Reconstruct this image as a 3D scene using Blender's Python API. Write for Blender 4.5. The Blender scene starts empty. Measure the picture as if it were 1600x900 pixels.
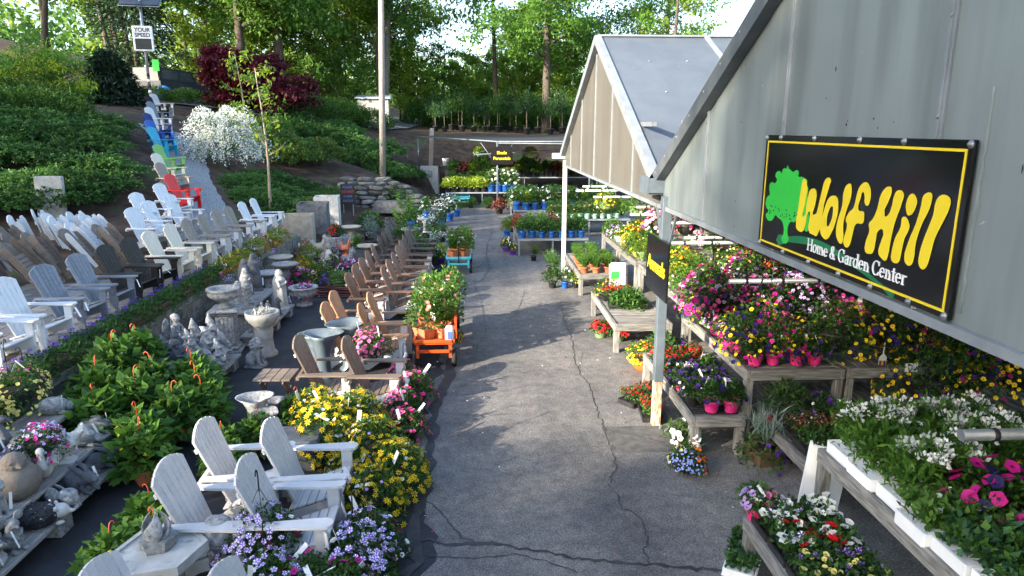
import bpy, bmesh, math, random
import numpy as np
from mathutils import Vector, Matrix, Euler

S = bpy.context.scene
COL = S.collection
R = math.radians

# ------------------------------------------------------------------ camera
cam_d = bpy.data.cameras.new("camera")
cam_d.sensor_width = 36.0
cam_d.lens = 24.0
cam_d.clip_start = 0.05
cam_d.clip_end = 1000.0
cam = bpy.data.objects.new("camera", cam_d)
COL.objects.link(cam)
cam.location = (0, 0, 3.6)
cam.rotation_euler = (R(90 - 13.19), 0, R(-2.93))
S.camera = cam

# ------------------------------------------------------------------ light
SUN_EL, SUN_AZ = 20.0, 234.0          # azimuth clockwise from +Y: low sun behind and to the left
SKY_STRENGTH, SUN_STRENGTH = 0.15, 4.2
S.view_settings.view_transform = 'Standard'
S.view_settings.look = 'None'
S.view_settings.gamma = 1.0
S.view_settings.use_curve_mapping = False
S.view_settings.exposure = 2.12
W = bpy.data.worlds.new("World")
S.world = W
W.use_nodes = True
nt = W.node_tree
bg = nt.nodes['Background']
sky = nt.nodes.new('ShaderNodeTexSky')
sky.sky_type = 'NISHITA'
sky.sun_disc = False
sky.sun_elevation = R(SUN_EL)
sky.sun_rotation = R(SUN_AZ)
sky.altitude = 0
sky.air_density = 1.0
sky.dust_density = 2.0
sky.ozone_density = 1.6
nt.links.new(sky.outputs[0], bg.inputs[0])
bg.inputs[1].default_value = SKY_STRENGTH
sd = bpy.data.lights.new("sun", 'SUN')
sd.energy = SUN_STRENGTH
sd.angle = R(0.6)
sd.color = (1.0, 0.87, 0.70)
sun = bpy.data.objects.new("sun", sd)
COL.objects.link(sun)
_to = Vector((math.sin(R(SUN_AZ)) * math.cos(R(SUN_EL)), math.cos(R(SUN_AZ)) * math.cos(R(SUN_EL)), math.sin(R(SUN_EL))))
sun.rotation_euler = _to.to_track_quat('Z', 'Y').to_euler()
sun.location = _to * 60
S.cycles.max_bounces = 6
S.cycles.diffuse_bounces = 3
S.cycles.glossy_bounces = 2
S.cycles.transmission_bounces = 4
S.cycles.transparent_max_bounces = 6
S.cycles.use_denoising = True
S.cycles.use_adaptive_sampling = True

# ------------------------------------------------------------------ helpers
def tag(o, label=None, cat=None, group=None, kind=None):
    if label: o['label'] = label
    if cat: o['category'] = cat
    if group: o['group'] = group
    if kind: o['kind'] = kind
    return o

def thing(name, label, cat, loc=(0, 0, 0), rz=0.0, group=None, rot=None):
    o = bpy.data.objects.new(name, None)
    o.empty_display_size = 0.1
    COL.objects.link(o)
    o.location = loc
    o.rotation_euler = rot if rot is not None else (0, 0, rz)
    return tag(o, label, cat, group)

def put(name, me, parent=None, loc=None, rot=None, sc=None, kind=None):
    """one mesh object (mesh data may be shared)"""
    o = bpy.data.objects.new(name, me)
    COL.objects.link(o)
    if parent is not None: o.parent = parent
    if loc is not None: o.location = loc
    if rot is not None: o.rotation_euler = rot
    if sc is not None: o.scale = sc if hasattr(sc, '__len__') else (sc, sc, sc)
    if kind: o['kind'] = kind
    return o

_kids = {}
def copy_tree(o, parent=None, label=None, loc=None, rz=None, sc=None):
    c = o.copy()
    COL.objects.link(c)
    c.parent = parent
    if label: c['label'] = label
    if loc is not None: c.location = loc
    if rz is not None: c.rotation_euler = (0, 0, rz)
    if sc is not None: c.scale = (sc, sc, sc)
    if o.name not in _kids: _kids[o.name] = list(o.children)
    for ch in _kids[o.name]: copy_tree(ch, c)
    return c

def frame_of(d):
    d = Vector(d).normalized()
    a = Vector((0, 0, 1)) if abs(d.z) < 0.9 else Vector((1, 0, 0))
    u = d.cross(a).normalized()
    return u, d.cross(u).normalized(), d

class MB:
    def __init__(s):
        s.v, s.f, s.m, s.s = [], [], [], []
    def face(s, idx, mat=0, smooth=False):
        s.f.append(idx); s.m.append(mat); s.s.append(smooth)
    def box(s, a, b, mat=0, M=None):
        n = len(s.v)
        for z in (a[2], b[2]):
            for x, y in ((a[0], a[1]), (b[0], a[1]), (b[0], b[1]), (a[0], b[1])):
                p = Vector((x, y, z))
                s.v.append(tuple(M @ p) if M else (x, y, z))
        for q in ((3, 2, 1, 0), (4, 5, 6, 7), (0, 1, 5, 4), (1, 2, 6, 5), (2, 3, 7, 6), (3, 0, 4, 7)):
            s.face([n + i for i in q], mat)
        return s
    def cbox(s, a, b, c=0.01, mat=0, M=None):
        """box with chamfered vertical and top/bottom edges"""
        cx, cy, cz = [(a[i] + b[i]) / 2 for i in range(3)]
        hx, hy, hz = [(b[i] - a[i]) / 2 for i in range(3)]
        c = min(c, hx * .9, hy * .9, hz * .9)
        rings = []
        for z, k in ((-hz, c), (-hz + c, 0), (hz - c, 0), (hz, c)):
            X, Y = hx - k, hy - k
            ring = []
            e = c if k == 0 else c * .4
            for x, y in ((-X + e, -Y), (X - e, -Y), (X, -Y + e), (X, Y - e), (X - e, Y), (-X + e, Y), (-X, Y - e), (-X, -Y + e)):
                p = Vector((cx + x, cy + y, cz + z))
                s.v.append(tuple(M @ p) if M else tuple(p)); ring.append(len(s.v) - 1)
            rings.append(ring)
        for r0, r1 in zip(rings, rings[1:]):
            for i in range(8):
                j = (i + 1) % 8
                s.face([r0[i], r0[j], r1[j], r1[i]], mat)
        s.face(rings[0][::-1], mat); s.face(rings[-1], mat)
        return s
    def bar(s, p, q, w, h, mat=0, up=(0, 0, 1)):
        """rectangular bar from p to q; w across, h along up"""
        p, q = Vector(p), Vector(q)
        d = (q - p).normalized(); u = Vector(up)
        x = d.cross(u)
        if x.length < 1e-4: x = d.cross(Vector((1, 0, 0)))
        x.normalize(); u = x.cross(d).normalized()
        n = len(s.v)
        for c in (p, q):
            for a, b in ((-1, -1), (1, -1), (1, 1), (-1, 1)):
                s.v.append(tuple(c + x * (a * w / 2) + u * (b * h / 2)))
        for f in ((3, 2, 1, 0), (4, 5, 6, 7), (0, 1, 5, 4), (1, 2, 6, 5), (2, 3, 7, 6), (3, 0, 4, 7)):
            s.face([n + i for i in f], mat)
        return s
    def tube(s, pts, rad, n=8, mat=0, smooth=True, caps=True):
        pts = [Vector(p) for p in pts]
        if not hasattr(rad, '__len__'): rad = [rad] * len(pts)
        rings = []
        u = None
        for i, p in enumerate(pts):
            d = (pts[min(i + 1, len(pts) - 1)] - pts[max(i - 1, 0)]).normalized()
            if u is None: u = frame_of(d)[0]
            else:
                u = (u - d * u.dot(d))
                u = u.normalized() if u.length > 1e-5 else frame_of(d)[0]
            w = d.cross(u)
            base = len(s.v)
            for k in range(n):
                a = 2 * math.pi * k / n
                s.v.append(tuple(p + (u * math.cos(a) + w * math.sin(a)) * rad[i]))
            rings.append(base)
        for a, b in zip(rings, rings[1:]):
            for k in range(n):
                j = (k + 1) % n
                s.face([a + k, a + j, b + j, b + k], mat, smooth)
        if caps:
            s.face([rings[0] + k for k in range(n)][::-1], mat)
            s.face([rings[-1] + k for k in range(n)], mat)
        return s
    def lathe(s, prof, n=16, mat=0, c=(0, 0, 0), smooth=True, wob=None, M=None):
        rings = []
        for r, z in prof:
            base = len(s.v)
            for k in range(n):
                a = 2 * math.pi * k / n
                rr = r * (wob(a, z) if wob else 1)
                p = Vector((c[0] + rr * math.cos(a), c[1] + rr * math.sin(a), c[2] + z))
                s.v.append(tuple(M @ p) if M else tuple(p))
            rings.append(base)
        for a, b in zip(rings, rings[1:]):
            for k in range(n):
                j = (k + 1) % n
                s.face([a + k, a + j, b + j, b + k], mat, smooth)
        s.face([rings[0] + k for k in range(n)][::-1], mat)
        s.face([rings[-1] + k for k in range(n)], mat)
        return s
    def ell(s, c, r, n=12, m=8, mat=0, M=None, smooth=True):
        """ellipsoid with semi-axes r"""
        base = len(s.v)
        T = Matrix.Translation(Vector(c)) @ (M.to_4x4() if M else Matrix.Identity(4))
        s.v.append(tuple(T @ Vector((0, 0, -r[2]))))
        for i in range(1, m):
            t = math.pi * i / m - math.pi / 2
            for k in range(n):
                a = 2 * math.pi * k / n
                s.v.append(tuple(T @ Vector((r[0] * math.cos(t) * math.cos(a), r[1] * math.cos(t) * math.sin(a), r[2] * math.sin(t)))))
        s.v.append(tuple(T @ Vector((0, 0, r[2]))))
        top = len(s.v) - 1
        for k in range(n):
            j = (k + 1) % n
            s.face([base, base + 1 + j, base + 1 + k], mat, smooth)
            for i in range(m - 2):
                a, b = base + 1 + i * n, base + 1 + (i + 1) * n
                s.face([a + k, a + j, b + j, b + k], mat, smooth)
            a = base + 1 + (m - 2) * n
            s.face([a + k, a + j, top], mat, smooth)
        return s
    def prism(s, poly, fn, t0, t1, mat=0):
        """extrude 2-D polygon; fn(u, v, t) -> point"""
        n = len(poly); b = len(s.v)
        for t in (t0, t1):
            for u, v in poly: s.v.append(tuple(fn(u, v, t)))
        s.face([b + i for i in range(n)][::-1], mat); s.face([b + n + i for i in range(n)], mat)
        for i in range(n):
            j = (i + 1) % n
            s.face([b + i, b + j, b + n + j, b + n + i], mat)
        return s
    def mesh(s, name, mats):
        me = bpy.data.meshes.new(name)
        me.from_pydata(s.v, [], s.f)
        for m in (mats if isinstance(mats, (list, tuple)) else [mats]): me.materials.append(m)
        me.polygons.foreach_set('material_index', s.m)
        me.polygons.foreach_set('use_smooth', s.s)
        me.update()
        return me
    def build(s, name, mats, parent=None, **k):
        return put(name, s.mesh(name, mats), parent, **k)

def np_mesh(name, V, F, mats, midx=None, smooth=False):
    """V (n,3), F (m,k) fast mesh"""
    V = np.asarray(V, np.float32); F = np.asarray(F, np.int32)
    me = bpy.data.meshes.new(name)
    me.vertices.add(len(V)); me.vertices.foreach_set('co', V.ravel())
    m, k = F.shape
    me.loops.add(m * k); me.loops.foreach_set('vertex_index', F.ravel())
    me.polygons.add(m); me.polygons.foreach_set('loop_start', np.arange(0, m * k, k, dtype=np.int32))
    for mm in (mats if isinstance(mats, (list, tuple)) else [mats]): me.materials.append(mm)
    if midx is not None: me.polygons.foreach_set('material_index', np.asarray(midx, np.int32))
    if smooth: me.polygons.foreach_set('use_smooth', np.ones(m, dtype=bool))
    me.update(calc_edges=True)
    return me

# ------------------------------------------------------------------ materials
def _n(nt, t, **k):
    n = nt.nodes.new(t)
    for a, b in k.items(): setattr(n, a, b)
    return n

def mat(name, c1, c2=None, scale=6.0, stretch=(1, 1, 1), rough=0.65, bump=0.0, bscale=None, metal=0.0, spec=0.4,
        detail=4.0, lo=0.35, hi=0.65, spots=None, spot_scale=30, spot_lo=.62, spot_hi=.7, objrand=0.15, world=False):
    m = bpy.data.materials.new(name); m.use_nodes = True
    t = m.node_tree; b = t.nodes['Principled BSDF']
    b.inputs['Roughness'].default_value = rough
    b.inputs['Metallic'].default_value = metal
    b.inputs['Specular IOR Level'].default_value = spec
    c1 = (*c1, 1); c2 = (*c2, 1) if c2 else tuple(min(1, x * 1.25) for x in c1[:3]) + (1,)
    tc = _n(t, 'ShaderNodeTexCoord'); mp = _n(t, 'ShaderNodeMapping')
    oi = _n(t, 'ShaderNodeObjectInfo')
    if world:
        ge = _n(t, 'ShaderNodeNewGeometry'); t.links.new(ge.outputs['Position'], mp.inputs['Vector'])
    else:
        t.links.new(tc.outputs['Object'], mp.inputs['Vector'])
        mu = _n(t, 'ShaderNodeMath', operation='MULTIPLY'); mu.inputs[1].default_value = 37.0
        t.links.new(oi.outputs['Random'], mu.inputs[0]); t.links.new(mu.outputs[0], mp.inputs['Location'])
    mp.inputs['Scale'].default_value = stretch
    no = _n(t, 'ShaderNodeTexNoise'); no.inputs['Scale'].default_value = scale; no.inputs['Detail'].default_value = detail
    t.links.new(mp.outputs[0], no.inputs['Vector'])
    cr = _n(t, 'ShaderNodeValToRGB')
    cr.color_ramp.elements[0].position = lo; cr.color_ramp.elements[0].color = c1
    cr.color_ramp.elements[1].position = hi; cr.color_ramp.elements[1].color = c2
    t.links.new(no.outputs['Fac'], cr.inputs['Fac'])
    out = cr.outputs['Color']
    if spots:
        n2 = _n(t, 'ShaderNodeTexNoise'); n2.inputs['Scale'].default_value = spot_scale; n2.inputs['Detail'].default_value = 3
        t.links.new(mp.outputs[0], n2.inputs['Vector'])
        r2 = _n(t, 'ShaderNodeMapRange'); r2.inputs[1].default_value = spot_lo; r2.inputs[2].default_value = spot_hi
        t.links.new(n2.outputs['Fac'], r2.inputs[0])
        mx = _n(t, 'ShaderNodeMix', data_type='RGBA'); mx.inputs['B'].default_value = (*spots, 1)
        t.links.new(r2.outputs[0], mx.inputs['Factor']); t.links.new(out, mx.inputs['A']); out = mx.outputs['Result']
    if objrand:
        hs = _n(t, 'ShaderNodeHueSaturation')
        rr = _n(t, 'ShaderNodeMapRange'); rr.inputs[3].default_value = 1 - objrand; rr.inputs[4].default_value = 1 + objrand
        t.links.new(oi.outputs['Random'], rr.inputs[0]); t.links.new(rr.outputs[0], hs.inputs['Value'])
        t.links.new(out, hs.inputs['Color']); out = hs.outputs['Color']
    t.links.new(out, b.inputs['Base Color'])
    if bump:
        nb = _n(t, 'ShaderNodeTexNoise'); nb.inputs['Scale'].default_value = bscale or scale * 4; nb.inputs['Detail'].default_value = 5
        t.links.new(mp.outputs[0], nb.inputs['Vector'])
        bp = _n(t, 'ShaderNodeBump'); bp.inputs['Strength'].default_value = bump; bp.inputs['Distance'].default_value = 0.02
        t.links.new(nb.outputs['Fac'], bp.inputs['Height']); t.links.new(bp.outputs[0], b.inputs['Normal'])
    return m

def leaf_mat(name, c1, c2, trans=0.35, rough=0.55, vary=0.25):
    """foliage: every leaf (mesh island) takes its own shade between c1 and c2; light passes through"""
    m = bpy.data.materials.new(name); m.use_nodes = True
    t = m.node_tree; b = t.nodes['Principled BSDF']; out = t.nodes['Material Output']
    ge = _n(t, 'ShaderNodeNewGeometry'); oi = _n(t, 'ShaderNodeObjectInfo')
    mx = _n(t, 'ShaderNodeMix', data_type='RGBA'); mx.inputs['A'].default_value = (*c1, 1); mx.inputs['B'].default_value = (*c2, 1)
    t.links.new(ge.outputs['Random Per Island'], mx.inputs['Factor'])
    hs = _n(t, 'ShaderNodeHueSaturation')
    rr = _n(t, 'ShaderNodeMapRange'); rr.inputs[3].default_value = 1 - vary; rr.inputs[4].default_value = 1 + vary
    t.links.new(oi.outputs['Random'], rr.inputs[0]); t.links.new(rr.outputs[0], hs.inputs['Value'])
    t.links.new(mx.outputs['Result'], hs.inputs['Color'])
    b.inputs['Roughness'].default_value = rough; b.inputs['Specular IOR Level'].default_value = 0.3
    t.links.new(hs.outputs[0], b.inputs['Base Color'])
    if trans > 0:
        tr = _n(t, 'ShaderNodeBsdfTranslucent'); ms = _n(t, 'ShaderNodeMixShader'); ms.inputs[0].default_value = trans
        ht = _n(t, 'ShaderNodeHueSaturation'); ht.inputs['Value'].default_value = 1.5; ht.inputs['Hue'].default_value = 0.485
        t.links.new(hs.outputs[0], ht.inputs['Color']); t.links.new(ht.outputs[0], tr.inputs['Color'])
        t.links.new(b.outputs[0], ms.inputs[1]); t.links.new(tr.outputs[0], ms.inputs[2]); t.links.new(ms.outputs[0], out.inputs['Surface'])
    return m

def petal_mat(name, c, vary=.18):
    m = leaf_mat(name, tuple(x * (1 - vary) for x in c), tuple(min(1, x * (1 + vary)) for x in c), trans=.2, rough=.6, vary=.08)
    return m

M = {}
M['taupe'] = mat('taupe_poly', (.165, .125, .097), (.215, .168, .132), 3, (1, 1, 8), rough=.5, bump=.15, bscale=60)
M['weathered'] = mat('driftwood_poly', (.24, .20, .17), (.30, .26, .22), 3, (1, 1, 8), rough=.55, bump=.15, bscale=60)
M['white_poly'] = mat('white_poly', (.62, .635, .65), (.70, .71, .72), 5, rough=.45, bump=.06, bscale=80, objrand=.05)
M['pale_poly'] = mat('pale_grey_white_poly', (.55, .54, .54), (.61, .60, .60), 5, (1, 1, 6), rough=.5, bump=.1, bscale=70, objrand=.06)
M['cream'] = mat('cream_poly', (.66, .60, .48), (.72, .66, .55), 4, rough=.5, bump=.06, bscale=70, objrand=.05)
M['slate'] = mat('slate_blue_poly', (.17, .19, .23), (.21, .235, .275), 4, (1, 1, 8), rough=.5, bump=.12, bscale=60)
M['espresso'] = mat('espresso_poly', (.02, .016, .014), (.034, .027, .023), 4, (1, 1, 8), rough=.5, spec=.25, bump=.12, bscale=60)
M['black_poly'] = mat('black_poly', (.014, .014, .016), (.022, .022, .024), 4, rough=.4)
M['cedar'] = mat('cedar_poly', (.36, .19, .095), (.44, .25, .135), 3, (1, 1, 9), rough=.5, bump=.12, bscale=60, objrand=.1)
M['mahogany'] = mat('brown_poly', (.19, .10, .06), (.25, .14, .088), 3, (1, 1, 9), rough=.5, bump=.12, bscale=60, objrand=.2)
M['walnut'] = mat('dark_brown_poly', (.075, .05, .04), (.105, .07, .055), 3, (1, 1, 9), rough=.5, bump=.12, bscale=60)
M['red_poly'] = mat('red_poly', (.60, .02, .025), (.68, .03, .035), 4, rough=.4, objrand=0)
M['lime_poly'] = mat('lime_poly', (.19, .42, .10), (.23, .47, .13), 4, rough=.45, objrand=0)
M['teal_poly'] = mat('aqua_poly', (.02, .33, .50), (.03, .38, .55), 4, rough=.45, objrand=0)
M['blue_poly'] = mat('blue_poly', (.015, .10, .42), (.02, .13, .48), 4, rough=.45, objrand=0)
M['navy_poly'] = mat('navy_poly', (.012, .03, .16), (.016, .04, .2), 4, rough=.45, objrand=0)
M['concrete'] = mat('cast_concrete', (.21, .215, .22), (.40, .405, .40), 16, rough=.85, bump=.6, bscale=70, spots=(.10, .105, .11), spot_scale=22, spot_lo=.52, spot_hi=.75)
M['dark_concrete'] = mat('dark_cast_concrete', (.06, .067, .078), (.125, .135, .15), 9, rough=.8, bump=.35, bscale=70)
M['pale_concrete'] = mat('pale_cast_concrete', (.42, .42, .40), (.56, .56, .53), 8, rough=.85, bump=.3, bscale=70, spots=(.27, .27, .25), spot_scale=12, spot_lo=.58, spot_hi=.75)
M['tan_stone'] = mat('tan_cast_stone', (.36, .31, .24), (.47, .42, .34), 7, rough=.85, bump=.3, bscale=60)
M['brown_concrete'] = mat('brown_cast_concrete', (.15, .125, .105), (.22, .19, .16), 8, rough=.85, bump=.3, bscale=70)
M['black_speckle'] = mat('black_speckled_concrete', (.015, .016, .02), (.03, .032, .038), 12, rough=.6, bump=.5, bscale=50, spots=(.5, .5, .5), spot_scale=38, spot_lo=.66, spot_hi=.7)
M['blue_glaze'] = mat('blue_grey_glaze', (.065, .09, .11), (.12, .155, .18), 4, rough=.35, spec=.5)
M['wall_block'] = mat('split_face_block', (.13, .12, .10), (.22, .205, .175), 7, rough=.9, bump=.7, bscale=26, objrand=.22)
M['cap_block'] = mat('wall_cap', (.17, .15, .125), (.25, .225, .19), 7, rough=.9, bump=.5, bscale=30, objrand=.15)
M['field_stone'] = mat('field_stone', (.085, .09, .092), (.185, .185, .175), 5, rough=.9, bump=.6, bscale=22, spots=(.27, .27, .25), spot_scale=9, spot_lo=.58, spot_hi=.72, objrand=.3)
M['paver'] = mat('grey_paver', (.16, .155, .15), (.23, .225, .22), 6, rough=.9, bump=.4, bscale=40, objrand=.25)
M['granite'] = mat('granite_slab', (.27, .28, .27), (.38, .39, .37), 12, rough=.85, bump=.3, bscale=50)
M['old_wood'] = mat('weathered_wood', (.12, .118, .112), (.27, .265, .25), 5, (1, 9, 9), rough=.85, bump=.5, bscale=30, objrand=.2)
M['old_wood_y'] = mat('weathered_wood_lengthwise', (.12, .118, .112), (.27, .265, .25), 5, (9, 1, 9), rough=.85, bump=.5, bscale=30, objrand=.2)
M['old_wood_z'] = mat('weathered_wood_upright', (.12, .118, .112), (.27, .265, .25), 5, (9, 9, 1), rough=.85, bump=.5, bscale=30, objrand=.2)
M['grey_plank'] = mat('grey_plank', (.22, .215, .20), (.36, .35, .33), 5, (9, 1, 9), rough=.85, bump=.5, bscale=30, objrand=.15)
M['galv'] = mat('galvanised_pipe', (.20, .225, .245), (.28, .305, .325), 8, rough=.42, metal=.4, bump=.05)
M['post_paint'] = mat('grey_painted_steel', (.095, .125, .15), (.13, .16, .19), 6, rough=.5, metal=.2, bump=.08)
M['post_rust'] = mat('rusty_post_foot', (.32, .27, .19), (.50, .46, .38), 7, (5, 5, 1), rough=.8, bump=.3, spots=(.35, .13, .03), spot_scale=10, spot_lo=.5, spot_hi=.62)
M['white_metal'] = mat('white_painted_metal', (.44, .46, .46), (.52, .54, .54), 4, rough=.5)
M['trim'] = mat('aluminium_trim', (.22, .25, .275), (.29, .32, .345), 5, rough=.45, metal=.25, bump=.05, objrand=.05)
M['trim_dark'] = mat('dark_trim', (.085, .10, .115), (.12, .135, .15), 5, rough=.45, metal=.3)
M['black'] = mat('black_plastic', (.012, .012, .013), (.02, .02, .021), 6, rough=.5)
M['rubber'] = mat('rubber', (.016, .016, .017), (.026, .026, .027), 8, rough=.8)
M['shade_cloth'] = mat('black_shade_cloth', (.012, .012, .014), (.02, .02, .022), 40, rough=.9, objrand=0)
M['terracotta'] = mat('terracotta', (.42, .12, .05), (.52, .17, .08), 6, rough=.7, bump=.08)
M['pink_pot'] = mat('pink_pot', (.75, .03, .23), (.82, .05, .28), 5, rough=.4)
M['blue_pot'] = mat('blue_pot', (.01, .085, .36), (.02, .115, .42), 5, rough=.4)
M['mint_pot'] = mat('mint_pot', (.34, .60, .46), (.42, .68, .53), 5, rough=.45)
M['green_pot'] = mat('sage_pot', (.15, .25, .10), (.2, .31, .14), 5, rough=.5)
M['brown_pot'] = mat('brown_pot', (.09, .055, .035), (.13, .08, .05), 6, rough=.7)
M['black_pot'] = mat('black_pot', (.015, .015, .016), (.025, .025, .026), 5, rough=.5)
M['white_pot'] = mat('white_pot', (.75, .76, .76), (.82, .83, .83), 5, rough=.45)
M['purple_pot'] = mat('purple_pot', (.16, .03, .36), (.2, .045, .42), 5, rough=.45)
M['orange_pot'] = mat('orange_pot', (.72, .12, .02), (.8, .16, .03), 5, rough=.45)
M['foam'] = mat('white_foam_tray', (.78, .80, .81), (.84, .85, .86), 5, rough=.6, bump=.1)
M['orange_metal'] = mat('orange_enamel', (.46, .06, .012), (.56, .085, .018), 5, rough=.35)
M['cyan_metal'] = mat('cyan_enamel', (.06, .42, .52), (.09, .48, .58), 5, rough=.4)
M['tag_white'] = mat('white_plastic_tag', (.78, .79, .80), (.84, .85, .86), 5, rough=.5)
M['hook'] = mat('orange_hanger', (.55, .09, .03), (.65, .12, .05), 5, rough=.5)
M['soil'] = mat('potting_soil', (.025, .018, .013), (.05, .036, .026), 25, rough=.95, bump=.6, bscale=60)
M['pole_wood'] = mat('utility_pole_wood', (.24, .215, .19), (.38, .35, .31), 4, (8, 8, .6), rough=.85, bump=.4, bscale=20)
M['bark'] = mat('bark', (.045, .036, .028), (.12, .10, .08), 4, (6, 6, 1), rough=.95, bump=.9, bscale=12, objrand=.2)
M['bark_pale'] = mat('pale_bark', (.12, .10, .08), (.23, .195, .16), 4, (6, 6, 1), rough=.95, bump=.8, bscale=12, objrand=.2)
M['bark_thin'] = mat('young_bark', (.25, .2, .14), (.34, .28, .2), 5, (6, 6, 1), rough=.85, bump=.4)
M['shed'] = mat('shed_boards', (.34, .33, .29), (.43, .42, .37), 5, (1, 1, 8), rough=.8, bump=.2)
M['shed_roof'] = mat('shed_roof', (.25, .28, .32), (.32, .35, .39), 5, rough=.6)
M['sign_black'] = mat('gloss_black_sign', (.008, .008, .009), (.011, .011, .012), 3, rough=.12, spec=.5, objrand=0)
M['sign_yellow'] = mat('sign_yellow', (.74, .56, .02), (.78, .60, .03), 3, rough=.3, objrand=0)
M['sign_green'] = mat('sign_green', (.03, .45, .05), (.035, .5, .06), 3, rough=.3, objrand=0)
M['sign_dgreen'] = mat('sign_dark_green', (.012, .15, .06), (.015, .17, .07), 3, rough=.3, objrand=0)
M['sign_white'] = mat('sign_white', (.78, .79, .8), (.82, .83, .84), 3, rough=.35, objrand=0)
M['sign_blue'] = mat('sign_blue', (.07, .10, .30), (.08, .12, .34), 3, rough=.5, objrand=0)
M['sign_red'] = mat('sign_red', (.32, .03, .04), (.36, .04, .05), 3, rough=.5, objrand=0)
M['led'] = mat('led_panel', (.02, .022, .022), (.045, .048, .045), 60, rough=.4, objrand=0)
M['car_paint'] = mat('dark_truck_paint', (.018, .022, .03), (.025, .03, .04), 3, rough=.5, spec=.3)
M['glass'] = mat('dark_glass', (.03, .04, .05), (.045, .055, .065), 2, rough=.2, spec=.5)
M['tarp_blue'] = mat('blue_tarp', (.02, .14, .42), (.03, .19, .5), 5, rough=.6, bump=.3)
M['bag'] = mat('lilac_print_bag', (.36, .32, .46), (.68, .67, .70), 26, rough=.45, lo=.42, hi=.58)
# foliage
M['leaf'] = leaf_mat('leaf_mid', (.035, .105, .016), (.09, .20, .03))
M['leaf_dark'] = leaf_mat('leaf_dark', (.02, .065, .018), (.05, .12, .03))
M['leaf_lime'] = leaf_mat('leaf_lime', (.16, .27, .02), (.30, .38, .03))
M['leaf_fresh'] = leaf_mat('leaf_fresh', (.06, .16, .022), (.13, .26, .04))
M['leaf_grey'] = leaf_mat('leaf_silver', (.13, .20, .17), (.24, .31, .28), trans=.2)
M['leaf_blue'] = leaf_mat('leaf_bluegreen', (.02, .07, .035), (.045, .12, .06), trans=.2)
M['leaf_red'] = leaf_mat('leaf_burgundy', (.05, .005, .012), (.15, .013, .026), trans=.3)
M['leaf_rust'] = leaf_mat('leaf_rust', (.12, .05, .02), (.24, .10, .03), trans=.3)
M['tree_a'] = leaf_mat('tree_leaf_green', (.065, .16, .025), (.13, .27, .04), trans=.5, vary=.15)
M['tree_b'] = leaf_mat('tree_leaf_yellowgreen', (.11, .21, .025), (.22, .33, .045), trans=.5, vary=.15)
M['tree_c'] = leaf_mat('tree_leaf_deep', (.045, .12, .025), (.095, .20, .04), trans=.45, vary=.15)
M['needle'] = leaf_mat('spruce_needles', (.012, .035, .018), (.035, .07, .034), trans=.1)
M['juniper'] = leaf_mat('juniper', (.04, .12, .03), (.12, .25, .055), trans=.2, vary=.15)
M['juniper_y'] = leaf_mat('juniper_yellow', (.07, .115, .018), (.16, .21, .035), trans=.25)
for k, c in dict(white=(.80, .81, .80), yellow=(.82, .60, .015), butter=(.80, .70, .22), magenta=(.55, .012, .24), pink=(.74, .16, .34), hot=(.72, .03, .27),
                 red=(.62, .008, .012), purple=(.075, .016, .22), violet=(.26, .12, .60), blue=(.07, .06, .36), sky=(.25, .33, .72), orange=(.80, .17, .02),
                 salmon=(.78, .26, .20), lilac=(.45, .30, .62), navy=(.016, .011, .085), burgundy=(.22, .01, .06), eye=(.16, .01, .09), gold=(.45, .24, .01)).items():
    M['p_' + k] = petal_mat('petal_' + k, c)
# ------------------------------------------------------------------ terrain heights (a smooth surface through surveyed points)
CP=[(-5.3,-10,.75),(-5.3,0,.75),(-5.3,8,.75),(-5.3,14,.75),(-5.3,19,.75),(-8,-5,.75),(-8,3,.75),(-8,9,.75),(-7.5,14,.75),(-7.2,18,.8),(-11,5,.75),(-11,10,.75),(-11,14,.8),
(-8.6,17.3,1.3),(-9.6,19.2,1.75),(-10.8,22,2.6),(-12.2,25,3.3),(-13.6,28,3.9),(-16,34,4.6),
(-13,18,1.7),(-13,21,3.0),(-17,16,2.4),(-17,20,3.8),(-19,25,4.4),(-25,20,4.5),(-25,28,4.7),(-15,10,1.0),(-20,10,2.5),(-20,0,2.5),(-30,5,4.5),(-30,-10,4.5),(-14,-5,1.0),
(-16,38,4.9),(-30,38,5.0),(-22,36,4.9),(-10,42,4.6),(-8,50,4.2),
(-6.3,21,.7),(-7.2,24,1.0),(-7.8,28,1.5),(-9,32,2.5),(-10,36,3.5),(-4.2,36,.7),(-4.3,29.4,1.35),(-4.2,26.2,.15),(-4.25,31.5,1.45),(-5.6,30,1.5),(-5.5,33,1.8),(-5,38,2.0),(-4.5,44,2.8),(-4,50,3.3),
(0,39,0.0),(0,42,.9),(0,47,3.2),(0,60,3.5),(12,39,0.0),(12,42,.9),(12,47,3.2),(30,39,0.),(30,47,3.2),(30,70,3.5),(0,90,4),
(-30,48,8),(-40,42,9.5),(-45,55,12),(-22,52,6.5),(-20,60,6.5),(-60,30,9),(-60,70,14),(-15,55,5.2),(-15,75,5.5),(-60,-10,8),(50,100,4),(-50,110,12),(60,40,0.5)]
_TC=np.array(CP,float)
_TA=np.linalg.norm(_TC[:,None,:2]-_TC[None,:,:2],axis=2)
_tn=len(_TC);_TM=np.zeros((_tn+3,_tn+3));_TM[:_tn,:_tn]=_TA-np.eye(_tn)*0.0;_TM[:_tn,_tn]=1;_TM[:_tn,_tn+1:]=_TC[:,:2];_TM[_tn,:_tn]=1;_TM[_tn+1:,:_tn]=_TC[:,:2].T
_TW=np.linalg.solve(_TM,np.r_[_TC[:,2],0,0,0])
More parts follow.
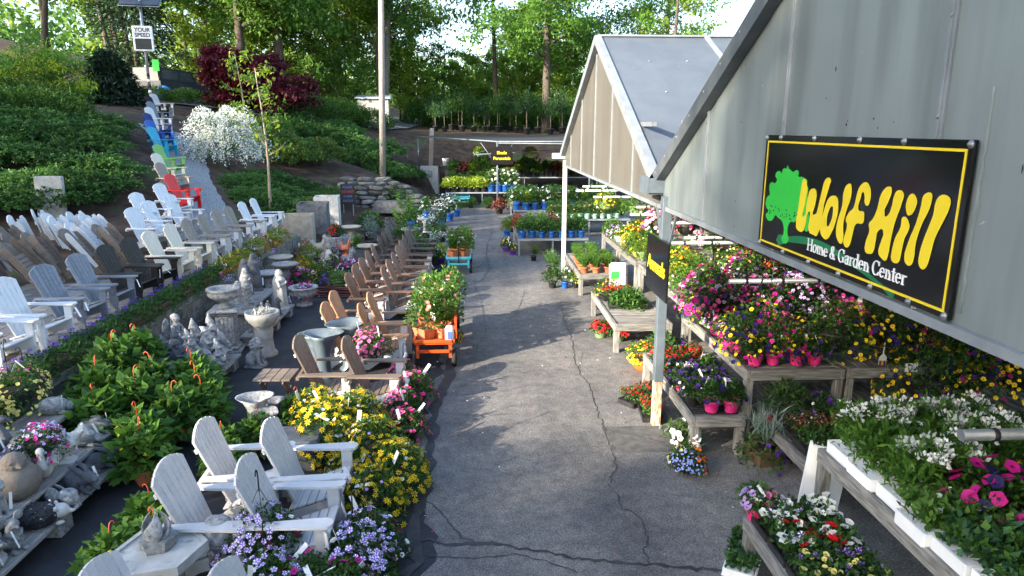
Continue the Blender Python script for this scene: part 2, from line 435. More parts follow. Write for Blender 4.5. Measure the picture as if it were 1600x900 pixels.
def TH(x,y):
    x=np.asarray(x,float);y=np.asarray(y,float)
    d=np.sqrt((x[...,None]-_TC[:,0])**2+(y[...,None]-_TC[:,1])**2)
    return d@_TW[:_tn]+_TW[_tn]+_TW[_tn+1]*x+_TW[_tn+2]*y
_TH = TH
def ground_z(x, y):
    """height of the ground: paved yard at 0 in front of the wall, banks and woodland floor elsewhere"""
    x = np.asarray(x, float); y = np.asarray(y, float)
    z = _TH(x, y)
    k = np.clip((22.0 - y) / 3.0, 0, 1)
    low = np.where(x > -5.12, np.minimum(z, -0.25), z)
    z = low * k + z * (1 - k)
    z = np.where((x > -2.6) & (y < 40.5), np.minimum(z, -0.12), z)
    z = np.where((x > -5.6) & (x <= -5.12) & (y < 20), 0.70, z)
    return z
def GZ(x, y): return float(ground_z(x, y))

def axis(parts):
    out = []
    for a, b, s in parts: out += list(np.arange(a, b, s))
    return np.array(out + [parts[-1][1]])
def sheet(name, xs, ys, zf, material, smooth=True):
    X, Y = np.meshgrid(xs, ys); Z = zf(X, Y)
    V = np.stack([X, Y, Z], -1).reshape(-1, 3); nx, ny = len(xs), len(ys)
    i = (np.arange(ny - 1)[:, None] * nx + np.arange(nx - 1)[None]).ravel()
    F = np.stack([i, i + 1, i + nx + 1, i + nx], -1)
    return put(name, np_mesh(name, V, F, material, smooth=smooth), kind='structure')

_rng = np.random.default_rng(5)
# ground material: bark mulch with green weeds and leaf litter
def ground_mat():
    m = mat('mulch_ground', (.030, .019, .013), (.088, .053, .035), 2.2, rough=.95, bump=.8, bscale=14, spots=(.045, .085, .02), spot_scale=.55, spot_lo=.56, spot_hi=.68, objrand=0, detail=8)
    return m
M['ground'] = ground_mat()
M['road'] = mat('road_asphalt', (.10, .10, .105), (.14, .14, .145), 5, rough=.9, bump=.3, bscale=60, objrand=0)
M['gravel'] = mat('blue_gravel', (.10, .11, .12), (.36, .37, .39), 26, rough=.9, bump=1.0, bscale=30, objrand=0, detail=2, lo=.3, hi=.7)
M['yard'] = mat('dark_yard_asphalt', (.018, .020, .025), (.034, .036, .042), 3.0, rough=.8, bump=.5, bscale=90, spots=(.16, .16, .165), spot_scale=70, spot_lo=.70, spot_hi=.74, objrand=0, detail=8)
def path_mat():
    """worn asphalt: pale and dark aggregate in dark binder, broad worn and damp areas"""
    m = bpy.data.materials.new('worn_path_asphalt'); m.use_nodes = True
    t = m.node_tree; b = t.nodes['Principled BSDF']; b.inputs['Roughness'].default_value = .85; b.inputs['Specular IOR Level'].default_value = .3
    g = _n(t, 'ShaderNodeNewGeometry')
    vo = _n(t, 'ShaderNodeTexVoronoi'); vo.inputs['Scale'].default_value = 150
    v2 = _n(t, 'ShaderNodeTexVoronoi'); v2.inputs['Scale'].default_value = 32
    n1 = _n(t, 'ShaderNodeTexNoise'); n1.inputs['Scale'].default_value = .55; n1.inputs['Detail'].default_value = 6; n1.inputs['Roughness'].default_value = .6
    n2 = _n(t, 'ShaderNodeTexNoise'); n2.inputs['Scale'].default_value = 7; n2.inputs['Detail'].default_value = 4
    for q in (vo, v2, n1, n2): t.links.new(g.outputs['Position'], q.inputs['Vector'])
    r1 = _n(t, 'ShaderNodeValToRGB'); e = r1.color_ramp.elements
    e[0].position = .1; e[0].color = (.095, .096, .099, 1); e[1].position = .9; e[1].color = (.275, .268, .256, 1)
    k = r1.color_ramp.elements.new(.55); k.color = (.172, .171, .168, 1)
    sep = _n(t, 'ShaderNodeSeparateColor'); t.links.new(vo.outputs['Color'], sep.inputs[0]); t.links.new(sep.outputs[0], r1.inputs['Fac'])
    r2 = _n(t, 'ShaderNodeValToRGB'); e = r2.color_ramp.elements
    e[0].position = .32; e[0].color = (.62, .63, .67, 1); e[1].position = .68; e[1].color = (1.22, 1.18, 1.12, 1)
    t.links.new(n1.outputs['Fac'], r2.inputs['Fac'])
    mx = _n(t, 'ShaderNodeMix', data_type='RGBA', blend_type='MULTIPLY'); mx.inputs['Factor'].default_value = 1
    t.links.new(r1.outputs[0], mx.inputs['A']); t.links.new(r2.outputs[0], mx.inputs['B'])
    r3 = _n(t, 'ShaderNodeMapRange'); r3.inputs[1].default_value = .3; r3.inputs[2].default_value = .7; r3.inputs[3].default_value = .75; r3.inputs[4].default_value = 1.15
    t.links.new(n2.outputs['Fac'], r3.inputs[0])
    m2 = _n(t, 'ShaderNodeMix', data_type='RGBA', blend_type='MULTIPLY'); m2.inputs['Factor'].default_value = 1
    t.links.new(mx.outputs['Result'], m2.inputs['A']); t.links.new(r3.outputs[0], m2.inputs['B'])
    n4 = _n(t, 'ShaderNodeTexNoise'); n4.inputs['Scale'].default_value = 1.7; n4.inputs['Detail'].default_value = 7; n4.inputs['Roughness'].default_value = .7
    mp = _n(t, 'ShaderNodeMapping'); mp.inputs['Scale'].default_value = (1.6, .10, 1); n5 = _n(t, 'ShaderNodeTexNoise'); n5.inputs['Scale'].default_value = 1.0; n5.inputs['Detail'].default_value = 2
    t.links.new(g.outputs['Position'], n4.inputs['Vector']); t.links.new(g.outputs['Position'], mp.inputs['Vector']); t.links.new(mp.outputs[0], n5.inputs['Vector'])
    for nn, a0, a1, b0, b1 in ((n4, .60, .70, 1.0, .72), (n5, .35, .65, .86, 1.1)):      # oil stains, then tyre-worn lanes
        rr = _n(t, 'ShaderNodeMapRange'); rr.inputs[1].default_value = a0; rr.inputs[2].default_value = a1; rr.inputs[3].default_value = b0; rr.inputs[4].default_value = b1
        t.links.new(nn.outputs['Fac'], rr.inputs[0]); m5 = _n(t, 'ShaderNodeMix', data_type='RGBA', blend_type='MULTIPLY'); m5.inputs['Factor'].default_value = 1
        t.links.new(m2.outputs['Result'], m5.inputs['A']); t.links.new(rr.outputs[0], m5.inputs['B']); m2 = m5
    t.links.new(m2.outputs['Result'], b.inputs['Base Color'])
    bp = _n(t, 'ShaderNodeBump'); bp.inputs['Strength'].default_value = .6; bp.inputs['Distance'].default_value = .008
    t.links.new(sep.outputs[1], bp.inputs['Height']); t.links.new(bp.outputs[0], b.inputs['Normal'])
    return m
M['path'] = path_mat()
M['tar'] = mat('crack_tar', (.026, .027, .030), (.048, .049, .052), 8, rough=.7, bump=.4, objrand=0)

sheet('ground', axis([(-420, -120, 60), (-120, -40, 4), (-40, -20, 1), (-20, 16, .48), (16, 40, 2), (40, 140, 10), (140, 440, 60)]),
      axis([(-300, -60, 60), (-60, -12, 4), (-12, 4, 1), (4, 46, .5), (46, 80, 1.5), (80, 160, 8), (160, 560, 80)]),
      lambda X, Y: ground_z(np.clip(X, -110, 110), np.clip(Y, -40, 150)), M['ground'])
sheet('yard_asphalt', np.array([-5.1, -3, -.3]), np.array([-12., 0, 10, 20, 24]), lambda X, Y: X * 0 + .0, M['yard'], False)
# gravel floor further back on the left of the path
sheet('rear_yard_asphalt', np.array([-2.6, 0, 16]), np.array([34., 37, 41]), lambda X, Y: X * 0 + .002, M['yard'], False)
# worn path with a ragged left edge
ys = np.arange(-12, 36.01, .12)
edge = -.66 + .10 * np.sin(ys * 1.3) + .07 * np.sin(ys * 3.9 + 1) + _rng.normal(0, .022, len(ys)) - .9 * np.clip((ys - 16) / 10, 0, 1) - .0 * ys
edge = np.where(ys < 6.3, edge + .25 * np.sin((6.3 - ys) * 2.2) * np.clip(6.3 - ys, 0, 1), edge)
V, F = [], []
for i, (y, e) in enumerate(zip(ys, edge)):
    V += [(e, y, .004), (1.2, y, .004), (16, y, .004)]
    if i:
        a = 3 * (i - 1)
        F += [(a, a + 1, a + 4, a + 3), (a + 1, a + 2, a + 5, a + 4)]
put('path', np_mesh('path', V, F, M['path']), kind='structure')

def ribbon(name, pts, w, z, material, jit=.012, seed=1, step=.05, kind='structure', zf=None):
    r = np.random.default_rng(seed); P = []
    for a, b in zip(pts, pts[1:]):
        a, b = np.array(a, float), np.array(b, float); n = max(2, int(np.linalg.norm(b - a) / step))
        P += [a + (b - a) * i / n for i in range(n)]
    P.append(np.array(pts[-1], float)); P = np.array(P)
    P = P + r.normal(0, jit, P.shape)
    T = np.gradient(P, axis=0); T /= np.linalg.norm(T, axis=1)[:, None] + 1e-9; N = np.stack([-T[:, 1], T[:, 0]], -1)
    ww = (w[0] + (w[1] - w[0]) * r.random(len(P)))[:, None] / 2
    L, Rr = P + N * ww, P - N * ww
    V = []; F = []
    for i in range(len(P)):
        for q in (L[i], Rr[i]): V.append((q[0], q[1], zf(q[0], q[1]) if zf else z))
        if i: a = 2 * (i - 1); F.append((a, a + 1, a + 3, a + 2))
    return put(name, np_mesh(name, V, F, material), kind=kind)
cracks = [([(1.76, 14.09), (1.63, 12.38), (1.65, 11.67), (1.6, 11.01), (1.51, 10.04), (1.52, 9.62), (1.59, 9.17), (1.55, 8.51), (1.53, 7.67), (1.52, 7.32), (1.5, 6.73), (1.32, 6.37), (1.38, 6.12), (1.37, 5.88), (1.44, 5.86), (1.51, 5.73), (1.49, 5.37), (1.42, 5.18), (1.42, 5.01)], (0.012, 0.03)), ([(-0.36, 11.77), (0.14, 11.79), (0.83, 11.71), (1.39, 11.61), (1.67, 11.52)], (0.008, 0.02)), ([(-0.45, 10.45), (-0.44, 9.58), (-0.53, 9.08), (-0.59, 8.41), (-0.59, 7.82), (-0.57, 7.3), (-0.56, 6.7), (-0.58, 6.18), (-0.62, 5.84), (-0.62, 5.43), (-0.53, 5.15), (-0.65, 4.99)], (0.12, 0.26)), ([(-0.64, 5.53), (-0.29, 5.39), (0.1, 5.39), (0.55, 5.24), (0.88, 5.12), (1.21, 5.06), (1.6, 4.99), (2.06, 4.89)], (0.02, 0.07)), ([(-0.54, 5.26), (-0.17, 5.17), (0.27, 5.23), (0.59, 5.09), (0.81, 4.94)], (0.01, 0.03)), ([(-0.1, 16.07), (0.07, 14.18), (0.12, 12.67), (0.14, 11.79)], (0.01, 0.02)), ([(1.06, 15.01), (0.85, 13.6), (0.71, 12.64)], (0.008, 0.02)), ([(1.6, 11.01), (1.72, 10.59), (1.54, 9.9)], (0.006, 0.012)), ([(0.14, 11.79), (-0.03, 10.92), (-0.1, 9.84), (0.19, 9.04)], (0.006, 0.014)), ([(-0.51, 8.3), (-0.24, 8.18), (0.42, 8.19)], (0.006, 0.012)), ([(-0.58, 6.18), (-0.38, 5.94), (-0.18, 5.5), (-0.05, 5.4)], (0.012, 0.03)), ([(1.53, 7.67), (2.18, 7.29)], (0.01, 0.02)), ([(0.25, 19.43), (0.31, 17.58), (0.08, 16.06), (-0.1, 16.07)], (0.02, 0.035)), ([(0.08, 16.06), (0.84, 16.45), (1.61, 16.19)], (0.01, 0.03)), ([(0.56, 24.49), (0.33, 21.68), (0.25, 19.43)], (0.02, 0.04))]
for i, (pts, w) in enumerate(cracks): ribbon('asphalt_crack', pts, (w[0] * .6, w[1] * (.55 if w[1] < .05 else .8)), .008 + .0004 * i, M['tar'], seed=i, jit=.012, step=.16 if w[1] > .1 else .05)
# square utility patch in the path
mb = MB(); mb.box((1.5, 7.05, -.02), (2.3, 7.75, .0075)); mb.build('path_patch', mat('patch', (.07, .07, .07), (.12, .118, .112), 9, rough=.9, bump=.5, bscale=60, objrand=0), kind='structure')

# gravel path climbing beside the coloured chairs, and the road at the top of the bank
ribbon('gravel_path', [(-6.6, 17.2), (-7.2, 18.6), (-8.0, 20.3), (-9.0, 22.2), (-9.9, 24), (-10.9, 26.2), (-12.6, 28.6)], (1.5, 1.62), 0, M['gravel'], jit=.03, seed=77, step=.3, zf=lambda x, y: GZ(x, y) + .05)
ribbon('road', [(-70, 46), (-40, 39.5), (-24, 37.5), (-14, 40), (-8, 47), (-6, 60)], (5.2, 5.25), 0, M['road'], jit=.0, seed=78, step=1.0, zf=lambda x, y: GZ(x, y) + .10)

# ------------------------------------------------------------------ paved terrace and retaining wall
terr = MB().box((-12, -4, .30), (-5.33, 17.6, .72)).build('terrace', M['soil'], kind='structure')
def paver_mesh(w, l, seed):
    r = random.Random(seed)
    return MB().cbox((-w / 2 + .006, -l / 2 + .006, -.04), (w / 2 - .006, l / 2 - .006, .012), .008).mesh('paver', M['paver'])
pvs = [paver_mesh(.30, .45, i) for i in range(2)]
cells = []
for i in range(16):
    for j in range(20):
        x = -5.63 - .30 * i; y = 5.2 + .45 * j + (.22 if i % 2 else 0)
        cells.append((x, y))
cells.sort(key=lambda c: math.hypot(c[0], c[1]))
rr = random.Random(3)
far = MB()
for k, (x, y) in enumerate(cells):
    z = .722 + rr.uniform(-.003, .003)
    if k < 290: put('paver', pvs[k % 2], terr, (x, y, z), (rr.uniform(-.006, .006), rr.uniform(-.006, .006), 0))
    else: far.cbox((x - .144, y - .219, z - .04), (x + .144, y + .219, z + .012), .008)
far.build('distant_pavers', M['paver'], terr, kind='stuff')

wall = thing('retaining_wall', 'low split-face block retaining wall with flat caps below the chair terrace', 'retaining wall', (-5.06, 3, 0))
MB().box((-.27, 0, 0), (-.06, 16.6, .62)).build('wall_core', M['wall_block'], wall)
def block_mesh(l, d, h, seed, material, rough=.02):
    r = random.Random(seed); mb = MB()
    mb.cbox((-d, -l / 2 + .004, 0), (0, l / 2 - .004, h - .005), .012)
    mb.v = [(x + (r.uniform(-rough, rough) if x > -d * .4 else 0), y, z) for x, y, z in mb.v]
    return mb.mesh('block', material)
bms = [block_mesh(.45, .16, .2, s, M['wall_block']) for s in range(6)]
cms = [block_mesh(.45, .30, .11, s + 20, M['cap_block'], .008) for s in range(4)]
for c in range(3):
    for j in range(37):
        y = .22 + .45 * j + (.22 if c % 2 else 0)
        if y > 16.5: continue
        put('block', bms[rr.randrange(6)], wall, (rr.uniform(-.012, .008), y, .2 * c))
for j in range(36):
    put('cap_block', cms[rr.randrange(4)], wall, (.03, .3 + .45 * j, .602 + rr.uniform(0, .004)))
# grey stone edging and slab behind the folded chairs
ed = thing('stone_edging', 'long low grey stone curb behind the pile of folded chairs', 'stone edging', (-10.6, 16.6, .75))
for i in range(7):
    MB().cbox((-.5, -.14, 0), (.49, .14, .34), .02).build('stone', M['granite'], ed, loc=(-3.2 + i * 1.0, -.5 + .14 * i, 0), rot=(0, 0, .12))
sl = MB().cbox((-.32, -.06, 0), (.32, .06, 1.74), .02).build('stone_slab', M['granite'], loc=(-10.44, 17.30, .72), rot=(R(-4), 0, R(6)))
tag(sl, 'upright grey granite slab standing against the junipers behind the folded chairs', 'stone slab')
# ------------------------------------------------------------------ greenhouses
SIGN={'W': [(4.448, 3.273), (4.398, 3.249), (4.397, 3.108), (4.409, 3.022), (4.356, 3.195), (4.322, 3.219), (4.265, 3.212), (4.259, 3.123), (4.272, 3.055), (4.194, 3.21), (4.161, 3.292), (4.093, 3.292), (4.099, 3.272), (4.148, 3.135), (4.194, 2.935), (4.24, 2.932), (4.313, 2.95), (4.315, 3.034), (4.33, 3.074), (4.378, 2.941), (4.464, 2.93), (4.492, 2.951), (4.483, 3.077), (4.47, 3.206)], 'o': [(4.046, 3.202), (3.996, 3.19), (3.979, 3.153), (3.981, 3.076), (4.026, 2.973), (4.075, 2.929), (4.127, 2.937), (4.159, 2.963), (4.163, 3.013), (4.135, 3.117), (4.099, 3.18)], 'oh': [(4.045, 3.137), (4.032, 3.109), (4.049, 3.038), (4.082, 3.009), (4.093, 3.032), (4.082, 3.103)], 'l': [(3.906, 3.278), (3.864, 3.284), (3.854, 3.264), (3.849, 3.214), (3.883, 3.127), (3.9, 3.04), (3.883, 2.957), (3.901, 2.93), (3.945, 2.947), (3.973, 2.991), (3.968, 3.059), (3.934, 3.158), (3.936, 3.233)], 'f': [(3.742, 3.3), (3.712, 3.308), (3.677, 3.292), (3.657, 3.259), (3.653, 3.215), (3.669, 3.183), (3.703, 3.192), (3.71, 3.227), (3.732, 3.252), (3.748, 3.215), (3.759, 3.15), (3.701, 3.144), (3.692, 3.118), (3.696, 3.082), (3.767, 3.067), (3.788, 3.009), (3.802, 2.951), (3.83, 2.92), (3.873, 2.934), (3.876, 2.967), (3.859, 3.055), (3.877, 3.071), (3.855, 3.121), (3.811, 3.154), (3.793, 3.228), (3.777, 3.27)], 'H': [(3.486, 3.303), (3.468, 3.288), (3.469, 3.259), (3.502, 3.146), (3.469, 3.159), (3.45, 3.203), (3.437, 3.27), (3.407, 3.291), (3.363, 3.276), (3.364, 3.245), (3.406, 3.125), (3.424, 3.014), (3.43, 2.944), (3.446, 2.916), (3.483, 2.922), (3.518, 2.946), (3.513, 2.99), (3.5, 3.07), (3.549, 3.054), (3.555, 3.009), (3.57, 2.936), (3.598, 2.925), (3.644, 2.932), (3.645, 2.995), (3.625, 3.051), (3.639, 3.085), (3.608, 3.115), (3.576, 3.18), (3.556, 3.259)], 'i': [(3.346, 3.162), (3.287, 3.133), (3.287, 3.101), (3.31, 3.057), (3.323, 2.964), (3.33, 2.934), (3.361, 2.919), (3.399, 2.933), (3.401, 2.975), (3.388, 3.045), (3.354, 3.108)], 'd': [(3.3, 3.283), (3.258, 3.264), (3.251, 3.233), (3.302, 3.173), (3.328, 3.2), (3.333, 3.24)], 'l2': [(3.186, 3.297), (3.15, 3.297), (3.142, 3.275), (3.156, 3.213), (3.19, 3.147), (3.218, 3.048), (3.218, 2.96), (3.237, 2.931), (3.277, 2.936), (3.292, 2.962), (3.279, 3.038), (3.238, 3.14), (3.215, 3.237), (3.211, 3.276)], 'l3': [(3.082, 3.296), (3.043, 3.298), (3.016, 3.284), (3.012, 3.252), (3.044, 3.174), (3.083, 3.093), (3.099, 3.006), (3.116, 2.948), (3.143, 2.931), (3.175, 2.952), (3.18, 2.991), (3.166, 3.064), (3.14, 3.138), (3.118, 3.202), (3.11, 3.271)], 'tree': [(4.708, 3.346), (4.679, 3.325), (4.653, 3.319), (4.614, 3.308), (4.573, 3.321), (4.545, 3.322), (4.527, 3.302), (4.533, 3.286), (4.491, 3.284), (4.433, 3.277), (4.396, 3.259), (4.403, 3.241), (4.376, 3.219), (4.377, 3.173), (4.36, 3.143), (4.339, 3.093), (4.343, 3.062), (4.322, 3.033), (4.322, 2.991), (4.311, 2.959), (4.37, 2.944), (4.367, 2.974), (4.416, 2.978), (4.465, 2.991), (4.5, 2.994), (4.532, 2.973), (4.569, 2.974), (4.611, 2.94), (4.612, 2.884), (4.586, 2.843), (4.703, 2.83), (4.673, 2.875), (4.692, 2.94), (4.745, 2.967), (4.786, 2.974), (4.828, 2.986), (4.863, 2.952), (4.901, 2.935), (4.958, 2.937), (4.994, 2.971), (4.956, 2.999), (4.989, 3.019), (5.016, 3.052), (4.992, 3.102), (4.954, 3.124), (4.969, 3.157), (4.969, 3.198), (4.931, 3.215), (4.889, 3.21), (4.853, 3.236), (4.886, 3.262), (4.877, 3.286), (4.813, 3.299), (4.79, 3.286), (4.777, 3.314), (4.747, 3.327), (4.72, 3.322)], 'sw': [(4.783, 2.811), (4.588, 2.868), (4.314, 2.905), (4.036, 2.899), (3.711, 2.843), (3.447, 2.785), (3.334, 2.749), (3.463, 2.77), (3.658, 2.805), (3.898, 2.845), (4.081, 2.864), (4.362, 2.851), (4.58, 2.829)]}
def poly_mat(name, c, trans, rough, streak):
    """twin-wall polycarbonate: cloudy, lets light through, algae and dirt streaks running down"""
    m = bpy.data.materials.new(name); m.use_nodes = True
    t = m.node_tree; b = t.nodes['Principled BSDF']; out = t.nodes['Material Output']
    g = _n(t, 'ShaderNodeNewGeometry'); mp = _n(t, 'ShaderNodeMapping'); mp.inputs['Scale'].default_value = (2.2, 2.2, .28)
    t.links.new(g.outputs['Position'], mp.inputs[0])
    n = _n(t, 'ShaderNodeTexNoise'); n.inputs['Scale'].default_value = 1.6; n.inputs['Detail'].default_value = 6; t.links.new(mp.outputs[0], n.inputs['Vector'])
    n2 = _n(t, 'ShaderNodeTexNoise'); n2.inputs['Scale'].default_value = .7; n2.inputs['Detail'].default_value = 3; t.links.new(g.outputs['Position'], n2.inputs['Vector'])
    r = _n(t, 'ShaderNodeValToRGB'); e = r.color_ramp.elements
    e[0].position = .34; e[0].color = (*[x * streak for x in c], 1); e[1].position = .58; e[1].color = (*c, 1)
    t.links.new(n.outputs['Fac'], r.inputs['Fac'])
    r2 = _n(t, 'ShaderNodeMapRange'); r2.inputs[1].default_value = .3; r2.inputs[2].default_value = .7; r2.inputs[3].default_value = .86; r2.inputs[4].default_value = 1.06
    t.links.new(n2.outputs['Fac'], r2.inputs[0])
    mx = _n(t, 'ShaderNodeMix', data_type='RGBA', blend_type='MULTIPLY'); mx.inputs['Factor'].default_value = 1
    t.links.new(r.outputs[0], mx.inputs['A']); t.links.new(r2.outputs[0], mx.inputs['B'])
    # fine specks of dirt and chalk
    v = _n(t, 'ShaderNodeTexNoise'); v.inputs['Scale'].default_value = 17; v.inputs['Detail'].default_value = 2; t.links.new(g.outputs['Position'], v.inputs['Vector'])
    r3 = _n(t, 'ShaderNodeMapRange'); r3.inputs[1].default_value = .755; r3.inputs[2].default_value = .78; t.links.new(v.outputs['Fac'], r3.inputs[0])
    m3 = _n(t, 'ShaderNodeMix', data_type='RGBA'); m3.inputs['B'].default_value = (.62, .64, .64, 1)
    t.links.new(r3.outputs[0], m3.inputs['Factor']); t.links.new(mx.outputs['Result'], m3.inputs['A'])
    b.inputs['Roughness'].default_value = rough; b.inputs['Specular IOR Level'].default_value = .5
    t.links.new(m3.outputs['Result'], b.inputs['Base Color'])
    tr = _n(t, 'ShaderNodeBsdfTranslucent'); t.links.new(m3.outputs['Result'], tr.inputs['Color'])
    ms = _n(t, 'ShaderNodeMixShader'); ms.inputs[0].default_value = trans
    t.links.new(b.outputs[0], ms.inputs[1]); t.links.new(tr.outputs[0], ms.inputs[2])
    tp = _n(t, 'ShaderNodeBsdfTransparent'); m4 = _n(t, 'ShaderNodeMixShader'); m4.inputs[0].default_value = .12
    t.links.new(ms.outputs[0], m4.inputs[1]); t.links.new(tp.outputs[0], m4.inputs[2]); t.links.new(m4.outputs[0], out.inputs['Surface'])
    return m
M['poly_near'] = poly_mat('cloudy_polycarbonate', (.37, .435, .445), .42, .30, .70)
M['poly_warm'] = poly_mat('sun_tinted_polycarbonate', (.23, .222, .20), .40, .4, .84)  # warm tint of sunlight put into the far gable's colour
M['poly_roof'] = poly_mat('roof_polycarbonate', (.245, .29, .34), .5, .28, .90)

GX, GFAR = 2.19, 15.0
def greenhouse(label, y0, y1, ridge_y, ridge_z, mull, pm, rake_m, group, zb=2.72, ze=2.97):
    g = thing('greenhouse', label, 'greenhouse', (GX, 0, 0), 0, group)
    roof_z = lambda y: ze + (ridge_z - ze) * ((y - y0) / (ridge_y - y0) if y < ridge_y else (y1 - y) / (y1 - ridge_y))
    cuts = [y0] + mull + [y1]
    for a, b in zip(cuts, cuts[1:]):
        a2, b2 = a + .004, b - .004
        poly = [(a2, zb), (b2, zb), (b2, roof_z(b2))] + ([(ridge_y, ridge_z)] if a2 < ridge_y < b2 else []) + [(a2, roof_z(a2))]
        MB().prism(poly, lambda u, v, t: (t, u, v), .0, .02).build('gable_panel', pm, g)
    for y in mull:
        mb = MB(); w = .022 if y < 8 else .012; mb.box((-.012, y - w, zb), (-.001, y + w, roof_z(y) - .03)); mb.box((-.022, y - .008, zb), (-.012, y + .008, roof_z(y) - .03))
        mb.build('mullion', M['trim'], g)
        MB().box((.03, y - .03, zb), (.09, y + .03, roof_z(y) - .05)).build('inner_stud', M['galv'], g)
    MB().box((.03, y0 + .6, 3.62), (.09, y1 - .6, 3.68)).build('inner_girt', M['galv'], g)
    MB().box((-.03, y0, zb - .05), (.03, y1, zb - .002)).build('bottom_rail', M['trim'], g)
    for s, ya, yb in ((0, y0, ridge_y), (1, y1, ridge_y)):
        d = Vector((0, yb - ya, ridge_z - ze)).normalized(); nrm = Vector((0, -d.z, d.y)) * (1 if d.y > 0 else -1)
        pa, pb = Vector((-.055, ya, ze)) + nrm * .03 - d * .1, Vector((-.055, yb, ridge_z)) + nrm * .03
        MB().bar(pa, pb, .10, .15, 0, nrm).build('rake_trim', rake_m, g)
        mbs = MB()
        L = (pb - pa).length
        for k in range(int(L / .45)):
            q = pa + d * (.25 + .45 * k) + Vector((-.052, 0, 0)) + nrm * .03
            mbs.ell(q, (.006, .011, .011), 6, 4)
        mbs.build('rake_screws', M['trim'], g)
        # roof panels with battens, running away from the path
        xs = [0, 1.86, 3.75, 5.6, 7.5, 9.4, 11.3, GFAR - GX]
        for xa, xb in zip(xs, xs[1:]):
            q = [Vector((x, ya, ze)) + nrm * .06 if e == 0 else Vector((x, yb, ridge_z)) + nrm * .06 for x, e in ((xa + .004, 0), (xb - .004, 0), (xb - .004, 1), (xa + .004, 1))]
            mb = MB(); n = 0
            for off in (0, .016):
                for p in q: mb.v.append(tuple(p + nrm * off))
            for f in ((3, 2, 1, 0), (4, 5, 6, 7), (0, 1, 5, 4), (1, 2, 6, 5), (2, 3, 7, 6), (3, 0, 4, 7)): mb.face(list(f))
            mb.build('roof_panel', M['poly_roof'], g)
        for x in xs[1:-1]:
            MB().bar(Vector((x, ya, ze)) + nrm * .088, Vector((x, yb, ridge_z)) + nrm * .088, .09, .02, 0, nrm).build('roof_batten', M['trim'], g)
        wash = MB()
        for i in range(1, 7):
            for k in range(1, 4):
                p = Vector((i * .62, ya, ze)) + d * (L * k / 4) + nrm * .08
                wash.ell(p, (.022, .022, .012), 6, 4)
        wash.build('roof_washers', M['trim'], g)
        for k in (1, 2, 3):
            p = Vector((0, ya, ze)).lerp(Vector((0, yb, ridge_z)), k / 4)
            MB().box((.1, p.y - .025, p.z - .06), (GFAR - GX, p.y + .025, p.z - .01)).build('purlin', M['galv'], g)
    MB().bar((-.06, ridge_y, ridge_z + .085), (GFAR - GX, ridge_y, ridge_z + .085), .16, .03).build('ridge_cap', M['trim'], g)
    for x in (2.9, 5.8, 8.7):     # trusses
        mb = MB(); mb.tube([(x, y0, ze - .05), (x, ridge_y, ridge_z - .05), (x, y1, ze - .05)], .03, 6); mb.tube([(x, y0, ze - .1), (x, y1, ze - .1)], .025, 6)
        mb.tube([(x, ridge_y, ze - .1), (x, ridge_y, ridge_z - .1)], .02, 6)
        mb.build('truss', M['galv'], g)
    far = MB().prism([(y0, zb), (y1, zb), (y1, ze), (ridge_y, ridge_z), (y0, ze)], lambda u, v, t: (t, u, v), GFAR - GX - .3, GFAR - GX - .28)
    far.build('far_gable', pm, g)
    return g
gh_near = greenhouse('near greenhouse gable of cloudy grey panels carrying the big black shop sign', -.55, 8.10, 3.78, 5.22,
                     [.0, 1.6, 3.2, 4.87, 6.5], M['poly_near'], M['trim_dark'], 'polycarbonate greenhouses')
gh_far = greenhouse('farther greenhouse with sunlit beige gable panels and pale blue roof', 8.16, 17.15, 12.5, 5.08,
                    [9.6, 11.2, 12.8, 14.4, 16.0], M['poly_warm'], M['trim'], 'polycarbonate greenhouses')
# valley gutter between the two roofs
MB().box((-.18, 7.93, 2.86), (12.6, 7.955, 3.03)).box((-.18, 8.305, 2.86), (12.6, 8.33, 3.03)).box((-.18, 7.955, 2.84), (12.6, 8.305, 2.858)).box((-.20, 7.93, 2.84), (-.182, 8.33, 3.04)).build('gutter', M['post_paint'], gh_near)
MB().box((-.30, 17.15, 2.86), (12.6, 17.32, 2.99)).build('gutter', M['white_metal'], gh_far)
# supporting posts
def gpost(y, parent, painted):
    w = .055 if painted else .05
    mb = MB().cbox((-w, y - w, .58 if painted else 0), (w, y + w, 2.83), .006)
    mb.build('post', M['post_paint'] if painted else M['white_metal'], parent)
    if painted:
        MB().cbox((-w + .004, y - w + .004, 0), (w - .004, y + w - .004, .58), .006).build('post_foot', M['post_rust'], parent)
        for s in (-1, 1): MB().bar((0, y + .05 * s, 2.1), (0, y + .42 * s, 2.68), .045, .02, 0, (1, 0, 0)).build('brace', M['post_paint'], parent)
gpost(7.80, gh_near, True); gpost(17.05, gh_far, False)
for i, (y, par) in enumerate(((7.9, gh_near), (17.05, gh_far), (-.4, gh_near))):
    for x in (4.0, 8.0, 12.0): MB().cbox((x - .05, y - .05, 0), (x + .05, y + .05, 2.9), .006).build('post', M['galv'], par)
MB().cbox((-.05, -.45, 0), (.05, -.35, 2.83), .006).build('post', M['post_paint'], gh_near)

